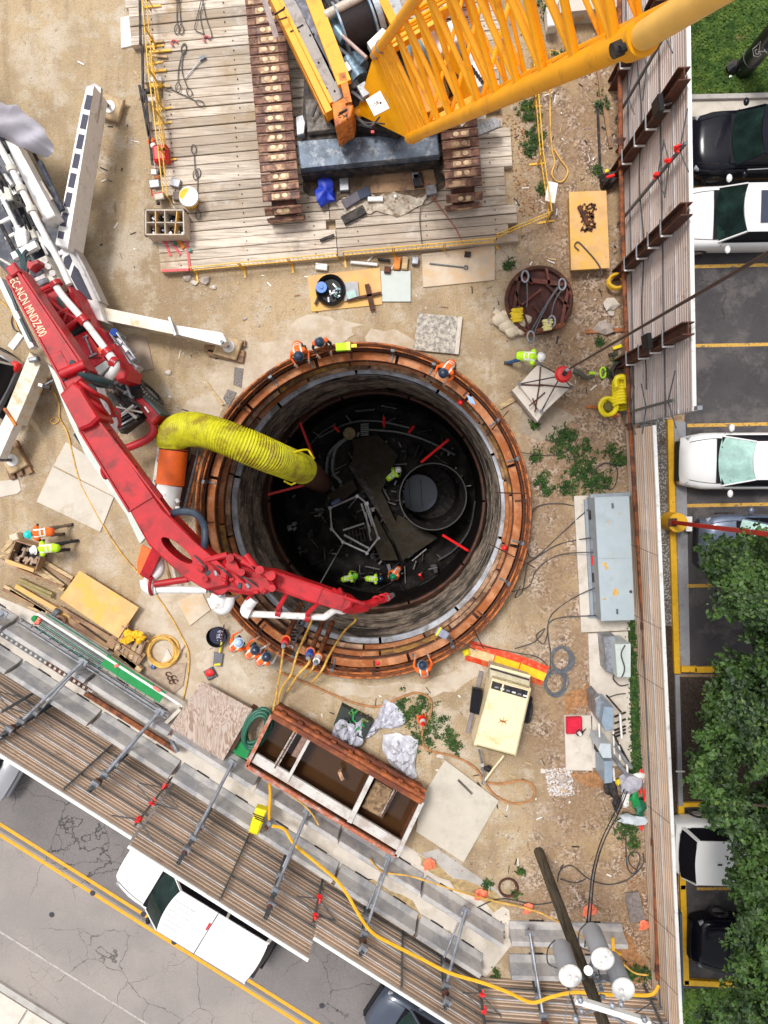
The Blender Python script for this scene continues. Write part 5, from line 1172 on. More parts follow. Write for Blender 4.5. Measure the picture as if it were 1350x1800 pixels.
for k in range(5): MB().tube(spline([P(340+20*k,975+9*k,4.6), P(355+20*k,990+7*k,4.85), P(366+22*k,1004+7*k,4.6)], 5), .028, 6).build('hydraulic_hose', [cable, M('hose_red', (0,0,0))][k % 2], pump)
for px, r_ in (((404,981),.11),((424,1006),.1),((456,1002),.12),((476,1012),.13),((352,1000),.08),((360,1018),.08),((478,1034),.1)):
    MB().cyl(P(*px,4.3), P(*px,4.85), r_, n=16).build('joint_pin', red, pump)
for k, (a, b, r_) in enumerate([((362,985),(400,975),.09),((425,985),(470,1010),.1),((432,975),(452,1002),.1),((410,975),(430,985),.07)]): MB().cyl(P(*a,4.6), P(*b,4.6), r_, n=10).build('hydraulic_ram', red, pump)
for k, px in enumerate(((366,1030),(375,1022),(381,1031),(372,1038),(388,1046))): MB().box(P(*px,4.3), (.14,.1,.14), k, ch=.02).build('fitting', [M('hose_teal', (0,0,0)), galv, lumber2][k % 3], pump)
MB().tube(spline(PZ([(374,1048,3.9),(380,1062,3.9),(392,1070,3.9),(400,1060,3.9),(402,1048,3.9)]), 5), .19, 12).build('pipe_elbow', whites, pump)
MB().blob(P(385,1056,4.0), .28, sq=(1,1.1,.7), amp=.1).build('pipe_joint', whites, pump)
MB().tube(spline(PZ([(446,1052,3.9),(438,1062,3.9),(432,1074,3.9),(440,1079,3.9)]), 5), .17, 12).build('pipe_elbow', whites, pump)
MB().cyl(P(438,1079,3.8), P(572,1085,3.6), .1, n=14).build('delivery_pipe', whites, pump)
MB().tube(spline(PZ([(570,1085,3.6),(580,1078,3.6),(590,1072,3.6),(603,1074,3.5),(612,1068,3.4)]), 5), .1, 10).build('pipe_elbow', whites, pump)
for a, b in (((508,1037),(489,1070)), ((564,1056),(541,1078)), ((450,1030),(430,1066))):
    MB().cyl(P(*a,4.1), P(*b,3.9), .07, n=10).build('drop_bracket', red, pump); MB().tube(spline([P(*b,3.9), P(b[0]+1,b[1]+6,3.75), P(b[0]-1,b[1]+9,3.65)], 4), .07, 8).build('drop_bracket', red, pump)
    MB().cyl(P(b[0]-4,b[1]+6,3.72), P(b[0]+5,b[1]+7,3.72), .15, n=12).build('pipe_bracket', red, pump)
bmC = slab('boom_section', [(456,1001),(480,1003),(560,1030),(614,1050),(622,1056),(618,1068),(604,1076),(540,1058),(470,1034)], 3.7, 4.2, red, pump, .05)
zb_((470,1003),4.23,(612,1051),4.1,.05,.06,'boom_flange',red,bmC); zb_((474,1032),4.23,(604,1073),4.1,.05,.06,'boom_flange',red,bmC)
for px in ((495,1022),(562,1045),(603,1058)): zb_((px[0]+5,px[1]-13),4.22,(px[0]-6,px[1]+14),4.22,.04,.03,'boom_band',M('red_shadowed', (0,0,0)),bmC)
for a, b in (((596,1035),(604,1050)),((586,1036),(596,1044)),((604,1050),(640,1062))): MB().cyl(P(*a,4.2), P(*b,4.1), .06, n=8).build('hydraulic_ram', red, pump)
MB().tube(spline(PZ([(606,1066,4.0),(632,1068,3.7),(655,1060,3.4),(676,1053,3.1)]), 5), [.2]*4+[.17]*4+[.13]*4+[.1]*4, 10).build('boom_tip', red, pump)
for px, z_ in (((662,1055),3.3),((672,1052),3.2),((679,1050),3.0)): MB().tube([P(*px,z_)+Vector((.12*math.cos(t_), .12*math.sin(t_), .05*math.sin(t_))) for t_ in [i*math.pi/7 for i in range(14)]], .035, 8, closed=True).build('tip_ring', red, pump)
MB().cyl(P(680,1051,3.0), P(690,1046,2.4), .1, .08, n=10).build('end_nozzle', grey, pump)
tag(MB().cyl(P(689,1047,2.4), P(689,1046,-6), .07, n=8).build('drop_hose', machdk), 'black hose hanging straight down from the red boom tip', 'hose')
# black cab mirror parts on the ground side and spare arm
MB().beam(P(38,588,1.0), P(20,612,1.0), .22, .12).build('white_strut', whites, pump)
MB().beam(P(2,492,2.0), P(60,612,2.0), .16, .3).build('side_rail', whites, pump); MB().beam(P(14,502,2.2), P(30,545,2.2), .08, .06).build('rail_slot', M('hose_teal', (0,0,0)), pump); MB().beam(P(36,560,2.2), P(55,600,2.2), .08, .06).build('rail_slot', M('hose_teal', (0,0,0)), pump)
MB().box(P(60,632,1.5), (.3,.14,.2), .2, ch=.03).build('jack_bracket', galv, pump); MB().box(P(82,680,1.2), (.26,.16,.1), -.3, ch=.03).build('step_pad', machdk, pump); MB().box(P(72,677,1.2), (.14,.1,.1), -.3).build('step_pad', whites, pump)
MB().cyl(P(76,678,1.2), P(94,668,1.3), .03, n=6).build('step_bar', galv, pump)
# ------------------------------------------------------------------ vehicles
def car(name, label, cat, c, fwd, kind, paint, gl=glass, z=1.0, seams=True):
    """c: pixel of the centre at height z, fwd: pixel direction of travel"""
    q = P(c[0], c[1], z); d = Vector((fwd[0], -fwd[1], 0)).normalized(); s = Vector((-d.y, d.x, 0))
    t = T(name, label, cat, (q.x, q.y, 0.012))
    K = dict(sedan=dict(L=4.85,W=1.84,h=.9,b=.95,r=1.45,wb=1.2,rf=.35,rr=-1.0,gb=-1.8,tz=1.0,rw=.58),
             suv=dict(L=4.8,W=1.92,h=1.05,b=1.1,r=1.72,wb=1.05,rf=.45,rr=-1.95,gb=-2.25,tz=1.1,rw=.7),
             hatch=dict(L=4.4,W=1.8,h=.95,b=1.0,r=1.55,wb=1.15,rf=.5,rr=-1.6,gb=-2.05,tz=1.0,rw=.64),
             pickup=dict(L=5.75,W=2.0,h=1.15,b=1.22,r=1.88,wb=1.35,rf=.7,rr=-2.6,gb=-2.85,tz=1.2,rw=.78))[kind]
    L2, W2 = K['L']/2, K['W']/2
    def w_(x, y, zz): return Vector((q.x, q.y, .012))+d*x+s*y+Vector((0,0,zz))
    # body loft
    N = 22; mb = MB(); rows = []
    for i in range(N+1):
        x = L2-K['L']*i/N; e = abs(x)/L2
        ww = W2*(1-.17*max(0, (e-.62)/.38)**2.2) if x > 0 else W2*(1-.12*max(0, (e-.72)/.28)**2.2)
        zt = K['h'] if x > K['wb'] else (K['b'] if x > K['gb'] else K['tz'])
        if x > K['wb']: f = (x-K['wb'])/(L2-K['wb']); zt = K['h']-.16*f**2.0+.03*(1-f)
        if e > .985: zt -= .18
        rows.append((x, ww, zt))
    prof = lambda ww, zt: [(-ww*.93,.22),(-ww,.42),(-ww*.985,.72*zt/.9 if zt < 1.2 else .8),(-ww*.93,zt-.05),(-ww*.84,zt+.0),(-ww*.42,zt+.035),(0,zt+.045),(ww*.42,zt+.035),(ww*.84,zt+.0),(ww*.93,zt-.05),(ww*.985,.72*zt/.9 if zt < 1.2 else .8),(ww,.42),(ww*.93,.22)]
    k = 13
    for x, ww, zt in rows:
        for y, zz in prof(ww, zt):
            xx = x-(.14*(abs(y)/W2)**3*(1 if x > L2*.75 else 0))+(.10*(abs(y)/W2)**3*(1 if x < -L2*.8 else 0)); mb.v.append(w_(xx, y, zz))
    for i in range(N):
        for j in range(k-1): mb.f.append([i*k+j, i*k+j+1, (i+1)*k+j+1, (i+1)*k+j]); mb.m.append(0); mb.sm.append(True)
    mb.f.append([j for j in range(k)][::-1]); mb.m.append(0); mb.sm.append(False); mb.f.append([N*k+j for j in range(k)]); mb.m.append(0); mb.sm.append(False)
    body = mb.build('body', paint, t, sharp=50)
    if seams:
        x0 = K['wb']+.03; 
        MB().tube([w_(x0+(.1*(1-(y/W2)**2)), y, K['h']+.035-.02*(y/W2)**2) for y in [W2*(-.8+.1*i) for i in range(17)]], .012, 4).build('bonnet_seam', machdk, body)
        for sg in (-1, 1): MB().tube([w_(K['wb']+.05+(L2-K['wb']-.3)*i/6, sg*(W2*.78-.12*(i/6)**2), K['h']+.03-.16*(i/7)**2) for i in range(7)], .01, 4).build('bonnet_seam', machdk, body)
    # greenhouse
    rw = K['rw']; bw = W2*.86; rz = K['r']
    def gl_grid(x0, x1, z0, z1, w0, w1, bulge):
        m_ = MB()
        m_.grid(lambda u, v: w_(x0+(x1-x0)*u+bulge*(1-(2*v-1)**2), (-1+2*v)*(w0+(w1-w0)*u), z0+(z1-z0)*u+.03*(1-(2*v-1)**2)), 5, 10); return m_
    gl_grid(K['wb'], K['rf'], K['b']+.03, rz-.02, bw, rw, .14).build('windscreen', gl, t)
    MB().box(w_(K['wb']+.08, 0, K['b']+.02), (.2, bw*1.8, .03), math.atan2(d.y, d.x)).build('wiper_cowl', blackg, t)
    m_ = gl_grid(K['gb'], K['rr'], K['b']+.03 if kind != 'sedan' else K['tz']+.03, rz-.02, bw*.97, rw*.97, -.1); m_.build('rear_window', blackg if gl is glass else gl, t)
    for sg in (-1, 1):
        xs_ = [K['wb']-.05, K['rf']-.05, K['rr']+.05, K['gb']+.1]
        m_ = MB(); m_.add([w_(xs_[0], sg*bw, K['b']), w_(xs_[3], sg*bw, K['b']), w_(xs_[2], sg*rw, rz-.03), w_(xs_[1], sg*rw, rz-.03)], [(0,1,2,3)]); m_.build('side_window', blackg, t)
        for (xa, xb, wd_) in ((K['wb'], K['rf'], .08), ((K['rf']+K['rr'])/2-.1, (K['rf']+K['rr'])/2-.1, .09), (K['gb']+.08, K['rr'], .12)):
            MB().beam(w_(xa, sg*bw*1.0, K['b']), w_(xb, sg*rw*1.02, rz-.02), wd_, .04, up=s*sg).build('pillar', paint, t)
        mx = w_(K['wb']-.25, sg*(W2+.12), K['b']+.06); MB().blob(mx, .13, sq=(.7,1,.6), amp=.02).build('mirror', paint if paint is not carwhite or kind != 'pickup' else black, t)
    for sg in (-.5, .25): MB().beam(w_(K['wb']+.06, sg*W2, K['b']+.07), w_(K['wb']-.22, sg*W2+.42, K['b']+.16), .025, .02).build('wiper', black, t)
    for sg in (-1, 1):
        for xd in (K['wb']-.1, (K['rf']+K['rr'])/2-.1): MB().beam(w_(xd, sg*W2*.995, .4), w_(xd, sg*W2*.95, K['b']-.03), .012, .012).build('door_seam', machdk, t)
        MB().beam(w_(K['gb']+.3, sg*W2*.87, K['b']+.01), w_(K['wb']-.1, sg*W2*.88, K['b']+.01), .025, .02).build('window_trim', black, t)
    MB().beam(w_(K['gb']-.06, -W2*.7, K['tz']+.055), w_(K['gb']-.06, W2*.7, K['tz']+.055), .012, .01).build('boot_seam', machdk, t)
    # roof
    m_ = MB(); m_.grid(lambda u, v: w_(K['rf']+.12*(1-(2*v-1)**2)+(K['rr']-.02-K['rf'])*u-.2*(1-(2*v-1)**2)*u, (-1+2*v)*(rw+.02), rz+.045*(1-(2*v-1)**2)*math.sin(math.pi*(.15+.7*u))), 8, 10)
    m_.grid(lambda u, v: w_(K['rf']+.12*(1-(2*v-1)**2)+(K['rr']-.02-K['rf'])*u-.2*(1-(2*v-1)**2)*u, (-1+2*v)*(rw+.02), rz-.03), 8, 10, flip=True)
    roof = m_.build('roof', paint, t)
    for sx in (1, -1):
        for sg in (-1, 1):
            tyre_m(w_(sx*K['L']*.3, sg*(W2-.1), .34), s, .34, .22, t)
            lp = w_(sx*(L2-.3), sg*W2*.7, K['h']-.19 if sx > 0 else K['tz']-.12)
            MB().box(lp, (.16,.3,.1), math.atan2(d.y, d.x)+sg*sx*-.35, ch=.03).build('headlight' if sx > 0 else 'tail_light', M('lamp_clear', (.35,.37,.4), .2) if sx > 0 else M('lamp_red', (.45,.01,.01), .3), t)
    MB().box(w_(L2-.02, 0, .42), (.1,W2*1.4,.25), math.atan2(d.y, d.x), ch=.02).build('bumper', black, t); MB().box(w_(-L2+.02, 0, .42), (.1,W2*1.4,.25), math.atan2(d.y, d.x), ch=.02).build('bumper', paint, t)
    return t, w_, K
t, w_, K = car('pickup_truck', 'white pickup with matching cargo cap driving on the street', 'pickup', (337,1604), (-1,-.605), 'pickup', carwhite, z=1.4)
# cap seam, side windows of the cap, roof ribs, lamp, dark tailgate
MB().box(w_(-.72, 0, 1.925), (.02,1.6,.02), math.atan2(-(-.605), -1)).build('cap_seam', black, t)
for sg in (-1, 1):
    a, b = w_(.5, sg*.9, 1.5), w_(-.55, sg*.9, 1.5); MB().beam(a, b, .3, .04, up=(a-w_(.5,0,1.5)).normalized()+Vector((0,0,.6))).build('side_window', blackg, t)
    a, b = w_(-.95, sg*.9, 1.52), w_(-2.3, sg*.9, 1.52); MB().beam(a, b, .22, .04, up=(a-w_(-.95,0,1.5)).normalized()+Vector((0,0,.6))).build('side_window', blackg, t)
for k in range(6): MB().box(w_(.35-.0*k, -.45+.18*k, 1.937), (.8,.02,.006), math.atan2(.605, -1)).build('roof_rib', whites, t)
MB().box(w_(-.66, -.28, 1.94), (.06,.24,.05), math.atan2(.605, -1)).build('brake_lamp', redtag, t)
MB().box(w_(-2.86, 0, .95), (.12,1.9,.7), math.atan2(.605, -1), ch=.03).build('tailgate', M('guard_navy', (0,0,0)), t); MB().box(w_(-3.0, 0, .6), (.25,1.95,.2), math.atan2(.605, -1), ch=.05).build('rear_bumper', black, t)
MB().box(w_(-2.8, -.45, 1.35), (.06,.26,.1), math.atan2(.605, -1)).build('red_badge', redtag, t)
t, w_, K = car('parked_car', 'silver grey car at the left photo edge on the dark street lane', 'car', (-92,1318), (-1,-.62), 'sedan', carsilver)
car('parked_car', 'slate black car at the bottom photo edge beside the fence', 'car', (752,1838), (-1,-.62), 'hatch', carblue)
t, w_, K = car('pickup_truck', 'silver pickup with black bumper half hidden at the left photo edge', 'pickup', (-118,612), (-.87,-.49), 'pickup', carsilver)
MB().box(w_(-2.95, 0, .6), (.4,2.0,.25), math.atan2(.49, -.87), ch=.05).build('rear_bumper', black, t); MB().box(w_(-2.8, .84, 1.15), (.2,.3,.3), math.atan2(.49, -.87), ch=.04).build('tail_light', redtag, t); MB().box(w_(-2.8, -.84, 1.15), (.2,.3,.3), math.atan2(.49, -.87), ch=.04).build('tail_light', redtag, t)
t, w_, K = car('parked_car', 'black car parked nearest the lawn at the top right', 'car', (1352,246), (-1,-.0), 'suv', carblack)
MB().box(w_(-.75, 0, 1.78), (.9,.8,.01), 0, ch=.004).build('sunroof', glass_sky, t)
for sg in (-1, 1): MB().tube([w_(.7-.5*i, sg*(.93-.02*i), 1.12+.0*i) for i in range(6)], .02, 6).build('chrome_trim', M('chrome', (.7,.7,.72), .15, .9), t)
t, w_, K = car('parked_car', 'white car with dark sunroof parked second from the lawn', 'car', (1322,379), (-1,-.0), 'suv', carwhite)
MB().box(w_(-.55, 0, 1.78), (1.3,.95,.01), 0, ch=.004).build('sunroof', glass_sky, t)
sgo = MB(); 
for k in range(5): sgo.blob(w_(.98+.05*math.cos(k*1.26), .1+.06*math.sin(k*1.26), 1.27), .035, sq=(1,1,.3))
sgo.build('leaf_litter', M('leaf_gold', (.6,.38,.06), .6), t)
t, w_, K = car('parked_car', 'white car with pale green sunshade parked facing the yellow kerb', 'car', (1338,810), (-1,-.0), 'sedan', carwhite, gl=glass_lt)
mb = MB(); mb.box(w_(K['wb']-.02, 0, K['b']+.06), (.1,1.5,.02), math.pi); mb.build('windscreen_border', blackg, t)
car('parked_car', 'blue grey car parked partly under the tree by the red pole', 'car', (1372,955), (-1,-.0), 'sedan', M('car_bluegrey', (.12,.15,.22), .25, .3, .1, coat=.6), gl=glass_lt)
t, w_, K = car('parked_car', 'white hatchback parked tail to the fence under the tree', 'car', (1318,1498), (1,-.0), 'suv', carwhite)
MB().box(w_(-1.3, 0, 1.79), (.14,.04,.03), 0).build('roof_aerial', black, t)
car('parked_car', 'black car parked in the corner of the lower yellow kerb', 'car', (1355,1672), (-1,-.0), 'sedan', carblack)
# ------------------------------------------------------------------ ventilation duct and fan
duct = T('ventilation_duct', 'fat yellow ribbed air duct bending down into the shaft', 'duct', P(310, 770))
cl = spline(PZ([(306,782,.75),(306,768,.85),(318,757,1.1),(345,755,1.45),(385,765,1.75),(430,783,1.7),(475,802,1.2),(510,816,.2),(532,825,-.9)]), 10)
# resample evenly, ribbed radius
ln = [0]
for a, b in zip(cl[:-1], cl[1:]): ln.append(ln[-1]+(b-a).length)
def at_len(s_):
    for i in range(len(ln)-1):
        if ln[i+1] >= s_: return cl[i].lerp(cl[i+1], (s_-ln[i])/max(1e-9, ln[i+1]-ln[i]))
    return cl[-1]
pts = []; rs = []; nn = int(ln[-1]/.02)
for i in range(nn+1):
    s_ = ln[-1]*i/nn; p = at_len(s_); pts.append(p); ph = i % 4
    rs.append((.52, .55, .555, .53)[ph]*(1+.02*math.sin(s_*2.3))*(1-.06*max(0, s_/ln[-1]-.8)*5))
MB().tube(pts, rs, 32).build('duct_hose', ductY, duct)
MB().tube(PZ([(533,826,-.9),(541,831,-2.2),(548,836,-4),(556,842,-7),(566,850,-11.5)]), .5, 24).build('duct_dropper', M('duct_brown', (.09,.03,.015), .6, 0, .3, 3), duct)
MB().tube(spline(PZ([(511,797,.9),(528,792,.6),(541,791,.3),(547,799,.2),(552,806,0)]), 5), .035, 6).build('lift_strap', plasY, duct); MB().tube(PZ([(500,846,.3),(512,852,0),(520,848,0)]), .035, 6).build('lift_strap', plasY, duct)
fan = T('fan_casing', 'orange and white cylindrical fan casing lying beside the shaft rim', 'fan', P(300, 840))
fa, fb, fc = P(306,786,.7), P(299,852,.7), P(291,893,.7)
MB().cyl(fa, fb, .46, n=32).build('orange_sleeve', orange, fan); MB().cyl(fb, fc, .41, n=32).build('white_casing', whites, fan); MB().cyl(fc, fc+(fc-fb).normalized()*.15, .45, n=32).build('end_ring', whites, fan)
for t_ in (.0, .06): MB().cyl(fa.lerp(fb, t_), fa.lerp(fb, t_+.03), .47, n=32).build('casing_band', rust_dk, fan)
for dx in (-.5, .5): MB().beam(P(306,786,.15)+Vector((dx,0,0)), P(289,905,.15)+Vector((dx,0,0)), .1, .1).build('support_skid', M('clamp_white', (0,0,0)) if dx < 0 else galv_dk, fan)
for t_ in (.2, .5, .8): q = P(306,786,.2).lerp(P(289,905,.2), t_); MB().beam(q-Vector((.5,0,0)), q+Vector((.55,0,0)), .1, .1).build('skid_crossbar', galv_dk, fan)
for k, px in enumerate(((312,893),(305,900),(312,880))): MB().box(P(*px,1.0), (.14,.12,.1), k, ch=.02).build('terminal_box', [whites, orange_r, whites][k], fan)
MB().box(P(325,925,1.2), (.18,.18,.16), .1, ch=.02).build('yellow_lamp', plasY, fan)
# pipes and timber leaning by the rim, left side
for k, (a, b, r_, mt) in enumerate([((348,790),(322,900),.07,grey),((341,800),(312,905),.09,rust_dk),((335,810),(316,880),.05,machdk),((352,800),(330,900),.05,rust_or),((300,985),(312,1030),.05,conc_lt),((318,980),(322,1025),.04,lumber2),((290,985),(300,1020),.06,lumber2)]):
    tag(MB().cyl(P(*a,.15+.05*k), P(*b,.15+.05*k), r_, n=8).build('loose_pipe', mt), ['grey pipe beside the fan casing','thick dark rusty pipe beside the fan casing','thin black pipe right of the fan casing','thin orange rusty pipe against the left rim','pale pipe beneath the red boom link','brown stick beneath the red boom link','thick brown stick beside the orange sheet'][k], 'pipe')
tag(MB().prism(PP([(249,958),(266,967),(256,1000),(243,1010),(240,992)], .9), .82, .9).build('orange_sheet', orange), 'stiff orange sheet standing under the red boom', 'sheet')
tag(MB().lathe([(0,.16),(.1,.15),(.16,.05),(.18,0)], P(331,1011,.1), 20).build('blue_hat', M('hat_blue', (.01,.15,.6), .35)), 'round blue lid on the ground below the red boom', 'lid')
# ------------------------------------------------------------------ flat sheets and plates on the ground
def flat(name, label, cat, pts, z1, mat, z0=.0, ch=.008, bevel=0, group=None):
    o = MB().prism(PP(pts, z1), z0, z1, ch=ch).build(name, mat, bevel=bevel); return tag(o, label, cat, group)
flat('steel_plate', 'large pale steel plate lying under the red boom, lower of the pair', 'plate', [(92,820),(200,874),(176,935),(64,882)], .05, steelpl)
flat('steel_plate', 'pale steel plate tucked under the red boom, upper of the pair', 'plate', [(116,776),(225,850),(202,874),(94,818)], .03, steelpl)
flat('steel_plate', 'pale plate corner at the left photo edge by the outrigger pad', 'plate', [(-40,850),(32,842),(37,862),(30,868),(-40,882)], .03, steelpl)
flat('steel_plate', 'big pale steel plate with rusty spots right of the rusty tank', 'plate', [(782,1336),(877,1408),(815,1516),(731,1462),(740,1405)], .09, M('steel_plate_spot', (.56,.51,.43), .6, 0, .05, 2, dirt=(.48,.43,.36), ds=1.2, da=.3, dirt2=(.55,.25,.05), d2s=1.3, d2a=.09))
flat('steel_plate', 'grey mottled concrete formed panel above the shaft rim', 'panel', [(735,550),(813,557),(806,623),(727,615)], .13, M('mottled_panel', (.55,.5,.42), .8, 0, .12, 6, dirt=(.24,.22,.2), ds=7, da=.62))
flat('concrete_edge_strip', 'pale strip along the right edge of the mottled panel', 'strip', [(806,556),(813,557),(806,623),(799,622)], .15, conc_lt)
flat('plywood_sheet', 'grey plywood sheet holding a long spanner below the railing', 'plywood sheet', [(741,446),(870,431),(870,492),(744,505)], .06, plyG)
flat('plywood_sheet', 'pinkish brown board by the front wheel of the pump truck', 'board', [(225,588),(258,592),(270,648),(238,656),(222,620)], .05, M('board_pink', (.42,.32,.25), .8, 0, .06))
flat('plywood_sheet', 'square grey board at the lower left of the shaft rim', 'board', [(311,1058),(352,1036),(370,1072),(334,1100)], .06, plyG)
flat('plywood_sheet', 'yellow plywood sheet lying on timber at the lower left', 'plywood sheet', [(140,1003),(244,1068),(208,1122),(105,1052)], .34, ply, .31)
flat('plywood_sheet', 'big wavy grained plywood sheet beside the rusty tank', 'plywood sheet', [(355,1198),(444,1247),(385,1350),(290,1290)], .55, wavyply, .5)
flat('plywood_sheet', 'yellow plywood sheet with coiled rope at the right of the crane', 'plywood sheet', [(1000,337),(1066,335),(1072,471),(1004,475)], .55, ply, .5)
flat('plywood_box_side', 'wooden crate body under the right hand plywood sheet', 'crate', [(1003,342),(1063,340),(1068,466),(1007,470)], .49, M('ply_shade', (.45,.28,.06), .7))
flat('plywood_sheet', 'yellow plywood board with black bag below the railing', 'plywood sheet', [(541,485),(668,470),(672,535),(548,548)], .05, ply)
flat('glass_board', 'pale green grey board right of the plywood with the bag', 'board', [(669,476),(722,476),(722,530),(672,530)], .07, M('board_green', (.5,.55,.52), .5, 0, .03))
flat('plywood_offcut', 'small grey board under the concrete boom parts of the platform top', 'board', [(975,0),(1030,-5),(1035,22),(978,25)], .3, conc_lt)
flat('board_small', 'grey weathered board with an orange end piece near the right fence', 'board', [(1099,1571),(1123,1569),(1136,1620),(1108,1622)], .1, M('board_grey', (.2,.17,.16), .85, 0, .3, 8, stretch=(1,1,1)))
flat('red_can_base', 'pale square slab carrying the red fuel can', 'slab', [(992,1258),(1041,1258),(1042,1355),(995,1354)], .12, conc_lt)
flat('floor_timber', 'pinkish square board on the ground by the shackles', 'board', [(252,1175),(328,1165),(322,1205),(300,1225),(250,1200)], .05, M('board_dust', (.4,.3,.22), .85, 0, .2, 6))
flat('white_sheet', 'white plastic tray on the dirt left of the platform', 'tray', [(212,30),(228,27),(232,80),(213,84)], .06, whites)
flat('dark_mesh', 'dark square of wire mesh on the apron, upper', 'mesh', [(412,645),(428,648),(424,682),(410,676)], .03, M('mesh_dark', (.2,.18,.17), .9, 0, .5, 25))
flat('dark_mesh', 'dark square of wire mesh on the apron, lower', 'mesh', [(400,684),(416,690),(402,716),(392,700)], .03, M('mesh_dark', (0,0,0)))
tag(MB().beam(P(362,672,.05), P(392,712,.05), .09, .06).build('timber_batten', lumber), 'single pale batten lying on the apron above the duct', 'batten')
tag(MB().beam(P(805,1370,.06), P(830,1395,.06), .09, .06).build('timber_batten', lumber), 'short pale batten at the left of the compressor drawbar', 'batten')
tag(MB().beam(P(822,1288,.05), P(846,1180,.05), .13, .08).build('timber_batten', M('batten_grey', (.25,.22,.22), .8)), 'grey batten lying left of the cream compressor', 'batten')
tag(MB().beam(P(1030,583,.06), P(1105,579,.06), .12, .08).build('timber_batten', rust_pk), 'orange brown batten pointing at the rusty fence pipe', 'batten')
tag(MB().beam(P(1060,175,.05), P(1074,260,.05), .13, .08).build('timber_batten', lumber2), 'brown batten lying by the tall fence, lower', 'batten')
tag(MB().beam(P(1050,110,.05), P(1058,175,.05), .1, .08).build('timber_batten', lumber2), 'brown batten lying by the tall fence, upper', 'batten')
tag(MB().beam(P(1050,180,.05), P(1056,320,.05), .07, .06).build('timber_batten', machdk), 'thin black bar lying along the tall fence', 'bar')
tag(MB().beam(P(878,716,.05), P(915,695,.05), .15, .08).build('timber_batten', lumber), 'batten sticking out from under the hanging slab', 'batten')
tag(MB().beam(P(1030,715,.04), P(1052,716,.04), .1, .05).build('timber_batten', rust_pk), 'short orange batten by the yellow hose ball', 'batten')
for k, (a, b) in enumerate([((262,75),(288,72)),((262,92),(300,88)),((258,97),(294,100)),((262,126),(292,123)),((290,152),(300,151)),((264,60),(272,90))]):
    tag(MB().beam(P(*a,.36), P(*b,.36), .07, .06).build('stick', [lumber, yel2][k % 2]), ['pale stick under the top of the left railing','yellow stick below the pale stick','pale stick crossing the left platform edge','yellow bar at the left platform edge','tiny pale block by the left railing','upright yellow stick at the left platform edge'][k], 'stick')
# ------------------------------------------------------------------ slab being lifted
sl = T('lifted_slab', 'pale square concrete slab slung in chains below the red ball', 'slab', P(955, 690))
mb = MB(); mb.prism(PP([(948,638),(1008,676),(953,728),(912,677)], .95), .45, .95, ch=.02); mb.prism(PP([(911,677),(954,728),(945,742),(900,686)], .75), .3, .75, ch=.02); mb.build('slab_body', conc_lt, sl)
for k, (x, y) in enumerate([(948,640),(1005,681),(952,722),(913,675)]):
    MB().cyl(P(x,y,.97), hk-Vector((0,0,.35)), .02, n=6).build('sling', machdk, sl); MB().box(P(x,y,.98), (.1,.08,.06), k).build('sling_anchor', galv_dk, sl)
for a, b in (((950,645),(948,678)),((912,676),(955,678)),((948,678),(940,725)),((944,720),(936,700)),((958,690),(930,714)),((948,676),(1004,682))): MB().cyl(P(*a,.985), P(*b,.985), .022, n=6).build('chain', rust_dk, sl)
# ------------------------------------------------------------------ round rusty cover with slings
cv = T('round_cover', 'round dark red steel form lying above the right of the shaft', 'cover', P(947, 530))
q = P(947,528,.25); MB().lathe([(0,.18),(1.02,.18),(1.02,.0)], q-Vector((0,0,.25)), 40).build('cover_plate', M('cover_red', (.1,.025,.018), .7, 0, .4, 4, dirt=(.05,.015,.012), ds=3), cv)
MB().tube([q+Vector((1.05*math.cos(2*math.pi*i/48), 1.05*math.sin(2*math.pi*i/48), .02)) for i in range(48)], .07, 8, closed=True).build('cover_rim', rust_dk, cv)
for k, (a, b, w_) in enumerate([((905,490),(990,500),.14),((900,560),(915,480),.1),((985,575),(1000,500),.1),((925,478),(935,500),.08),((960,472),(965,500),.08),((905,510),(930,580),.06),((925,585),(985,575),.1),((960,500),(1000,540),.08),((950,510),(905,545),.06),((940,540),(975,580),.07),((990,490),(1004,520),.06)]):
    MB().beam(P(*a,.3), P(*b,.3), w_, .12).build('stiffener', [M('cover_red2', (.16,.045,.03), .7, 0, .35, 6), rust_dk][k % 2], cv)
MB().beam(P(925,588,.32), P(992,570,.32), .14, .12).build('orange_rim_piece', rust, cv)
for k, pts in enumerate([[(926,492),(927,520),(926,540)],[(985,500),(965,530),(945,570),(938,590)],[(980,505),(960,535),(935,580)],[(990,505),(975,530),(968,560)]]):
    tag(MB().tube(spline([P(x,y,.42) for x, y in pts], 5), .025, 6).build('wire_sling', galv_dk), ['upright wire sling on the round rusty form','long slanting wire sling on the round rusty form','inner slanting wire sling on the round rusty form','right wire sling on the round rusty form'][k], 'sling')
for k, px in enumerate(((923,486),(988,500),(933,592),(970,565))): tag(MB().tube([P(*px,.45)+Vector((.11*math.cos(t_), .18*math.sin(t_), 0)) for t_ in [i*math.pi/8 for i in range(16)]], .035, 6, closed=True).build('shackle', galv), ['shackle at the top left of the round form','shackle at the right of the round form','white shackle below the round form','shackle by the cream strap on the round form'][k], 'shackle')
def strap_pile(label, px, mat, r_=.05, n=5, sz=.25, z=.4, seed=1, cat='strap'):
    rd = random.Random(seed); c = P(*px, z); pts = []
    for k in range(n*2): pts.append(c+Vector((sz*(1 if k % 2 else -1)*rd.uniform(.7,1.1), (k-n)*sz/n*1.2, rd.uniform(0,.08))))
    return tag(MB().tube(spline(pts, 5), r_, 7).build('folded_strap', mat), label, cat)
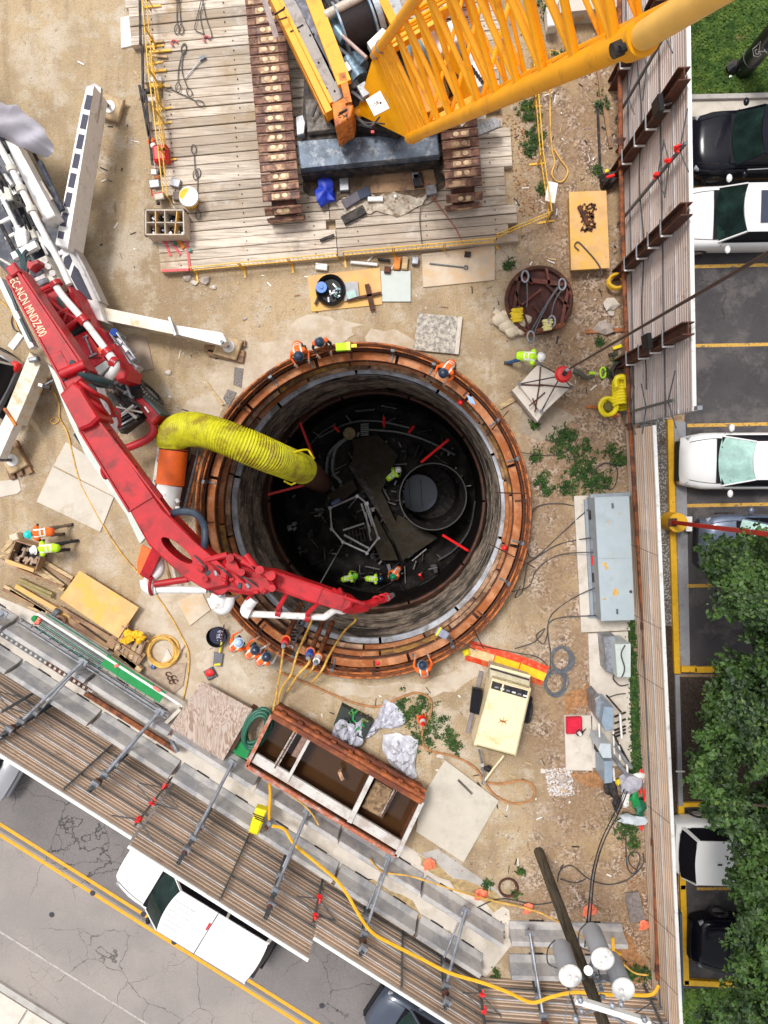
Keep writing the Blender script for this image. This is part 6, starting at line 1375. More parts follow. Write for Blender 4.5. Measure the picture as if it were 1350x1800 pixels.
strap_pile('folded yellow lifting strap on the left of the round form', (908,553), M('strap_yellow', (.75,.55,.02), .7), .055, 5, .18); strap_pile('folded cream strap at the lower right of the round form', (962,570), M('strap_cream', (.75,.68,.3), .7), .04, 4, .16, seed=3)
for k, (px, r_) in enumerate([((881,562),.28),((893,572),.28),((900,583),.24),((912,573),.2),((922,563),.22),((915,582),.17),((886,552),.16)]):
    tag(MB().blob(P(*px,.18), r_, sq=(1.1,.8,.6), amp=.12, seed=k, n=12, k=7).build('sack', bone), ['largest cream sack left of the round form','cream sack just below the largest one','lowest cream sack by the round form','small cream sack touching the round form','cream sack on the rim of the round form','smallest cream sack by the white shackle','uppermost small cream sack by the round form'][k], 'sack', 'cream sacks by the round form')
tag(MB().beam(P(869,546,.2), P(884,560,.2), .18, .1).build('sack_board', bone), 'short cream board above the sacks', 'board')
# rope coil on the right plywood
tag(MB().tube(spline([P(x,y,.6) for x, y in [(1018,440),(1010,432),(1016,425),(1028,436),(1045,455),(1055,470),(1058,482)]], 5), .02, 6).build('wire_loop', cable), 'thin wire loop hanging over the right plywood sheet', 'wire')
mb = MB(); rd = random.Random(8)
for k in range(60): 
    a = P(1022+rd.random()*24, 358+rd.random()*48, .58); mb.box(a, (rd.uniform(.03,.16), rd.uniform(.02,.06), .05), rd.uniform(0,3))
tag(mb.build('scrap_pile', rust_dk), 'small pile of rusty scrap on the right plywood sheet', 'scrap')
tag(MB().cyl(P(1018,362,.62), P(1034,396,.62), .07, n=8).build('rusty_pipe', rust_dk), 'short rusty pipe on the right plywood sheet', 'pipe')
# ------------------------------------------------------------------ compressor trailer
cp = T('compressor_trailer', 'cream road compressor on wheels beside the orange cable ramp', 'compressor', P(885, 1250))
mb = MB(); mb.prism(PP([(866,1193),(935,1212),(908,1332),(833,1312)], 1.45), .45, 1.45, ch=.09); mb.build('hood', cream, cp, bevel=.03)
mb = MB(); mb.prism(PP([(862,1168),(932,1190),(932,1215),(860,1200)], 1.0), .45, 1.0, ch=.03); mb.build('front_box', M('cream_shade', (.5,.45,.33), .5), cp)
zb_((862,1170),1.03,(932,1189),1.03,.08,.06,'front_rail',cream,cp); zb_((862,1175),1.02,(930,1195),1.02,.05,.04,'front_slot',machdk,cp)
mb = MB(); mb.prism(PP([(866,1197),(928,1215),(925,1228),(863,1210)], 1.47), 1.44, 1.472); mb.build('engine_opening', machdk, cp)
for k in range(6): MB().box(P(873+10*k, 1208+3.0*k, 1.485), (.12,.05,.03), -.25).build('engine_detail', [galv, whites][k % 2], cp)
MB().box(P(883,1209,1.5), (.05,.3,.04), -.25).build('opening_bar', cream, cp)
text_part('lettering', 'NOCDVF COMPRESSOR', .115, P(898,1199,1.462), P(928,1208,1.4)-P(868,1190,1.4), (0,0,1), M('letter_olive', (.12,.1,.03), .6), cp, .003)
q = P(884,1268,1.456)
for k in range(6): MB().beam(q, q+Vector((math.cos(k*1.05+.3)*.16, math.sin(k*1.05+.3)*.14, 0)), .03, .006).build('rust_streak', M('rust_streak', (.6,.34,.12), .6, 0, .3, 8), cp)
MB().box(q+Vector((0,0,.005)), (.2,.03,.01), -.2).build('hood_latch', rust, cp)
zb_((868,1197),1.42,(930,1213),1.42,.03,.1,'hood_edge',cream,cp); zb_((838,1311),1.47,(904,1329),1.47,.03,.02,'rear_vent',M('letter_olive', (0,0,0)),cp)
tyre_m(P(838,1232,.36), P(840,1232,0)-P(820,1228,0), .36, .24, cp); tyre_m(P(926,1252,.36), P(940,1232,0)-P(920,1228,0), .36, .24, cp)
slab('left_mudguard', [(831,1210),(848,1214),(843,1258),(826,1253)], .6, .85, blackg, cp, .05); slab('right_mudguard', [(930,1225),(937,1228),(928,1272),(920,1270)], .6, .8, blackg, cp, .04)
MB().tube(PZ([(842,1318,.6),(848,1345,.5),(851,1372,.45)]), .035, 8).build('drawbar', galv, cp); MB().tube(PZ([(886,1328,.6),(868,1350,.5),(852,1372,.45)]), .035, 8).build('drawbar', cream, cp)
MB().cyl(P(848,1352,0), P(848,1345,.8), .06, n=10).build('jockey_leg', galv, cp); MB().tube([P(850,1376,.45)+Vector((.06*math.cos(t_), .06*math.sin(t_), 0)) for t_ in [i*math.pi/6 for i in range(12)]], .025, 6, closed=True).build('tow_eye', galv, cp)
MB().blob(P(858,1352,.4), .12, amp=.4, seed=4).build('hose_clutter', machdk, cp)
# cable ramps
for k in range(3):
    a, b = [((822,1143),(868,1157)),((868,1157),(912,1171)),((912,1171),(958,1189))][k]
    t = T('cable_ramp', ['pale and red cable ramp piece nearest the shaft rim','middle yellow and red cable ramp piece','right end yellow and red cable ramp piece'][k], 'cable ramp', P(*a), 'cable ramps end to end')
    A_, B_ = P(*a,0), P(*b,0); d = (B_-A_).normalized(); s = Vector((-d.y,d.x,0)); mb = MB(); w2 = .36
    vs = [A_+s*w2, A_+s*.15+Vector((0,0,.1)), A_-s*.15+Vector((0,0,.1)), A_-s*w2, B_+s*w2, B_+s*.15+Vector((0,0,.1)), B_-s*.15+Vector((0,0,.1)), B_-s*w2]
    mb.add(vs, [(0,1,5,4),(1,2,6,5),(2,3,7,6),(3,2,1,0),(4,5,6,7)]); mb.build('ramp_body', M('ramp_red', (.75,.05,.01), .5, 0, .1, 5, dirt=(.6,.2,.08), ds=5), t)
    MB().beam(A_+d*.02+Vector((0,0,.11)), B_-d*.02+Vector((0,0,.11)), .28, .03).build('ramp_lid', [M('lid_tan', (.7,.5,.25), .6, 0, .2, 8), M('lid_yellow', (.9,.55,.01), .5), M('lid_yellow', (0,0,0))][k], t)
tag(MB().box(P(820,1147,.2), (.22,.2,.16), .4, ch=.06).build('ramp_plug', plasY), 'yellow plug at the shaft end of the cable ramps', 'plug')
mop = T('broom', 'grey and yellow broom head resting across the shaft rim', 'broom', P(775, 1113))
MB().box(P(777,1113,1.2), (.42,.26,.1), -.55, ch=.02).build('broom_head', M('broom_grey', (.25,.27,.36), .6, 0, .2, 10), mop); MB().box(P(771,1110,1.26), (.06,.3,.03), -.55).build('yellow_band', plasY, mop); MB().cyl(P(790,1120,1.2), P(835,1142,1.1), .018, n=6).build('handle', rust_dk, mop)
# ------------------------------------------------------------------ rusty settling tank
tk = T('settling_tank', 'rusty open steel tank with muddy water standing along the barriers', 'tank', P(590, 1375))
hz = 1.25
def tkp(x, y, z=hz): return P(x, y, z)
TA, TB, TC, TD = (478,1256), (742,1408), (697,1503), (434,1345)
def wall_(a, b, w_, z0, z1, name, mat): return MB().beam(Vector((tkp(*a).x, tkp(*a).y, (z0+z1)/2)), Vector((tkp(*b).x, tkp(*b).y, (z0+z1)/2)), w_, z1-z0).build(name, mat, tk)
for a, b in ((TA, TB), (TB, TC), (TC, TD), (TD, TA)): wall_(a, b, .06, 0.02, hz, 'side_wall', rust)
whitetank = M('tank_white', (.6,.58,.55), .5, 0, .1, 4, dirt=(.42,.36,.32), ds=2, da=.5, dirt2=(.35,.15,.08), d2s=3, d2a=.12)
rrust = M('rust_bright', (.33,.09,.025), .55, .1, .4, 3, dirt=(.14,.035,.015), ds=1.2, da=.6)
A_, B_ = tkp(*TA), tkp(*TB); nrm_ = Vector((B_.y-A_.y, A_.x-B_.x, 0)).normalized()
if nrm_.y < 0: nrm_ = -nrm_
MB().beam(A_+Vector((0,0,.06)), B_+Vector((0,0,.06)), .16, .12).build('top_rail', rrust, tk)
MB().beam(A_+nrm_*.2-Vector((0,0,.25)), B_+nrm_*.2-Vector((0,0,.25)), .2, .12).build('outer_flange', rrust, tk); MB().cyl(A_+nrm_*.12-Vector((0,0,.02)), B_+nrm_*.12-Vector((0,0,.02)), .1, n=12).build('outer_tube', rrust, tk)
for k in range(9): q = A_.lerp(B_, (k+.5)/9)+nrm_*.16; MB().box(q-Vector((0,0,.1)), (.18,.2,.2), math.atan2((B_-A_).y, (B_-A_).x), ch=.02).build('flange_rib', rrust, tk)
for a, b, mt, w_ in ((TD, TC, M('rail_pinkrust', (.42,.13,.07), .6, 0, .3, 9, dirt=(.5,.4,.36), ds=3, da=.35), .12), (TA, TD, M('rail_pinkrust', (0,0,0)), .12), (TB, TC, whitetank, .14)):
    MB().beam(tkp(*a)+Vector((0,0,.05)), tkp(*b)+Vector((0,0,.05)), w_, .1).build('top_rail', mt, tk)
MB().beam(tkp(446,1333)+Vector((0,0,-.1)), tkp(703,1489)+Vector((0,0,-.1)), .34, .1).build('inner_ledge', whitetank, tk)
wl = .5; MB().prism([tkp(*TA), tkp(*TB), tkp(*TC), tkp(*TD)], .02, wl).build('muddy_water', muddy, tk)
# baffles
for (a, b, w_, mt, h_) in (((545,1297),(504,1373),.1,whitetank,0),((655,1361),(614,1445),.16,whitetank,0),((520,1286),(482,1352),.14,M('rail_scale', (.5,.46,.42), .7, 0, .3, 12, dirt=(.15,.1,.08), ds=10, da=.5),-.15),((695,1393),(670,1440),.1,M('rail_scale', (0,0,0)),-.2)):
    A2_, B2_ = tkp(*a), tkp(*b); MB().beam(A2_+Vector((0,0,h_-.02)), B2_+Vector((0,0,h_-.02)), w_, .12).build('cross_rail', mt, tk); MB().beam(A2_-Vector((0,0,.4)), B2_-Vector((0,0,.4)), .04, .7).build('baffle', rust_dk, tk)
MB().beam(tkp(662,1362)+Vector((0,0,.0)), tkp(726,1398)+Vector((0,0,.0)), .1, .08).build('cross_rail', whitetank, tk)
MB().prism(PP([(660,1372),(690,1390),(672,1440),(635,1420)], .9), .3, .9, ch=.05).build('sand_heap', M('sand_wet', (.3,.19,.1), .8, 0, .3, 6, dirt=(.12,.07,.04), ds=5), tk)
MB().prism(PP([(532,1293),(545,1300),(528,1335),(512,1328)], .95), .3, .95).build('inlet_tray', M('tray_brown', (.25,.15,.12), .7, 0, .3, 8), tk)
MB().box(P(600,1362,.9), (.12,.3,.2), .4).build('float_post', tanst, tk)
# ------------------------------------------------------------------ lattice truss and tube bundle
tr = T('lattice_ladder', 'long grey and rusty lattice ladder lying between the barrier rows', 'ladder', P(150, 1200))
a0, b0 = P(-60,1068,.5), P(160,1210,.5); 
for sgn, zz in ((-1,.5),(1,.5),(-1,.25),(1,.25)):
    s = Vector((.54,.84,0))*.17*sgn; MB().cyl(a0+s+Vector((0,0,zz-.5)), b0+s+Vector((0,0,zz-.5)), .022, n=6).build('ladder_rail', galv, tr)
for k in range(26):
    q = a0.lerp(b0, (k+.3)/26); MB().beam(q-Vector((.54,.84,0))*.17, q+Vector((.54,.84,0))*.17, .1, .04).build('rung', rust_dk if k > 16 else galv_dk, tr)
MB().beam(P(150,1218,.35), P(312,1320,.35), .16, .12).build('rusty_bar', rust, tr); MB().cyl(P(300,1300,.5), P(312,1322,.5), .08, n=8).build('end_fitting', galv, tr)
tb = T('tube_bundle', 'bundle of thin green and grey tubes in a long trough', 'tubes', P(120, 1130))
tu = Vector((.54,.84,0))
for k in range(11):
    off = tu*(-.32+.062*k); mt = [M('tube_green', (.04,.2,.13), .4, 0, .2), galv, galv_dk][k % 3]
    MB().cyl(P(75,1090,.5)+off, P(188,1163,.5)+off*1.0, .022, n=6).build('tube', mt, tb)
MB().beam(P(68,1078,.55)+tu*.02, P(322,1240,.55)+tu*.02, .08, .3).build('trough_side', whites, tb); MB().beam(P(36,1088,.6), P(296,1258,.6), .05, .08).build('trough_pole', galv, tb); MB().beam(P(30,1094,.6), P(292,1262,.6), .05, .08).build('trough_pole', galv, tb)
for k in range(16): q0 = P(40+16.5*k, 1089+10.3*k, .66); MB().beam(q0-tu*.1, q0+tu*.04, .04, .03).build('pole_clip', galv_dk, tb)
for k, (a, b) in enumerate([((183,1160),(210,1177)),((210,1178),(286,1226))]): MB().beam(P(*a,.66), P(*b,.66), .42, .05).build('green_wrap', greenpaint, tb)
MB().box(P(205,1170,.72), (.16,.1,.04), .5).build('red_mark', M('tape_salmon', (.75,.2,.15), .6), tb); MB().box(P(276,1211,.72), (.26,.1,.04), -.6).build('red_mark', M('tape_salmon', (0,0,0)), tb)
zb_((287,1275),.4,(318,1245),.4,.12,.2,'end_board',conc_lt,tb)
tag(MB().blob(P(68,1092,.3), .14, amp=.2).build('salmon_bag', M('tape_salmon', (0,0,0))), 'salmon coloured bag at the left end of the tube bundle', 'bag')
tag(MB().blob(P(62,1088,.3), .13, amp=.2, seed=4).build('green_bag', greenpaint), 'green bag at the left end of the tube bundle', 'bag')
# lumber
rd = random.Random(21); lab = ['uppermost plank of the stack by the crate','second plank of the stack by the crate','third plank of the stack by the crate','plank running under the yellow plywood, upper','plank running under the yellow plywood, middle','plank running under the yellow plywood, lower','long plank parallel to the tube trough','long yellow beam left of the plywood','short green brown pole, upper','short green brown pole, middle','short green brown pole, lower','grey edged plank near the barriers','plank at the left edge of the timber pile','long plank under the yellow plywood edge','lowest plank by the tube trough','short plank by the machine part','plank end poking from the pile']
for k, (a, b, w_, mt) in enumerate([((75,985),(128,1016),.12,lumber),((72,990),(124,1022),.1,lumber2),((66,995),(112,1030),.12,lumber),((62,1000),(112,1037),.14,lumber),((30,1000),(110,1032),.1,lumber2),((0,985),(65,1015),.14,M('lumber_pink', (.42,.3,.22), .8)),
    ((8,1030),(190,1146),.13,lumber),((28,1030),(140,1095),.16,ply),((34,1018),(92,1044),.1,M('pole_olive', (.3,.24,.1), .8)),((36,1024),(90,1050),.09,M('pole_olive', (0,0,0))),((40,1018),(95,1046),.08,lumber),((18,1038),(80,1076),.12,M('lumber_pink', (0,0,0))),((5,1035),(60,1065),.1,lumber2),((105,1068),(205,1128),.14,lumber2),((120,1088),(192,1140),.2,lumber2),((50,1066),(110,1090),.08,lumber),((190,1145),(230,1170),.16,lumber)]):
    tag(MB().beam(P(*a,.1+.03*(k % 5)), P(*b,.1+.03*(k % 5)), w_, .07).build('timber_plank', mt), lab[k], 'plank', 'loose planks at the lower left')
for k in range(9):
    a = (214+3.6*k+rd.uniform(-2,2), 1120+2.8*k); 
tag(MB().beam(P(195,1120,.2), P(250,1160,.2), .5, .1).build('pallet_board', lumber2), 'brown pallet top beside the yellow rags', 'pallet')
cr = T('pallet', 'broken brown pallet holding yellow rags', 'pallet', P(232, 1120))
for k in range(6): zb_((212+8*k,1098+5*k),.25,(196+8*k,1140+5*k),.25,.12,.05,'pallet_slat',[lumber2, lumber, M('lumber_pink', (0,0,0))][k % 3],cr)
for a, b in (((214,1100),(262,1128)),((200,1125),(248,1155)),((226,1096),(210,1142)),((262,1112),(246,1150))): zb_(a,.32,b,.32,.06,.06,'pallet_rail',lumber2,cr)
mb = MB()
for k in range(16): mb.blob(P(217+rd.random()*36, 1112+rd.random()*16, .5), .12, amp=.5, seed=k, sq=(1,.8,.6))
tag(mb.build('yellow_rags', M('rag_yellow', (.85,.45,.01), .7, 0, .2, 10)), 'heap of yellow rags on the broken pallet', 'rags')
for k in range(4): tag(MB().beam(P(204+9*k,1143+7*k,.25), P(222+9*k,1160+6*k,.25), .16, .2).build('timber_block', [lumber2, lumber][k % 2]), 'brown timber block %s the coiled amber hose' % ['farthest left of','second left of','third left of','nearest to'][k], 'block', 'timber blocks by the hose')
# crate left with two people
ct = T('wooden_crate', 'open wooden crate of brown offcuts beside the two crouching workers', 'crate', P(38, 975))
q4 = PP([(28,950),(75,965),(62,1004),(12,990)], .55)
for i in range(4): a, b = q4[i], q4[(i+1) % 4]; MB().beam(Vector((a.x,a.y,.3)), Vector((b.x,b.y,.3)), .05, .55).build('crate_side', [lumber2, lumber2, ply, lumber2][i], ct)
mb = MB()
for k in range(22): mb.box(P(24+rd.random()*40, 960+rd.random()*30, .3), (rd.uniform(.1,.35), .07, .06), Matrix.Rotation(rd.uniform(0,3),3,'Z')@Matrix.Rotation(rd.uniform(-.5,.5),3,'X'))
mb.build('offcut_pile', M('lumber_pink', (0,0,0)), ct); MB().prism(q4, .02, .12).build('crate_floor', machdk, ct)
for k, (a, b) in enumerate([((10,985),(60,1003)),((0,978),(25,965)),((4,970),(22,950)),((14,955),(28,940))]): tag(MB().beam(P(*a,.6-.12*k), P(*b,.6-.12*k), .12, .07).build('timber_plank', ply if not k else lumber), ['yellow plank lying across the crate front','plank left of the crate, lower','plank left of the crate, middle','plank left of the crate, upper'][k], 'plank')
tag(MB().box(P(28,944,.2), (.3,.24,.3), .3, ch=.03).build('cream_tub', bone), 'cream tub beside the worker in the teal hat', 'tub')
mp = T('machine_part', 'tan ringed machine part lying on the planks', 'machine part', P(106, 1090))
MB().tube([P(105,1092,.35)+Vector((.17*math.cos(t_), .17*math.sin(t_), 0)) for t_ in [i*math.pi/10 for i in range(20)]], .07, 8, closed=True).build('ring', tanst, mp); MB().beam(P(112,1096,.35), P(190,1142,.3), .09, .08).build('shaft_bar', M('bar_tan', (.5,.38,.24), .6), mp); MB().box(P(98,1078,.35), (.3,.2,.15), 1.0, ch=.04).build('bracket', galv_dk, mp)
# small things on the left platform edge
rg = T('red_fuel_can', 'red fuel can lying behind the left railing of the platform', 'fuel can', P(284, 272, .3))
MB().box(P(284,272,.5), (.46,.5,.38), .1, ch=.06).build('can_body', red2, rg); MB().cyl(P(271,258,.6), P(268,254,.6), .09, n=10).build('cap', whites, rg); MB().beam(P(276,262,.72), P(290,262,.72), .05, .05).build('handle', machdk, rg)
tag(MB().blob(P(267,249,.4), .12, amp=.2).build('orange_glove', orange), 'orange glove beside the red fuel can', 'glove')
bk = T('paint_bucket', 'yellow bucket with a white lid on the platform', 'bucket', P(333, 350, .3))
MB().cyl(P(335,354,.31), P(332,347,.85), .26, .3, n=28).build('bucket_body', M('bucket_yellow', (.85,.5,.01), .45), bk); q = P(332,346,.85); MB().lathe([(0,.03),(.24,.03),(.25,.05),(.31,.045),(.32,-.02)], q, 32).build('lid', whites, bk)
bx = T('divided_crate', 'wooden tray divided in eight compartments of bolts and bottles', 'tray', P(290, 390, .3))
c4 = [(256,369),(322,369),(323,412),(256,412)]; q4 = PP(c4, .95)
MB().prism(PP([(254,367),(325,367),(326,414),(254,414)], .5), .31, .5).build('tray_floor', machdk, bx)
for i in range(4): a, b = q4[i], q4[(i+1) % 4]; MB().beam(Vector((a.x,a.y,.63)), Vector((b.x,b.y,.63)), .04, .64).build('tray_side', M('tray_wood', (.55,.47,.38), .8, 0, .15, 6), bx)
MB().beam(Vector((q4[0].x, (q4[0].y+q4[3].y)/2, .63)), Vector((q4[1].x, (q4[1].y+q4[2].y)/2, .63)), .03, .6).build('divider', M('tray_wood', (0,0,0)), bx)
for k in (1,2,3): 
    x_ = q4[0].x+(q4[1].x-q4[0].x)*k/4; MB().beam(Vector((x_+(.1 if k == 3 else 0), q4[0].y, .63)), Vector((x_, q4[3].y, .63)), .03, .6).build('divider', [ply, M('tray_wood', (0,0,0)), ply][k-1], bx)
for k in range(34):
    x_, y_ = rd.uniform(q4[0].x+.08, q4[1].x-.08), rd.uniform(q4[3].y+.06, q4[0].y-.06)
    MB().box((x_, y_, .55+rd.random()*.15), (rd.uniform(.05,.14), rd.uniform(.04,.08), .06), rd.uniform(0,3)).build('small_part', [galv, M('part_blue', (.05,.12,.3), .4), machdk, whites][k % 4], bx)
for k, (a, s_, an, mt) in enumerate([((272,324),(.34,.26,.14),.1,grey),((309,322),(.32,.26,.14),-.3,grey),((310,345),(.2,.26,.12),.0,M('block_brown', (.2,.16,.14), .7)),((280,346),(.3,.2,.1),.2,conc_lt),((278,340),(.3,.04,.05),.3,redtag),((266,333),(.04,.4,.05),.1,redtag),((276,312),(.16,.12,.08),0,rust_or),((271,303),(.18,.16,.12),0,whites),((282,302),(.14,.14,.1),0,machdk),((278,357),(.1,.1,.1),0,machdk)]):
    tag(MB().box(P(*a,.38), s_, an, ch=.02).build('platform_clutter', mt), ['grey block left of the railing above the crate','grey block right of the railing by the bucket','small brown block left of the bucket','pale block above the divided tray','short red strip above the divided tray','upright red strip on the platform edge','orange rag on the platform edge','white lump on the platform edge','black lump on the platform edge','tiny black knob above the tray'][k], 'block')
for k, (a, b) in enumerate([((284,424),(332,422)),((328,420),(334,476)),((284,476),(334,474)),((300,424),(318,448)),((290,424),(300,450))]): tag(MB().beam(P(*a,.33), P(*b,.33), .08, .02).build('paint_mark', M('paint_pink', (.7,.12,.12), .7, 0, .3, 12)), 'pink paint stripe on the platform corner, ' + ['under the divided tray','right edge','bottom edge','slanting right','slanting left'][k], 'paint stripe', 'pink paint stripes')
tag(MB().box(P(318,430,.36), (.3,.14,.06), -.9, ch=.01).build('orange_block', orange_r), 'orange wooden piece on the pink marked planks', 'block'); tag(MB().box(P(307,428,.38), (.1,.1,.1), .3).build('teal_plug', M('teal', (.0,.2,.15), .5)), 'teal knob below the divided tray', 'knob'); tag(MB().box(P(334,440,.38), (.1,.1,.08), .3).build('teal_plug', M('teal', (0,0,0))), 'teal knob right of the orange wooden piece', 'knob')
# wire slings with eyes
def sling(label, pts, z=.34, r_=.016):
    t = T('wire_rope_sling', label, 'sling', P(*pts[0], z)); q = spline([P(x,y,z+.01*i) for i, (x, y) in enumerate(pts)], 5); MB().tube(q, r_, 6).build('rope', cable, t)
    for e, n_ in ((q[0], q[1]), (q[-1], q[-2])):
        d = (e-n_).normalized(); s = Vector((-d.y, d.x, 0)); c = e+d*.14; MB().tube([c+d*.15*math.cos(t_)+s*.08*math.sin(t_) for t_ in [i*math.pi/8 for i in range(16)]], .016, 6, closed=True).build('eye', cable, t)
for l_, p_ in (('short wire sling near the top edge of the platform, left strand',[(311,0),(311,44)]),('short wire sling near the top edge of the platform, right strand',[(315,0),(318,44)]),('wire sling pair in the upper platform, left strand',[(321,92),(314,120),(313,146)]),('wire sling pair in the upper platform, right strand',[(322,94),(320,125),(330,155)]),('thin sling lying diagonally below the hammer',[(302,158),(325,168),(345,178)]),('wire sling above the paint bucket',[(341,270),(343,300)]),('wire sling beside the paint bucket',[(348,312),(347,340),(348,370)])): sling(l_, p_)
tag(MB().tube(spline([P(x,y,.36) for x, y in [(354,0),(345,35),(343,52),(358,60),(368,68),(372,60),(362,30),(356,0)]], 5), .015, 6).build('wire_loop', cable), 'wide wire loop at the top of the platform', 'wire')
tag(MB().tube(spline([P(x,y,.36) for x, y in [(358,0),(352,30),(360,65)]], 5), .015, 6).build('wire_loop', cable), 'inner strand of the wide wire loop at the top', 'wire')
for k, (x, y) in enumerate(((306,75),(363,68))): tag(MB().tube([P(x,y,.37)+Vector((.1*math.cos(t_), .08*math.sin(t_), 0)) for t_ in [i*math.pi/7 for i in range(11)]], .03, 6).build('shackle', M('shackle_pink', (.5,.08,.1), .5)), ['pink shackle lying alone on the planks','pink shackle on the wide wire loop'][k], 'shackle')
t = T('hammer', 'long handled hammer lying across the planks', 'hammer', P(340,120,.36)); MB().tube(PZ([(325,138,.36),(355,104,.36)]), .02, 6).build('handle', grey, t); MB().box(P(356,102,.38), (.22,.1,.08), .5).build('head', galv_dk, t)
# black rack on the left edge
for k, (a, b) in enumerate([((246,0),(247,78)),((250,80),(252,180)),((245,150),(262,240)),((255,160),(268,290))]): tag(MB().beam(P(*a,.5), P(*b,.5), .07, .07).build('black_bar', machdk), ['black bar at the top left platform edge','black bar lower on the left platform edge','slanting black bar by the left platform edge','thin black bar by the red can'][k], 'bar')
for k, px in enumerate(((262,160),(275,140),(268,175),(275,150))): tag(MB().box(P(*px,.4), (.35,.14,.1), .05, ch=.02).build('tool_bar', [machdk, whites, conc_lt, yel2][k]), ['black tool under the left railing','white tool under the left railing','pale bar under the left railing','yellow bracket under the left railing'][k], 'tool')
# things between the tracks
tag(MB().blob(P(575,337,.55), .32, amp=.5, n=16, k=10, sq=(1,1.1,.5)).build('blue_tarp', bluetarp), 'crumpled bright blue tarp between the crane tracks', 'tarp')
for k, (px, s_, mt) in enumerate([((640,340),(.4,.3,.12),M('cloth_navy', (.04,.05,.09), .8)),((618,352),(.6,.3,.1),M('cloth_grey', (.12,.11,.13), .8)),((622,378),(.8,.3,.08),machdk),((605,325),(.3,.4,.15),grey),((660,350),(.5,.15,.1),whites),((735,318),(.3,.4,.2),machdk),((758,335),(.35,.3,.2),grey),((575,418),(.5,.1,.03),machdk),((695,345),(.1,.1,.1),whites),((730,310),(.2,.2,.2),galv)]):
    tag(MB().box(P(*px,.42), s_, px[0]*.13 % .6, ch=.02).build('machine_clutter', mt), ['navy cloth between the tracks','grey cloth beside the blue tarp','long black box below the blue tarp','grey jerrycan between the tracks','white paper strip between the tracks','black box by the right track','grey toolbox touching the right track','dark strip painted as the shaded slot in the lower planks','small white lump between the tracks','shiny fitting under the carbody'][k], 'clutter')  # the thin black box in the planks paints the shade of a notch
for k, pts in enumerate([[(735,292),(745,320),(760,345),(778,370),(800,400),(815,430)],[(768,330),(742,360),(738,390),(742,430)],[(775,315),(760,330)]]): tag(MB().tube(spline([P(x,y,.4) for x, y in pts], 5), .015, 6).build('cord', [M('cord_red', (.35,.05,.02), .6), cable, cable][k]), ['red cord running down the planks from the carbody','black cord looping to the lower railing','short black cord by the right track'][k], 'cord')
# below the railing
bg_ = T('tool_bag', 'open black bag of tools with blue reel on the plywood', 'bag', P(582, 512))
mb = MB(); mb.lathe([(.42,0),(.5,.15),(.46,.3),(.4,.22),(.36,.08),(0,.06)], P(582,512,.05), 24, r=Matrix.Diagonal((1,1.05,1))); mb.build('bag_body', black, bg_)
MB().lathe([(0,.2),(.06,.2),(.07,.16),(.18,.16),(.19,.1)], P(566,507,.25), 20).build('blue_reel', M('reel_blue', (.02,.15,.6), .4), bg_)
for k in range(12): MB().box(P(573+rd.random()*22, 495+rd.random()*32, .35), (.16,.05,.05), rd.uniform(0,3)).build('tool', [whites, galv, M('part_teal', (.2,.4,.4), .5)][k % 3], bg_)
for k, (a, b, w_, mt) in enumerate([((645,500),(655,545),.16,rust_dk),((610,528),(670,515),.08,rust_dk),((554,535),(560,520),.06,machdk)]): tag(MB().beam(P(*a,.15), P(*b,.15), w_, .1).build('rusty_bar', mt), ['rusty upright of the cross on the plywood','rusty cross bar on the plywood','short black bar on the plywood corner'][k], 'bar')
tag(MB().box(P(617,512,.12), (.5,.6,.06), .1).build('grey_tray', M('tray_grey', (.36,.36,.38), .5)), 'grey tray under the black tool bag', 'tray'); tag(MB().box(P(618,518,.2), (.3,.25,.1), .3).build('teal_packet', M('packet_teal', (.35,.5,.47), .5)), 'pale teal packet right of the tool bag', 'packet')
for k, (px, s_, mt) in enumerate([((698,463),(.22,.42,.12),orange_r),((712,463),(.18,.42,.12),lumber),((730,459),(.22,.24,.2),galv),((681,475),(.2,.2,.2),rust_dk),((565,469),(.4,.22,.1),whites),((640,463),(.9,.1,.08),whites),((675,457),(.4,.08,.1),machdk),((822,447),(.2,.16,.12),machdk)]):
    tag(MB().box(P(*px,.12), s_, -.1, ch=.02).build('yard_clutter', mt), ['orange brick shaped box below the railing','tan box beside the orange one','grey metal tin below the railing','rusty nut on the green grey board corner','white bag left below the railing','long white strip below the railing','black pipe piece below the railing','black lump on the grey plywood'][k], 'clutter')
tag(MB().tube(PZ([(755,463,.1),(817,470,.1)]), .025, 6).build('spanner', galv_dk), 'long dark spanner lying on the grey plywood', 'spanner'); tag(MB().tube([P(819,470,.1)+Vector((.06*math.cos(t_), .06*math.sin(t_), 0)) for t_ in [i*math.pi/6 for i in range(12)]], .02, 6, closed=True).build('spanner_ring', galv_dk), 'ring at the end of the long spanner', 'spanner')
tag(MB().prism(PP([(963,318),(981,322),(975,357),(958,352)], .9), .87, .9).build('hanging_paper', whites), 'white notice hanging on the right yellow railing', 'notice')
# top right gravel clutter
flat('work_table', 'pale trestle top seen through the crane lacing', 'table', [(982,0),(1085,-8),(1085,12),(985,22)], .7, conc_lt)
tag(MB().box(P(968,35,.4), (.3,.6,.4), .1, ch=.03).build('white_jug', whites), 'white jug standing on the gravel by the railing', 'jug'); tag(MB().beam(P(1010,30,.3), P(1088,10,.3), .2, .3).build('timber_plank', lumber), 'timber beam behind the trestle top', 'beam')
tag(MB().box(P(1130,10,.5), (.6,.4,.5), .2, ch=.03).build('white_box', whites), 'white box behind the trestle at the top edge', 'box')
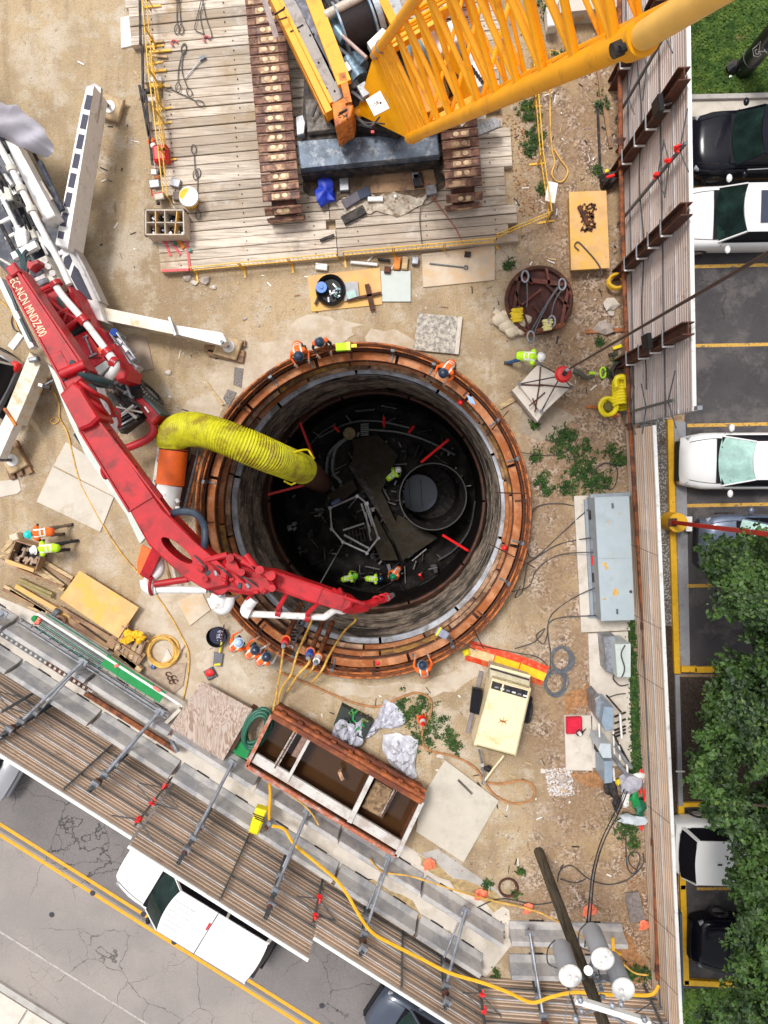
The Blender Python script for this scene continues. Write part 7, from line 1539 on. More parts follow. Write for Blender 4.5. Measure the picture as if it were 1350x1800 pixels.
# ------------------------------------------------------------------ plastic sheets, cone, bags
def crumple(name, label, poly, z, amp, mat, sd, cat='plastic sheet'):
    q = PP(poly, z); c = sum(q, Vector())/len(q); n = 48; mb = MB(); k = len(q)
    def f(u, v):
        t_ = u*k; i = int(t_) % k; fr_ = t_-int(t_); e = q[i].lerp(q[(i+1) % k], fr_); p = c.lerp(e, v)
        h = amp*(abs(noise.noise(p*3.3+Vector((sd,0,0))))*1.6+.7*abs(noise.noise(p*8+Vector((0,sd,0)))))*(1.02-v**4*.8); return Vector((p.x+.05*noise.noise(p*7), p.y+.05*noise.noise(p*6), z+h))
    mb.grid(f, n, 16); return tag(mb.build(name, mat, sharp=55), label, cat)
crumple('plastic_sheet', 'crumpled clear plastic sheet left of the weeds, over the green crate', [(588,1272),(600,1262),(622,1270),(640,1262),(636,1290),(640,1305),(622,1316),(600,1305),(582,1295)], .3, .35, plastic, 1)
crumple('plastic_sheet', 'crumpled clear plastic sheet trailing up towards the shaft', [(676,1228),(700,1240),(716,1268),(700,1278),(668,1280),(640,1302),(618,1312),(640,1290),(662,1262)], .06, .22, plastic, 5)
crumple('plastic_sheet', 'crumpled white plastic sheet lowest of the three, by the tank', [(672,1292),(700,1288),(722,1294),(736,1300),(733,1318),(730,1345),(732,1365),(718,1374),(704,1358),(684,1340),(673,1318)], .05, .25, M('plastic_white', (.55,.55,.6), .4, 0, .08, 5), 9)
gc = T('green_crate', 'dark green crate of tools half covered by plastic sheet', 'crate', P(618, 1268))
slab('crate_body', [(600,1240),(655,1268),(640,1300),(586,1276)], .02, .35, M('crate_dk', (.02,.03,.025), .6), gc)
for k in range(16): MB().box(P(602+rd.random()*44, 1248+rd.random()*34, .4), (.2,.06,.06), rd.uniform(0,3)).build('tool', [greenpaint, machdk, M('olive', (.15,.2,.03), .5)][k % 3], gc)
cn = T('traffic_cone', 'orange traffic cone with white band standing in the weeds', 'cone', P(743, 1263)); q = P(743,1264,0)
MB().box(q+Vector((0,0,.02)), (.36,.36,.04), .3, ch=.01).build('cone_base', orange, cn); MB().lathe([(.14,.04),(.025,.68),(0,.69)], q, 20).build('cone_body', redtag, cn); MB().lathe([(.105,.25),(.075,.43)], q+Vector((0,0,0)), 20).build('cone_band', whites, cn)
for k, (x, y, s_) in enumerate([(755,1520,1),(844,1573,1),(929,1597,.8),(1036,1601,1.1),(1131,1626,.8),(1007,640,.0)]):
    if not s_: continue
    o = crumple('sand_bag', ['orange cap on the barrier edge right of the tank','orange cap between the barrier row and the dirt','orange cap above the pair of grey barriers, left','largest orange cap above the pair of grey barriers','orange cap at the end of the grey board'][k], [(x-11*s_,y+8),(x-8*s_,y-8),(x+2,y-12*s_),(x+11*s_,y-6),(x+12*s_,y+4),(x-2,y+10)], .12, .1, M('orange_faded', (.85,.2,.1), .6, 0, .1, 8), k+2, 'cap')
tag(MB().lathe([(.09,0),(.03,.4),(0,.4)], P(1080,730,.0), 14).build('small_cone', M('orange_faded', (0,0,0))), 'small orange cone by the fence end', 'cone')
rcan = T('red_fuel_can', 'flat red fuel can on the pale slab at the right', 'fuel can', P(1010, 1275, .12)); MB().box(P(1009,1275,.25), (.52,.56,.22), .03, ch=.05).build('can_body', M('can_crimson', (.6,.01,.04), .4), rcan); MB().box(P(1009,1272,.37), (.3,.3,.02), .03, ch=.01).build('can_panel', M('can_crimson', (0,0,0)), rcan)
MB().tube([P(1019,1288,.35)+Vector((.1*math.cos(t_), .1*math.sin(t_), 0)) for t_ in [i*math.pi/6 for i in range(12)]], .03, 6, closed=True).build('spout_ring', machdk, rcan); MB().cyl(P(1016,1286,.36), P(1021,1292,.36), .06, n=10).build('spout', whites, rcan); MB().cyl(P(1022,1290,.36), P(1030,1281,.36), .02, n=6).build('spout_rod', machdk, rcan)
# bucket, dustpan and red pot at lower left
t = T('black_tub', 'round black tub of bubbly water near the lower left rim', 'tub', P(385, 1117)); MB().lathe([(.3,0),(.35,.3),(.33,.3),(.29,.1),(0,.1)], P(384,1117,0), 28).build('tub_body', black, t); 
mb = MB()
for k in range(26): a, r_ = rd.random()*6.28, rd.random()*.2; q = P(384,1117,.24); mb.box(q+Vector((r_*math.cos(a)+.03, r_*math.sin(a), 0)), (.03,.03,.01), a)
mb.build('foam', M('foam', (.5,.5,.6), .3), t); q = P(384,1117,.22); MB().lathe([(0,0),(.31,0)], q, 24).build('water', M('tub_water', (.02,.02,.05), .1), t)
t = T('flat_shovel', 'flat grey shovel with yellow socket below the black tub', 'shovel', P(383, 1155)); slab('blade', [(376,1146),(392,1149),(389,1172),(374,1170)], .08, .12, M('shovel_grey', (.14,.14,.16), .5), t, .01); MB().box(P(382,1168,.14), (.22,.06,.03), .1).build('yellow_edge', plasY, t); MB().cyl(P(386,1147,.15), P(390,1128,.2), .035, n=8).build('yellow_socket', plasY, t); MB().cyl(P(390,1130,.2), P(394,1098,.4), .02, n=8).build('handle', rust_dk, t)
t = T('red_pot', 'red pot in a grey square frame near the wavy plywood', 'pot', P(370, 1184)); MB().box(P(370,1184,.08), (.36,.36,.12), .5, ch=.03).build('frame', galv_dk, t); MB().blob(P(369,1183,.2), .15, sq=(1.1,.9,.6), amp=.1).build('pot', redtag, t)
tag(MB().tube(coil(P(287,1145), .5, .04, 5, .025, .13, seed=2), .038, 7).build('hose_coil', hoseY), 'coiled amber hose on the ground left of the wavy plywood', 'hose')
tag(MB().prism(PP([(284,1165),(294,1140),(305,1162)], .05), .02, .05).build('paper_scrap', conc_lt), 'pale scrap inside the coiled amber hose', 'scrap')
tag(MB().blob(P(270,1172,.1), .1, amp=.1).build('blue_roll', M('part_blue', (0,0,0))), 'small blue roll beside the timber blocks', 'roll')
for k in range(5): tag(MB().tube([P(296+3*k, 1185+5*(k % 3)+2*k, .08)+Vector((.09*math.cos(t_), .07*math.sin(t_), 0)) for t_ in [i*math.pi/7 for i in range(12)]], .018, 6).build('shackle', rust_dk), 'small rusty shackle on the dusty board, %s from the left' % ['first','second','third','fourth','fifth'][k], 'shackle', 'rusty shackles on the board')
# green hose pile
tag(MB().tube(coil(P(452,1278,.5), .62, .05, 5.2, .05, .12, seed=5, ell=.55, ang=R(-25)), .062, 8).build('hose_coil', hoseG), 'thick green hose coiled at the left end of the rusty tank', 'hose')
tag(MB().prism(PP([(405,1310),(420,1300),(440,1318),(432,1335),(412,1325)], .3), .02, .3).build('green_box', greenpaint), 'green box under the coiled green hose', 'box')
slab_o = flat('timber_rail', 'rusty edged timber under the green hose', 'timber', [(440,1245),(448,1250),(410,1320),(402,1314)], .5, rust_dk)
# pump tool on the barrier with amber hose
pt = T('yellow_pump', 'bright yellow plastic casing hanging over the lower barrier', 'pump', P(452, 1446)); slab('casing', [(449,1421),(468,1427),(462,1447),(452,1470),(436,1465),(441,1446)], .85, 1.2, plasY, pt, .06)
for k in range(3): zb_((444+2*k,1430+4*k),1.22,(466,1438+4*k),1.22,.03,.02,'casing_groove',machdk,pt)
MB().box(P(473,1446,1.0), (.16,.2,.14), .3, ch=.02).build('coupling', galv, pt); MB().box(P(468,1455,1.0), (.1,.12,.1), .3).build('coupling', rust_dk, pt)
hose('hose', 'bright amber hose running over the fence to the right corner', 'hose', [(478,1452,1.0),(500,1458,1.0),(518,1485,1.1),(560,1520,1.3),(592,1548,1.7),(612,1575,2.0),(632,1610,2.2),(655,1640,2.3),(690,1660,2.35),(740,1685,2.4),(790,1710,2.5),(850,1728,2.6),(895,1745,2.7),(935,1762,2.7),(970,1752,2.8),(1010,1744,2.8),(1060,1748,2.8),(1110,1749,2.8),(1145,1748,2.8),(1158,1732,2.7)], .055, hoseO)
hose('hose', 'short amber hose from the rusty tank to the yellow pump', 'hose', [(474,1378,1.2),(475,1400,1.1),(473,1432,1.0),(474,1446,1.0)], .055, hoseO)
hose('hose', 'thin amber hose from the tank down over the barriers', 'hose', [(502,1390,1.2),(530,1412,1.0),(548,1430,.95),(560,1450,.9)], .03, hoseY)
hose('hose', 'thin amber hose from the barriers to the transformers', 'hose', [(650,1510,.9),(672,1532,.9),(720,1540,.9),(760,1552,.9),(800,1565,.9),(860,1582,.3),(930,1598,.3),(980,1620,.9),(1060,1670,.9),(1090,1690,.6),(1115,1710,.6),(1140,1714,.8)], .03, hoseY)
# rope and hoses over the ground
hose('hose', 'long thin amber hose from the pump truck to the wavy plywood', 'hose', [(70,640),(78,665),(95,690),(104,712),(105,735),(118,760),(128,800),(140,845),(160,885),(182,925),(215,975),(250,1015),(290,1068),(320,1120),(332,1150),(330,1190),(322,1230)], .028, hoseY, .04)
hose('hose', 'small loop of amber hose beside the pump truck', 'hose', [(104,738),(95,734),(89,740),(95,745),(104,740)], .022, hoseY, .04)
hose('hose', 'amber hose at the left edge between truck and silver pickup', 'hose', [(-10,520),(8,535),(22,552),(30,575),(38,590)], .025, hoseY, .04)
hose('hose', 'black hose curling beside the truck rail', 'hose', [(24,552),(20,565),(26,580),(42,584)], .022, cable, .05)
hose('hose', 'brown hose arching over the weeds to the compressor', 'hose', [(487,1180,.5),(560,1210,.05),(620,1235,.05),(665,1242,.05),(700,1228,.05),(730,1218,.05),(755,1228,.05),(757,1255,.05),(742,1290,.05),(752,1318,.05),(800,1330,.05),(835,1350,.05),(850,1372,.1)], .045, hoseB)
hose('hose', 'brown hose looping right of the compressor drawbar', 'hose', [(852,1375),(880,1378),(915,1372),(935,1380),(940,1395),(930,1408),(900,1412),(870,1398),(855,1380)], .045, hoseB, .05)
hose('hose', 'yellow rope hanging beside the upper right railing', 'rope', [(967,90),(967,200),(970,260),(975,285),(970,305),(978,318),(990,318),(998,300),(985,280),(974,262)], .028, hoseY, .05)
hose('hose', 'pale rope tied to the upper right railing', 'rope', [(930,100),(950,90),(985,95),(970,158),(935,162)], .02, hoseY, .3)
for k, (pts, r_) in enumerate([([(480,1250,.5),(487,1215,.6),(493,1180,1.0),(497,1150,1.1),(500,1125,.6)], .035), ([(487,1245,.3),(495,1210,.6),(512,1185,1.0),(522,1150,1.1),(540,1110,0),(552,1080,-.5)], .04), ([(505,1215,.4),(525,1185,1.05),(543,1165,1.1),(548,1140,.6)], .04), ([(535,1190,.5),(548,1178,1.1),(555,1160,1.0),(560,1145,.5)], .035), ([(548,1200,.5),(566,1178,1.05),(580,1150,.6),(605,1110,-1),(625,1090,-1.5),(618,1078,-1),(608,1070,0)], .04)]):
    hose('supply_hose', ['leftmost amber hose climbing over the lower rim','second amber hose over the lower rim, running deep under the boom','third amber hose over the lower rim','fourth thin amber hose over the lower rim','rightmost amber hose over the lower rim with a wide bend'][k], 'hose', pts, r_, hoseY, group='hoses over the lower rim')
for k, (a, mt) in enumerate([((503,1124),red2),((546,1145),M('cap_blue', (0,0,0))),((559,1155),whites)]):
    q = P(*a,.7); t = T('pipe_valve', ['red capped rusty pipe at the lower rim','blue banded rusty pipe at the lower rim','white banded rusty pipe at the lower rim'][k], 'pipe', q)
    e = P(a[0]+26, a[1]-62, -2.2); MB().cyl(q, e, .09, n=12).build('pipe', rust, t); MB().cyl(q+(q-e).normalized()*.02, q+(q-e).normalized()*.3, .12, n=14).build('band', mt, t); MB().tube([q+Vector((.13*math.cos(t_), .13*math.sin(t_), .02)) for t_ in [i*math.pi/7 for i in range(14)]], .03, 6, closed=True).build('valve_wheel', M('valve_orange', (.7,.15,.03), .5), t); MB().cyl(q+(q-e).normalized()*.3, q+(q-e).normalized()*.5, .07, n=12).build('coupling', galv, t)
t = T('access_ladder', 'grey ladder leaning inside the lower left of the shaft', 'ladder', P(520, 1120))
for dx in (-.17, .17): MB().beam(P(505,1138,1.1)+Vector((dx,0,0)), P(532,1085,-2.4)+Vector((dx,0,0)), .05, .07).build('stile', galv, t)
for k in range(9): q = P(505,1138,1.1).lerp(P(532,1085,-2.4), (k+.5)/9); MB().cyl(q-Vector((.17,0,0)), q+Vector((.17,0,0)), .018, n=6).build('rung', galv, t)
# red caps, tags and small boxes on the rim
for k, (x, y, z) in enumerate([(458,707,-.6),(810,707,-.3),(887,963,-.2),(664,1165,.3)]): tag(MB().blob(P(x,y,z), .1, amp=.05, n=12, k=7).build('marker_ball', redtag), 'round red ball marker on the shaft ring beams, ' + ['upper left','upper right','right side','bottom'][k], 'cap', 'red caps on the ring beams')
t = T('level_box', 'lime green instrument case standing on the upper rim', 'case', P(602, 610, 1)); MB().box(P(602,610,1.08), (.42,.24,.2), .06, ch=.02).build('case', lime, t); MB().box(P(613,609,1.1), (.12,.26,.22), .06, ch=.01).build('case_end', M('lime_pale', (.7,.75,.1), .5), t); MB().box(P(622,608,1.06), (.18,.1,.08), .06).build('handle', plasY, t)
tag(MB().prism(PP([(820,693),(832,700),(836,712),(826,708)], .37), .362, .37).build('blue_puddle', M('puddle', (.3,.5,.8), .2)), 'pale blue wet patch on the upper right ring beam', 'puddle')
for k, (a, b) in enumerate([((855,766),(894,722)),((872,866),(935,868)),((862,957),(940,998)),((820,1083),(850,1140))]): tag(MB().tube(PZ([(a[0],a[1],-.4),((a[0]+b[0])/2,(a[1]+b[1])/2,1.05),(b[0],b[1],.7)]), .02, 6).build('tie_bar', rust_dk), 'thin rusty bar laid over the rim, ' + ['upper right','right side','lower right','bottom right'][k], 'bar')
# cables to the cabinets
for k, pts in enumerate([[(930,912,.8),(945,890,.1),(985,885,.05),(1030,893,.1),(1062,885,.9)], [(925,965,.8),(940,980,.1),(990,935,.05),(1035,895,.3),(1062,885,.8)], [(905,1000,.8),(935,985,.1),(975,960,.05),(1010,950,.05),(1060,942,.8)], [(900,1040,.6),(930,1030,.05),(945,1000,.05),(985,975,.05),(1058,970,.8)], [(1058,1028,.8),(1010,1050,.05),(970,1080,.05),(963,1110,.05),(968,1150,.05),(966,1190,.05)], [(1055,1082,.4),(990,1085,.05),(965,1095,.05),(962,1115,.05),(955,1132,.05),(942,1118,.05),(958,1105,.05),(940,1128,.05),(905,1140,.05)], [(835,1133,.8),(870,1140,.05),(910,1148,.05),(945,1155,.05),(962,1170,.05)], [(915,1030,.7),(905,1050,.05),(918,1040,.05),(925,1000,.4),(932,985,.6)]]):
    hose('cable', ['upper','second','third','fourth','fifth','sixth, looped','lowest','short'][k] + ' dark cable crossing the dirt between shaft and cabinet', 'cable', pts, .018, cable, group='cables to the cabinets')
for k, (px, sd) in enumerate([((988,1160),3),((976,1200),5)]): tag(MB().tube(coil(P(*px), .42, .02, 7, .012, .09, seed=sd, ell=.8), .02, 6).build('cable_coil', cableG), ['upper loop of coiled grey cable right of the ramps','lower loop of coiled grey cable right of the ramps'][k], 'cable')
hose('cable', 'dark cable looping over the weeds near the cabinet', 'cable', [(1040,860),(1040,835),(1060,815),(1082,820),(1085,840),(1075,860),(1052,850),(1040,858)], .018, cable, .05)
hose('cable', 'thin dark cable crossing the weeds right of the shaft', 'cable', [(915,795,.3),(950,800,.05),(985,798,.05),(1005,785,.05)], .012, cable)
for k, pts in enumerate([[(980,1550),(985,1530),(1005,1522),(1035,1545),(1070,1555),(1105,1545),(1130,1520),(1130,1500)], [(975,1585),(940,1590),(880,1580),(830,1600)], [(1100,1450),(1102,1520),(1115,1535),(1125,1510),(1118,1498),(1105,1505),(1108,1520),(1120,1530)], [(985,1545),(1010,1552),(1030,1545)]]): hose('cable', ['long black cable curving across the gravel behind the pole','black cable left of the pole base by the barriers','looped black cable by the right fence','short black cable by the pole base'][k], 'cable', pts, .022, cable, .04)
tag(MB().tube(coil(P(892,1557), .32, .03, 2.2, .03, .03, seed=9), .035, 7).build('hose_coil', rust_dk), 'rusty brown coil of hose on the sand left of the pole', 'hose')
# rocks
for k, (x, y, r_) in enumerate([(1075,536,.24),(1062,575,.28),(1075,550,.12),(430,560,.07),(295,655,.1),(360,492,.18),(375,505,.1),(328,488,.14),(341,497,.1),(455,572,.05),(955,1355,.1),(990,1368,.16),(775,1330,.12)]): tag(MB().blob(P(x,y,r_*.3), r_, amp=.35, seed=k, sq=(1.2,.8,.5), n=9, k=6).build('rock', [conc_lt, M('rock_pink', (.45,.38,.33), .9, 0, .2, 12)][k % 2]), ['large pale rock near the rusty fence pipe','flat pale rock by the orange batten','small rock between the two pale rocks','white pebble on the apron below the long boards','rock right of the front wheel','grey rubble lump below the platform corner','smaller rubble lump below the platform corner','rubble lump at the platform corner end','rubble lump under the railing corner','tiny white stone below the pads','small white stone right of the hose loop','white rubble heap stone by the brown patch','pale stone by the weeds'][k], 'rock')
# yellow hose balls by the fence
t = T('hose_ball', 'round ball of wound yellow hose by the tall fence end', 'hose', P(1068, 715))
mb = MB()
for k in range(7): 
    a = R(-60+20*k); c = P(1068,715,.28); mb.tube([c+Vector((.3*math.cos(t_)*math.cos(a), .3*math.cos(t_)*math.sin(a)*.4+.0, .0))+Vector((0, .28*math.sin(t_), .12*math.cos(a*1.5))) for t_ in [i*math.pi/9 for i in range(18)]], .05, 7, closed=True)
mb.build('wound_hose', plasY, t); MB().blob(P(1068,716,.2), .24, amp=.05).build('hose_core', M('olive_dk', (.12,.1,.01), .6), t)
t = T('yellow_duct_stack', 'collapsed yellow ribbed duct standing under the rusty fence pipe', 'duct', P(1094, 690))
for k in range(9): MB().tube([P(1093,672+5.2*k,.35)+Vector((.28*math.cos(t_), .1*math.sin(t_), .22*math.sin(t_))) for t_ in [i*math.pi/10 for i in range(20)]], .05, 7, closed=True).build('duct_ring', plasY, t)
MB().tube(spline(PZ([(1084,680,.7),(1084,665,.75),(1100,664,.75),(1101,682,.7)]), 5), .09, 8).build('duct_handle', plasY, t)
tag(MB().tube(coil(P(1090,655,.2), .3, .04, 3, .05, .03, seed=4), .06, 7).build('hose_coil', machdk), 'black hose coil just above the collapsed yellow duct', 'hose')
tag(MB().tube(coil(P(1082,497,.2), .22, .04, 3, .06, .02, seed=4, ell=1.2), .05, 7).build('hose_coil', M('hose_mustard', (.7,.42,.02), .6)), 'mustard hose coil by the rusty pipe near the second post', 'hose')
t = T('tool_cluster', 'black and red tool lying against the tall fence', 'tool', P(1070, 315)); MB().blob(P(1070,318,.3), .24, amp=.5, seed=3).build('tool_body', machdk, t); MB().cyl(P(1066,312,.5), P(1080,308,.5), .05, n=8).build('red_grip', redtag, t); MB().blob(P(1067,301,.5), .06).build('yellow_knob', plasY, t)
t = T('lifting_tackle', 'green grey shackle and lime sling lying right of the red ball', 'tackle', P(1030, 655)); MB().tube(spline(PZ([(1008,652,.3),(1020,656,.3),(1030,664,.2),(1045,660,.15)]), 5), [.1]*5+[.09]*5+[.06]*5+[.04], 8).build('tackle_block', M('block_olive', (.1,.1,.08), .6), t); MB().tube([P(1060,655,.1)+Vector((.09*math.cos(t_), .17*math.sin(t_), 0)) for t_ in [i*math.pi/8 for i in range(16)]], .03, 6, closed=True).build('lime_loop', lime, t); MB().cyl(P(1036,656,.25), P(1046,656,.2), .05, n=8).build('lime_sleeve', lime, t)
for k, (px, mt) in enumerate([((1085,610),plasY),((1078,622),machdk)]): tag(MB().box(P(*px,.1), (.3,.1,.08), .3).build('small_tool', mt), ['small yellow tool by the fence pipe','small black tool by the fence pipe'][k], 'tool')
# ------------------------------------------------------------------ electrical cabinets on the right
flat('cabinet_plinth', 'long pale concrete plinth under the biggest grey cabinet', 'plinth', [(1009,872),(1100,868),(1108,1108),(1022,1112)], .15, conc_lt)
flat('cabinet_plinth', 'second pale concrete plinth below the biggest cabinet', 'plinth', [(1034,1114),(1104,1110),(1112,1345),(1042,1350)], .12, conc_lt)
cb = T('cabinet', 'biggest grey cabinet with rust stained lid and open side', 'cabinet', P(1070, 980, .15))
slab('lid', [(1045,874),(1106,872),(1116,1090),(1057,1092)], 1.3, 1.36, M('lid_grey', (.4,.47,.51), .45, .1, .04, 2, dirt=(.36,.42,.45), ds=1.5, da=.3, dirt2=(.5,.38,.12), d2s=1.6, d2a=.1), cb, .01)
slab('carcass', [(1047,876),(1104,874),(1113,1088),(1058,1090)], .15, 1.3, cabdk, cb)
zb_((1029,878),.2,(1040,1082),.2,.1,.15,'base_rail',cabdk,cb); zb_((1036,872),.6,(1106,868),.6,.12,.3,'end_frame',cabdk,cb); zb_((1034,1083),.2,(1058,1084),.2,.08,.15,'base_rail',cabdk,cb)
MB().beam(P(1046,982,1.366), P(1114,981,1.366), .01, .004).build('lid_seam', cabdk, cb)
for a in ((1077,889),(1085,1075)): MB().box(P(*a,1.39), (.06,.16,.04), .1, ch=.01).build('lid_handle', galv_dk, cb)
MB().cyl(P(1109,1040,1.3), P(1109,1040,1.4), .05, n=10).build('key_hole', machdk, cb)
rs_ = M('rust_orange_stain', (.6,.36,.1), .6, 0, .2, 12)
rq = random.Random(2)
for (x, y, n_, sz) in ((1064,995,5,.09),(1083,1040,5,.08),(1062,1050,4,.04),(1068,920,4,.03),(1090,905,4,.025),(1078,1015,3,.03)):
    for k in range(n_): q = P(x+rq.uniform(-3,3), y+rq.uniform(-4,4), 1.362); MB().lathe([(0,.0025),(sz*rq.uniform(.3,1),.002)], q, 9, r=Matrix.Diagonal((rq.uniform(.6,1.3), rq.uniform(.6,1.4), 1))).build('rust_spot', rs_, cb)
for k, y in enumerate((905,957,985,1015,1050)): MB().box(P(1040+.06*(y-900),y,.5), (.18,.3,.2), .05, ch=.02).build('breaker', [machdk, cabdk, redtag, machdk, cabdk][k], cb)
cb = T('cabinet', 'small grey cabinet below the biggest one, with a cable over it', 'cabinet', P(1085, 1155, .12))
slab('body', [(1081,1133),(1109,1132),(1109,1191),(1085,1191)], .12, 1.35, M('cab_pale', (.5,.56,.54), .5, 0, .06), cb, .02); slab('side_box', [(1061,1120),(1082,1118),(1086,1188),(1066,1180)], .12, .9, galv, cb, .02)
MB().tube(spline(PZ([(1099,1134,1.4),(1092,1150,1.4),(1098,1175,1.4),(1092,1190,1.3),(1085,1180,.6),(1078,1192,.4),(1090,1205,.3),(1105,1203,.3)]), 5), .022, 6).build('cable', cable, cb)
cb = T('cabinet', 'tall blue grey cabinet on the metal rack by the hedge strip', 'cabinet', P(1065, 1260, .12))
slab('body', [(1062,1243),(1079,1244),(1078,1283),(1065,1286),(1058,1270)], .5, 1.9, M('cab_blue', (.28,.36,.45), .45, .2, .1), cb, .02); slab('sloped_side', [(1046,1229),(1054,1223),(1066,1240),(1062,1262),(1060,1280),(1048,1258)], .4, 1.5, galv, cb, .02)
cb = T('cabinet', 'pale lilac grey cabinet in the middle of the metal rack', 'cabinet', P(1065, 1320, .12))
slab('body', [(1056,1307),(1074,1308),(1076,1333),(1060,1333),(1052,1318)], .3, 1.5, cabgrey, cb, .02); slab('mount', [(1048,1313),(1055,1313),(1055,1322),(1048,1322)], .9, 1.2, machdk, cb)
cb = T('cabinet', 'lowest blue cabinet at the end of the metal rack', 'cabinet', P(1069, 1357, .12))
slab('body', [(1062,1339),(1077,1338),(1077,1376),(1063,1378)], .3, 1.4, M('cab_blue', (0,0,0)), cb, .02)
rk = T('metal_rack', 'metal strut rack carrying the row of grey boxes', 'rack', P(1080, 1300, .12))
for a, b, r_, mt in (((1053,1270),(1054,1300),.03,whites),((1078,1285),(1080,1325),.03,whites),((1090,1255),(1093,1298),.04,whites),((1088,1305),(1090,1335),.035,whites),((1102,1335),(1103,1365),.035,whites),((1078,1350),(1080,1372),.04,whites),((1066,1222),(1092,1252),.03,machdk),((1078,1290),(1105,1340),.04,machdk),((1080,1310),(1110,1350),.06,galv),((1074,1325),(1104,1364),.07,galv),((1082,1300),(1100,1330),.03,galv_dk)):
    MB().cyl(P(*a,.9), P(*b,.9), r_, n=8).build('strut', mt, rk)
for y in (1256,1268,1280,1286,1292): zb_((1080,y+4),.6,(1100,y-4),.6,.05,.05,'cross_strut',machdk,rk)
hose('cable', 'dark cable lying across the second plinth', 'cable', [(1069,1226),(1085,1221),(1100,1219)], .02, cable, .2)
rd = random.Random(33)
for k, (px, r_, mt, sq_) in enumerate([((1073,1368),.22,machdk,(1,.9,.6)),((1075,1385),.26,machdk,(.8,1.3,.5)),((1084,1412),.2,machdk,(.6,1.6,.5)),((1108,1378),.38,M('cloth_pale', (.4,.4,.46), .7, 0, .2, 6),(1,.9,.5)),((1120,1368),.26,whites,(1,.8,.5)),((1098,1404),.2,whites,(.8,1.6,.4)),((1115,1405),.2,greenpaint,(.8,1.3,.5)),((1126,1420),.26,M('green_dk', (.01,.13,.07), .6),(.8,1.3,.5)),((1110,1440),.34,M('cloth_pale2', (.5,.55,.6), .7),(1.4,.6,.4)),((1086,1374),.1,M('strap_yellow', (0,0,0)),(1,1,.5)),((1128,1365),.14,redtag,(.6,1.6,.4)),((1126,1385),.08,redtag,(.5,3,.4)),((1133,1400),.06,redtag,(.5,4,.4)),((1128,1452),.08,redtag,(.6,2,.4))]):
    tag(MB().blob(P(*px,.35), r_, sq=sq_, amp=.4, seed=k, n=10, k=7).build('fence_clutter', mt), ['black bag at the rack end','black cloth below the rack end','long black glove shape below the rack','crumpled pale lilac cloth by the rack end','white cloth beside the red ribbon','long white cloth by the cables','green bag half under red ribbon','darker green bag by the rusty pipe','pale blue tray at the bottom of the heap','yellow knot on the black bag','red ribbon knot at the top of the heap','red ribbon strand over the green bag','long red ribbon strand by the rusty pipe','red ribbon tail at the bottom of the heap'][k], 'bag' if k < 9 else 'ribbon')
# ------------------------------------------------------------------ utility pole with transformers
up = T('utility_pole', 'dark wooden utility pole with three grey transformers and a white crossarm', 'utility pole', P(947, 1500))
pb, ptp = P(947, 1497, 0), P(1052, 1775, 7.1); pd = (ptp-pb)/7.1
def pz(z): return pb+pd*z
mb = MB(); mb.tube([pz(0), pz(2.5), pz(5), pz(7), pz(9.5)], [.17,.165,.155,.145,.135], 20); mb.build('pole', woodpole, up)
for k, px in enumerate(((1002,1714),(1059,1684),(1095,1737))):
    q = P(*px, 6.55); t_ = MB().lathe([(0,-1.08),(.23,-1.08),(.255,-1.0),(.255,0),(.27,.0),(.27,.03)], q, 28).build('transformer', M('trafo_grey', (.36,.38,.42), .4, .1, .05, 3), up)
    MB().lathe([(.29,.0),(.29,.05),(.27,.08),(.18,.12),(0,.14)], q, 28).build('transformer_lid', whites, t_); MB().lathe([(.28,-.02),(.28,.03)], q, 28).build('lid_band', galv_dk, t_)
    for a in (.5, 2.2): MB().lathe([(.05,.08),(.06,.14),(.04,.18),(.06,.22),(.0,.28)], q+Vector((.12*math.cos(a+k), .12*math.sin(a+k), .02)), 10).build('bushing', whites, t_)
    MB().beam(q-Vector((0,0,.4)), pz(6.1), .08, .2).build('mount_bracket', galv, t_)
    MB().tube(spline([q+Vector((-.3,.1,-.1)), q+Vector((-.5,.1,-.3)), q+Vector((-.42,.2,-.7)), q+Vector((-.2,.3,-.9))], 6), .018, 6).build('lead', cable, t_)
MB().box(P(988,1690,6.2), (.16,.05,.1), -.3).build('orange_number', M('num_orange', (.7,.3,.02), .5), up)
a, b = P(1011,1757,7.7), P(1142,1797,7.7); MB().beam(a, b, .13, .14).build('crossarm', whites, up); MB().beam(P(1030,1780,7.2), P(1062,1770,7.6), .05, .05).build('arm_brace', galv, up); MB().beam(P(1100,1800,7.3), P(1060,1775,7.6), .05, .05).build('arm_brace', galv, up)
for a in ((1018,1752),(1020,1772),(1010,1785),(1130,1786),(1074,1762),(1090,1760)): MB().lathe([(.05,0),(.07,.06),(.05,.1),(.07,.14),(0,.2)], P(*a,7.75), 10).build('insulator', galv, up)
for k in range(7): MB().box(pz(6.0+.12*k)+Vector((rd.uniform(.1,.3), rd.uniform(-.1,.2), 0)), (.14,.1,.08), k, ch=.02).build('fitting', [galv, whites, galv_dk][k % 3], up)
MB().cyl(P(1034,1706,6.3), P(1034,1706,6.7), .11, n=14).build('arrester', whites, up)
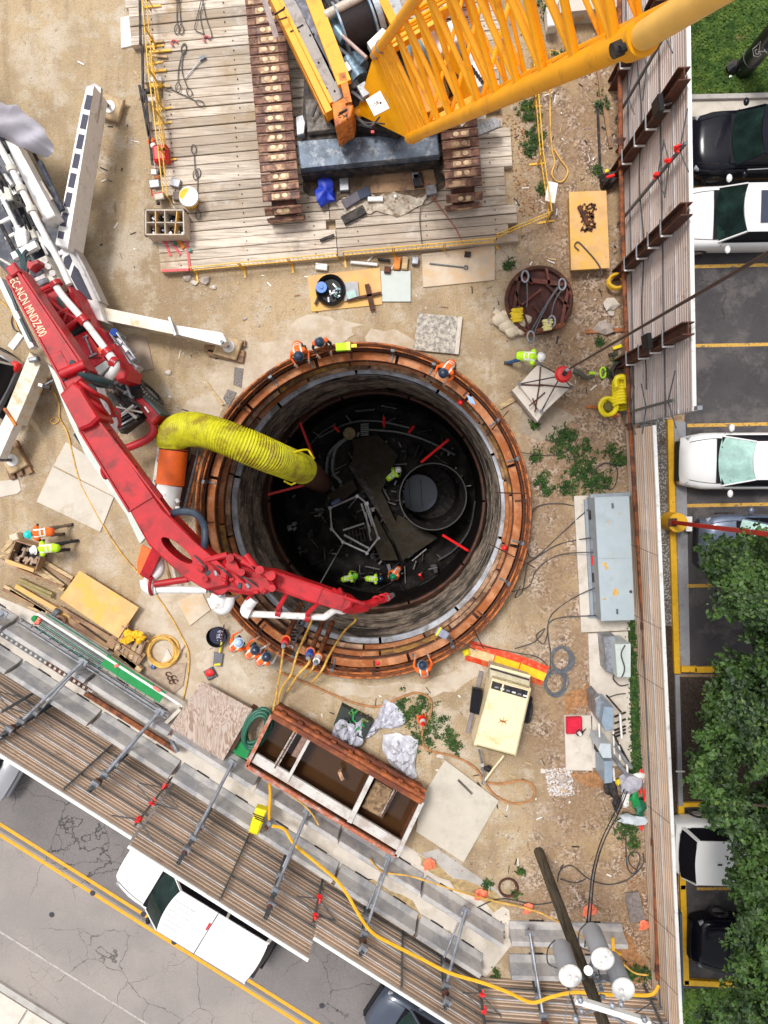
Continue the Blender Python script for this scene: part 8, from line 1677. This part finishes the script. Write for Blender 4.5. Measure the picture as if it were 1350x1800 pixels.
for k, pts in enumerate([[(1098,1385,.5),(1082,1425,1.2),(1058,1475,2.4),(1042,1530,3.6),(1035,1590,4.6),(1030,1640,5.3),(1028,1665,5.6)], [(1104,1388,.5),(1088,1428,1.2),(1062,1478,2.4),(1046,1533,3.6),(1040,1590,4.6),(1036,1640,5.3),(1034,1662,5.6)], [(1100,1388,.6),(1084,1430,1.3),(1060,1480,2.5),(1044,1530,3.7),(1037,1590,4.7),(1033,1640,5.4),(1031,1664,5.7)]]):
    hose('service_cable', ['left black service cable sweeping up to the transformers','right black service cable sweeping up to the transformers','thin pale service cable between the two black ones'][k], 'cable', pts, [.02,.02,.012][k], [machdk, machdk, galv][k])
tag(MB().cyl(P(1003,1738,6.3), P(985,1830,6.0), .015, n=6).build('guy_wire', galv), 'thin pale wire running down from the left transformer', 'wire')
t = T('yellow_hoist_hook', 'yellow bracket hooked over the end of the upper grey barrier', 'bracket', P(1080, 1655, .85)); MB().beam(P(1077,1648,.9), P(1078,1672,.9), .1, .06).build('bracket_arm', hoseO, t); MB().beam(P(1078,1672,.9), P(1090,1678,.7), .12, .06).build('bracket_foot', hoseO, t)
# black column with emblem
bp = T('black_column', 'thick black column with a white monogram standing on the lawn', 'column', P(1303, 128)); b0 = P(1305,124,0); MB().cyl(b0, b0+Vector((0,0,9)), .3, .29, 32).build('shaft', M('column_black', (.006,.006,.012), .35, coat=.4), bp); MB().tube([b0+Vector((.31*math.cos(t_), .31*math.sin(t_), .75)) for t_ in [i*math.pi/16 for i in range(32)]], .008, 6, closed=True).build('band', M('band_grey', (.15,.15,.17), .4), bp)
fa_ = math.atan2(-b0.y, -b0.x)
def on_col(u, v): a = fa_+u/.3; return b0+Vector((.302*math.cos(a), .302*math.sin(a), v))
mono = [[(-.16,1.55),(-.2,1.3),(-.02,1.15),(.12,1.22),(.14,1.4),(.02,1.48),(-.16,1.9),(-.16,1.55)], [(-.08,1.5),(-.1,1.38),(0,1.3),(.06,1.36),(.04,1.46)], [(.02,1.48),(.12,1.62),(.22,1.62),(.3,1.48)], [(.1,1.75),(.16,1.68)]]
for st_ in mono: MB().tube([on_col(u*.9, .35+v*.75) for u, v in st_], .014, 5).build('monogram_stroke', whites, bp)
MB().blob(P(1284,135,.08), .045).build('white_marker', whites, bp)
tag(MB().blob(P(1291,118,.15), .25, amp=.2, sq=(1,.8,.6)).build('boulder', machdk), 'black boulder at the foot of the black column', 'boulder')
# red light pole on its yellow pedestal
lp = T('light_pole', 'red square light pole standing on a round yellow pedestal', 'light pole', P(1177, 916)); q = P(1177,916,0); MB().cyl(q, q+Vector((0,0,.75)), .32, .31, 32).build('pedestal', yelpaint, lp)
s0, s1 = P(1182,918,.76), P(1352,939,6.4); dv = (s1-s0).normalized(); MB().beam(s0, s0+dv*8.5, .12, .12, up=(0,1,0)).build('pole', M('pole_red', (.4,.02,.01), .4, 0, .15, 3), lp); MB().box(s0+Vector((0,0,.03)), (.26,.26,.05), 0).build('base_plate', rust_dk, lp)
flat('white_placard', 'white placard leaning at the kerb behind the red pole', 'placard', [(1206,908),(1217,908),(1217,934),(1206,934)], .4, whites, .36)
# blue grey panel beyond the right fence corner
tag(MB().beam(P(1187,1590,.5), P(1190,1740,.5), .08, 1.0).build('blue_hoarding', M('hoarding_blue', (.05,.07,.11), .5)), 'narrow dark blue hoarding behind the right fence near the corner', 'hoarding')
tag(MB().beam(P(1188,1356,.16), P(1204,1356,.16), .05, .03).build('white_pin', whites), 'short white bar across the grey kerb', 'bar')
# ------------------------------------------------------------------ people
def closest(p, a, b):
    ab = b-a; t = max(0, min(1, (p-a).dot(ab)/max(1e-9, ab.length_squared))); return (a+ab*t-p).length, t
def person(label, head, hz_, fwd, pose, vest, hat, legs, sleeve=None, ground=0.0, stripes=True, group=None, shoes=machdk):
    f = Vector((fwd[0], -fwd[1], 0)).normalized(); s = Vector((-f.y, f.x, 0)); up = Vector((0,0,1))
    J = {}
    if pose == 'lean':
        J = dict(pel=(0,0,.93), ch=(.26,0,1.27), nk=(.38,0,1.4), hd=(.47,0,1.5), kL=(.05,.11,.5), kR=(-.02,-.11,.5), aL=(-.06,.13,.09), aR=(-.12,-.13,.09), eL=(.36,.3,1.1), eR=(.36,-.3,1.1), wL=(.56,.24,1.02), wR=(.56,-.24,1.02))
    elif pose == 'bend':
        J = dict(pel=(0,0,.9), ch=(.38,0,1.02), nk=(.52,0,1.04), hd=(.63,.02,1.06), kL=(.04,.13,.48), kR=(-.1,-.12,.5), aL=(.02,.15,.09), aR=(-.32,-.14,.1), eL=(.44,.28,.76), eR=(.46,-.27,.78), wL=(.58,.2,.58), wR=(.6,-.18,.6))
    elif pose == 'crouch':
        J = dict(pel=(0,0,.5), ch=(.22,0,.84), nk=(.32,0,.97), hd=(.4,0,1.07), kL=(.34,.2,.5), kR=(.28,-.22,.45), aL=(.0,.16,.09), aR=(-.2,-.16,.09), eL=(.4,.28,.7), eR=(.4,-.28,.7), wL=(.58,.16,.55), wR=(.58,-.16,.6))
    else:
        J = dict(pel=(0,0,.95), ch=(.04,0,1.34), nk=(.06,0,1.5), hd=(.1,0,1.62), kL=(.1,.1,.5), kR=(-.03,-.1,.5), aL=(.04,.12,.09), aR=(-.14,-.12,.09), eL=(.12,.3,1.1), eR=(.12,-.3,1.12), wL=(.34,.24,1.02), wR=(.34,-.22,1.05))
    q = P(head[0], head[1], ground+J['hd'][2]+.1); org = Vector((q.x, q.y, ground))-f*J['hd'][0]-s*J['hd'][1]
    W = {k: org+f*v[0]+s*v[1]+up*v[2] for k, v in J.items()}
    for sd_, sg in (('L', 1), ('R', -1)):
        W['s'+sd_] = W['ch']+s*.185*sg+(W['nk']-W['ch']).normalized()*.03; W['h'+sd_] = W['pel']+s*.09*sg-up*.04
        W['t'+sd_] = W['a'+sd_]+f*.2-up*.03; W['p'+sd_] = W['w'+sd_]+(W['w'+sd_]-W['e'+sd_]).normalized()*.09
    seg = [('pel','ch',.135,.15,0),('ch','nk',.14,.06,0),('nk','hd',.055,.07,2)]
    for d_ in 'LR': seg += [('s'+d_,'e'+d_,.062,.046,1),('e'+d_,'w'+d_,.045,.032,1),('w'+d_,'p'+d_,.034,.038,2),('h'+d_,'k'+d_,.095,.065,3),('k'+d_,'a'+d_,.062,.042,3),('a'+d_,'t'+d_,.05,.045,4),('ch','s'+d_,.1,.075,0),('pel','h'+d_,.11,.1,3)]
    mb = MB()
    for a, b, r0, r1, _ in seg: 
        d_ = (W[b]-W[a]); L_ = d_.length; u_ = d_/L_; mb.tube([W[a]-u_*r0*.7, W[a]-u_*r0*.4, W[a], W[b], W[b]+u_*r1*.4, W[b]+u_*r1*.7], [r0*.5,r0*.85,r0,r1,r1*.85,r1*.5], 10)
    mb.blob(W['hd'], .105, amp=0, sq=(1,1,1.12), n=12, k=8); mb.blob(W['hd']+f*.1-up*.02, .022, amp=0)
    tmp = mb.build('tmp', skin); rm = tmp.modifiers.new('r', 'REMESH'); rm.mode = 'VOXEL'; rm.voxel_size = .026; sm = tmp.modifiers.new('s', 'SMOOTH'); sm.iterations = 2; sm.factor = .5
    dg = bpy.context.evaluated_depsgraph_get(); me = bpy.data.meshes.new_from_object(tmp.evaluated_get(dg)); off = tmp.location.copy(); bpy.data.objects.remove(tmp)
    root = T('person', label, 'person', (org.x, org.y, ground), group)
    vs = [v.co+off for v in me.vertices]; body = MB(); mats = [sleeve or darkcloth, sleeve or darkcloth, skin, legs, shoes, darkcloth]
    body.v = vs; vest_f = []
    for p in me.polygons:
        c = sum((vs[i] for i in p.vertices), Vector())/len(p.vertices); best = 9; m_ = 0
        for a, b, r0, r1, mm in seg:
            dd_, t = closest(c, W[a], W[b]); e = dd_-(r0+(r1-r0)*t)
            if e < best: best = e; m_ = mm
        if (c-W['hd']).length < .125: m_ = 2
        body.f.append(list(p.vertices)); body.m.append(m_); body.sm.append(True)
        if m_ == 0: vest_f.append(list(p.vertices))
    hb = MB()
    for d_ in 'LR':
        pa = (W['p'+d_]-W['w'+d_]).normalized(); sd2 = pa.cross(up).normalized()
        for i, (o_, l_) in enumerate(((-.03,.075),(-.01,.085),(.01,.08),(.03,.065))):
            a = W['p'+d_]+sd2*o_; b = a+pa*l_*.55; c = b+pa*l_*.4-up*l_*.35; body.tube([a, b, c], [.0105,.0095,.008], 5, m=2)
        a = W['w'+d_]+pa*.03+sd2*.03; body.tube([a, a+sd2*.03+pa*.02, a+sd2*.035+pa*.055], [.012,.011,.009], 5, m=2)
    for sg in (-1, 1): body.blob(W['hd']+f*.085+s*.035*sg+up*.015, .013, m=5, amp=0, n=6, k=4); body.blob(W['hd']+s*.105*sg, .022, m=2, amp=0, n=6, k=4)
    body.box(W['hd']+f*.098-up*.055, (.01,.045,.008), math.atan2(f.y, f.x), m=5)
    body.build('body', mats, root, sharp=80)
    # vest: the torso skin pushed outwards
    used = sorted({i for q_ in vest_f for i in q_}); idx = {o_: n_ for n_, o_ in enumerate(used)}; me.update(); nr = [me.vertices[i].normal.copy() for i in used]
    vb = MB(); vb.add([vs[i]+nr[n_]*.018 for n_, i in enumerate(used)], [[idx[i] for i in q_] for q_ in vest_f], 0, True)
    ax_ = (W['nk']-W['pel']).normalized()
    if stripes:
        for n_, f_ in enumerate(vb.f):
            c = sum((vb.v[i] for i in f_), Vector())/len(f_); t = (c-W['pel']).dot(ax_); l_ = abs((c-W['pel']).dot(s))
            if .13 < t < .18 or .27 < t < .31 or (.09 < l_ < .135 and t > .18): vb.m[n_] = 1
    vb.build('vest', [vest, stripe], root, sharp=80)
    bpy.data.meshes.remove(me)
    # hard hat
    hx = (W['hd']-W['nk']).normalized(); hx = (hx+up*1.2).normalized(); rt = hx.to_track_quat('Z', 'Y').to_matrix()
    MB().lathe([(0,.15),(.05,.145),(.1,.11),(.128,.05),(.135,.0),(.165,-.005),(.165,-.012),(.13,-.012)], W['hd']+hx*.035, 22, r=rt).build('hard_hat', hat, root)
    rb = MB(); rb.tube([W['hd']+hx*.035+rt @ Vector((0, .13*math.cos(t_), .15*math.sin(t_)+.004)) for t_ in [math.pi*i/10 for i in range(11)]], .012, 5); rb.build('hat_ridge', hat, root)
    for d_ in 'LR': MB().beam(W['a'+d_]+f*-.05-up*.045, W['t'+d_]+f*.03-up*.015, .1, .05).build('boot_sole', machdk, root)
    return root
person('worker in orange vest and navy hat leaning over the upper left rim', (524,625), 1.6, (.3,1), 'lean', hiviz, hatN, khaki, hiviz)
person('worker in orange vest and navy hat beside the lime case', (561,600), 1.6, (.25,1), 'stand', hiviz, hatN, darkcloth)
person('worker in orange vest leaning over the upper right rim', (780,655), 1.6, (-.6,.8), 'lean', hiviz, hatN, darkcloth, hiviz)
person('worker in lime vest, white hat and jeans bending towards the lifted slab', (951,627), 1.6, (1,.15), 'bend', lime, hatW, jeans, M('sleeve_olive', (.35,.4,.05), .8), shoes=khaki)
person('worker in orange striped vest looking over the bottom rim', (743,1171), 1.6, (-.15,-1), 'lean', hiviz, hatN, darkcloth, hiviz)
person('worker with pale blue hat, first of three at the lower left rim', (418,1131), 1.6, (.7,-.7), 'lean', hiviz, M('hat_pale', (.45,.6,.85), .3), jeans, hiviz)
person('worker with navy hat, middle of three at the lower left rim', (447,1144), 1.6, (.7,-.7), 'lean', hiviz, hatN, darkcloth, hiviz)
person('worker with navy hat, last of three at the lower left rim', (467,1156), 1.6, (.7,-.7), 'lean', hiviz, hatN, darkcloth, M('sleeve_white', (.7,.7,.7), .8))
person('worker in teal hat and orange vest stooping beside the wooden crate', (49,940), 1.6, (-1,.1), 'bend', hiviz, hatT, khaki, darkcloth, shoes=lumber2)
person('worker in lime vest and white hat bending over the wooden crate', (59,967), 1.6, (-1,.05), 'bend', lime, hatW, darkcloth, darkcloth)
lime_dim = lime
person('worker in lime top by the dark well casing deep in the shaft', (700,826), 1.6, (.6,-.5), 'bend', lime, hatW, darkcloth, lime, ground=ZF)
person('worker in lime sleeves bending at the lower shaft floor', (624,1013), 1.6, (1,-.3), 'bend', lime, M('hat_lime', (.2,.6,.05), .4), darkcloth, lime, ground=ZF)
person('worker in yellow striped vest at the lower shaft floor', (668,1018), 1.6, (1,.0), 'bend', lime, hatN, darkcloth, darkcloth, ground=ZF)
person('worker in orange jacket with green hat at the lower shaft floor', (691,1014), 1.6, (-.5,.6), 'crouch', hiviz, M('hat_green', (.01,.3,.12), .4), darkcloth, hiviz, ground=ZF)
# ------------------------------------------------------------------ gravel, grass, weeds, tree
rg_ = random.Random(77)
def inpoly(x, y, poly):
    c = False; j = len(poly)-1
    for i in range(len(poly)):
        if (poly[i][1] > y) != (poly[j][1] > y) and x < (poly[j][0]-poly[i][0])*(y-poly[i][1])/(poly[j][1]-poly[i][1])+poly[i][0]: c = not c
        j = i
    return c
def scatter(polys, n):
    out = []; A = []
    for p in polys: xs = [q[0] for q in p]; ys = [q[1] for q in p]; A.append((max(xs)-min(xs))*(max(ys)-min(ys)))
    tot = sum(A)
    for p, a in zip(polys, A):
        k = int(n*a/tot); xs = [q[0] for q in p]; ys = [q[1] for q in p]
        for _ in range(k):
            x, y = rg_.uniform(min(xs), max(xs)), rg_.uniform(min(ys), max(ys))
            if inpoly(x, y, p): out.append((x, y))
    return out
def stones(name, pts, r0, r1, mat, dens=None):
    vs, fs = [], []
    for x, y in pts:
        p = P(x, y)
        if (p.xy-Vector((PCx, PCy))).length < 5.6: continue
        if dens is not None and noise.noise(Vector((p.x*.9+dens, p.y*.9, 0))) < rg_.uniform(-.35, .3): continue
        r_ = r0+(r1-r0)*rg_.random()**3; a = rg_.random()*6.28; o = len(vs); e = rg_.uniform(.55, 1)
        ring_ = [(r_*math.cos(a+i*1.2566)*rg_.uniform(.7,1.15), r_*e*math.sin(a+i*1.2566)*rg_.uniform(.7,1.15)) for i in range(5)]
        vs += [(p.x+u, p.y+v, r_*.15) for u, v in ring_]+[(p.x+rg_.uniform(-.2,.2)*r_, p.y+rg_.uniform(-.2,.2)*r_, r_*.75)]+[(p.x+u*.7, p.y+v*.7, -.01) for u, v in ring_]
        for i in range(5): j = (i+1) % 5; fs += [(o+i, o+j, o+5), (o+6+i, o+6+j, o+j, o+i)]
    mb = MB(); mb.v = [Vector(v) for v in vs]; mb.f = fs; mb.m = [0]*len(fs); mb.sm = [False]*len(fs)
    return S(mb.build(name, mat, org=(0,0,0)), 'stuff')
stones('gravel', scatter([[(880,30),(1085,30),(1095,480),(1100,760),(1100,870),(1010,880),(950,820),(900,700),(850,640),(820,590),(880,520),(900,460),(915,400),(905,200)],
    [(945,1190),(1035,1120),(1045,1350),(1100,1370),(1140,1480),(1150,1700),(1090,1620),(900,1590),(760,1500),(880,1400),(960,1300),(940,1260)], [(1115,740),(1178,745),(1185,1000),(1140,1000)], [(930,800),(1010,870),(1015,1100),(960,1140),(880,1130),(925,1000)]], 15000), .012, .05, stonemat, 3)
stones('rubble', scatter([[(340,478),(400,470),(400,520),(350,515)],[(470,475),(560,470),(560,520),(500,530),(470,500)],[(290,640),(340,630),(370,700),(300,720)],[(960,1350),(1020,1350),(1020,1400),(965,1400)],[(410,450),(900,430),(900,560),(420,560)],[(130,100),(250,100),(280,470),(190,560),(300,700),(400,520),(240,300)]], 2600), .01, .06, M('rubble_pale', (.55,.48,.4), .9, 0, .25, 14), 9)
stones('rubble', scatter([[(958,1352),(1005,1350),(1010,1398),(965,1400)]], 900), .015, .05, M('rubble_white', (.65,.62,.62), .9, 0, .15, 14))
stones('leaf_litter', scatter([[(995,1225),(1045,1190),(1045,1250),(990,1256)],[(1000,1356),(1060,1350),(1075,1385),(1020,1392)],[(1090,1470),(1135,1560),(1150,1690),(1105,1700),(1095,1600)],[(880,200),(925,200),(940,380),(915,380)],[(880,1660),(892,1655),(893,1600),(880,1610)]], 2200), .015, .05, M('litter_brown', (.3,.14,.05), .9, 0, .4, 16))
rd = random.Random(50); mb = MB()
for x, y in scatter([[(60,1000),(330,1120),(330,1180),(60,1060)],[(410,440),(900,430),(880,540),(420,560)],[(300,620),(390,620),(350,760),(290,740)],[(560,1210),(820,1210),(800,1330),(560,1260)],[(880,100),(1080,100),(1090,700),(1000,760),(880,600)],[(760,1340),(960,1340),(1120,1600),(900,1560)],[(130,100),(240,60),(270,470),(180,480)],[(390,1120),(470,1230),(440,1250),(330,1150)]], 420):
    p = P(x, y, .02)
    if (p.xy-Vector((PCx, PCy))).length > 5.7: mb.box(p, (rd.uniform(.04,.3), rd.uniform(.015,.05), .02), rd.random()*3.14, m=rd.randrange(4))
S(mb.build('wood_chips', [lumber, lumber2, machdk, whites], org=(0,0,0)), 'stuff')
# dead brown patches
for pl, mt, sd in (([(1000,1356),(1050,1356),(1075,1385),(1030,1385)], M('patch_rust', (.36,.18,.08), .95, 0, .3, 9), 1), ([(990,1225),(1040,1200),(1045,1245),(1000,1255)], M('patch_rust', (0,0,0)), 2), ([(930,690),(1000,730),(990,770),(930,765),(905,740)], M('patch_dirt', (.36,.29,.22), .95, 0, .15, 6), 4), ([(735,1500),(900,1590),(870,1600),(740,1520)], M('patch_sand', (.42,.3,.15), .95, 0, .25, 6), 5), ([(620,1540),(690,1560),(740,1600),(800,1640),(790,1660),(650,1570)], M('patch_sand', (0,0,0)), 6), ([(1050,1655),(1095,1640),(1140,1700),(1130,1735),(1090,1720)], M('patch_rust', (0,0,0)), 8)):
    rough_sheet('soil_patch', pl, mt, .0115+.0006*sd, .25, sd)
def leaves(name, centres, n, spread, size, mat, parent=None, flat_=.5, zamp=1.0, sprig=False):
    vs, fs = [], []
    for c in centres:
        ax_ = Vector((rg_.uniform(-1,1), rg_.uniform(-1,1), rg_.uniform(-.5,.3))).normalized()
        for _ in range(n):
            if sprig: t = rg_.uniform(-1, 1); o = ax_*t*spread*1.3+Vector((rg_.gauss(0,.18), rg_.gauss(0,.18), rg_.gauss(0,.18)))*spread
            else: o = Vector((rg_.gauss(0,.45), rg_.gauss(0,.45), 0))*spread; o.z = abs(rg_.gauss(0,.35))*spread*zamp
            p = c+o; a = rg_.random()*6.28; s_ = size*rg_.uniform(.45, 1.5)
            d = Vector((math.cos(a), math.sin(a), rg_.uniform(-flat_, flat_))).normalized(); w = d.cross(Vector((rg_.uniform(-.5,.5), rg_.uniform(-.5,.5), 1))).normalized()*s_*.28
            k = len(vs); vs += [p-d*s_*.5, p+w, p+d*s_*.5, p-w]; fs.append((k, k+1, k+2, k+3))
    mb = MB(); mb.v = vs; mb.f = fs; mb.m = [0]*len(fs); mb.sm = [False]*len(fs)
    return mb.build(name, mat, parent, org=None if parent else Vector((0,0,0)))
# lawns
pts = scatter([[(1200,-20),(1360,-20),(1360,155),(1205,166)],[(1195,1742),(1360,1738),(1360,1810),(1195,1810)]], 2600)
S(leaves('grass', [P(x, y, .02) for x, y in pts], 10, .13, .1, blademat, None, 1.2, .5), 'stuff')
# hedge strip behind the cabinets
pts = scatter([[(1103,1092),(1113,1092),(1124,1320),(1130,1370),(1110,1370),(1110,1200)]], 260)
tag(leaves('ground_plants', [P(x, y, .05) for x, y in pts], 26, .16, .1, weedmat, None, .8, 1.4), 'narrow strip of green plants between cabinets and fence', 'hedge')
weeds = [((985,765),.35),((1000,775),.4),((1018,795),.45),((1030,818),.45),((1012,830),.3),((985,790),.28),((950,845),.25),((960,860),.2),((1000,858),.3),((1030,850),.4),((1050,855),.4),((1060,845),.3),((1075,790),.3),((1090,810),.25),((940,800),.18),
    ((925,190),.3),((930,205),.3),((940,240),.35),((935,262),.3),((955,330),.2),((1060,180),.28),((1065,40),.3),((1052,300),.15),((893,468),.16),((700,1240),.25),((725,1250),.4),((745,1240),.35),((765,1268),.45),((755,1290),.5),((740,1300),.35),((790,1298),.35),((800,1310),.2),((715,1262),.25),
    ((1100,1445),.4),((1112,1480),.35),((1100,1460),.25),((900,1685),.0),((1120,1705),.4),((1105,1712),.3),((1140,1715),.25),((872,1715),.2),((1068,655),.15),((1085,640),.15),((855,1553),.15),((915,1530),.1),((905,1570),.12),((938,745),.14),((1055,600),.12),((985,100),.2),((960,20),.3),((1125,375),.0)]
where = ['upper edge of the patch above the cabinets','beside the lifted slab','below the yellow hose ball','in the middle of the patch above the cabinets','left in the patch above the cabinets']
for k, ((x, y), r_) in enumerate(weeds):
    if r_ <= 0: continue
    cs = [P(x+rg_.gauss(0,1)*r_*30, y+rg_.gauss(0,1)*r_*26, .02) for _ in range(int(6+r_*44))]
    side = 'top' if y < 500 else ('middle' if y < 900 else ('lower' if y < 1400 else 'bottom'))
    o = leaves('weed_clump', cs, 15, .12, .07, weedmat, None, .9, 1.3)
    S(o, 'stuff')
# tree over the car park
def tree(label, trunk, zt, outline, nclump, seed, zlo=3.2, zhi=7.5):
    global rg_
    rg_ = random.Random(seed); b0 = P(*trunk); t = T('tree', label, 'tree', b0, 'trees at the car park'); cs = []
    xs = [p[0] for p in outline]; ys = [p[1] for p in outline]
    while len(cs) < nclump:
        x, y = rg_.uniform(min(xs), max(xs)), rg_.uniform(min(ys), max(ys))
        if not inpoly(x, y, outline): continue
        z = zlo+(zhi-zlo)*rg_.random()
        p = P(x, y, z)
        if noise.noise(Vector((p.x*.55, p.y*.55, seed))) < -.06 and rg_.random() < .9: continue
        z = zlo+(zhi-zlo)*(.5+.5*noise.noise(Vector((p.x*.7, p.y*.7, seed+5)))*1.5)+rg_.gauss(0, .5); cs.append(P(x, y, max(zlo, min(zhi, z))))
    leaves('crown', cs, 62, .36, .125, leafmat, t, 1.1, 1, True)
    mb = MB(); top = b0+Vector((.2,.1,zlo)); mb.tube([b0, b0+Vector((.05,0,1.5)), top], [.22,.18,.15], 12); mb.build('trunk', woodpole, t)
    mb = MB()
    for c in rg_.sample(cs, 40): mb.tube(spline([top, top.lerp(c, .5)+Vector((0,0,.4)), c], 3), [.09-.012*i for i in range(7)], 6)
    mb.build('limbs', woodpole, t)
tree('dark green tree shading the blue grey car by the red pole', (1400,1110), 6, [(1262,945),(1290,955),(1350,945),(1500,930),(1560,1100),(1520,1290),(1350,1330),(1290,1300),(1282,1240),(1276,1170),(1292,1110),(1280,1060),(1255,1005)], 800, 4)
tree('dark green tree crown hanging over the mulch bed', (1420,1330), 6, [(1270,1180),(1350,1170),(1500,1200),(1560,1350),(1500,1500),(1350,1500),(1300,1460),(1262,1430),(1226,1385),(1232,1330),(1258,1260)], 900, 9)
tree('bright green tree crown over the white hatchback and black car', (1430,1600), 6, [(1285,1440),(1350,1420),(1500,1420),(1560,1600),(1540,1850),(1250,1850),(1245,1790),(1300,1730),(1290,1690),(1285,1640),(1315,1600),(1285,1540),(1310,1490)], 1150, 15, 3.6, 8)
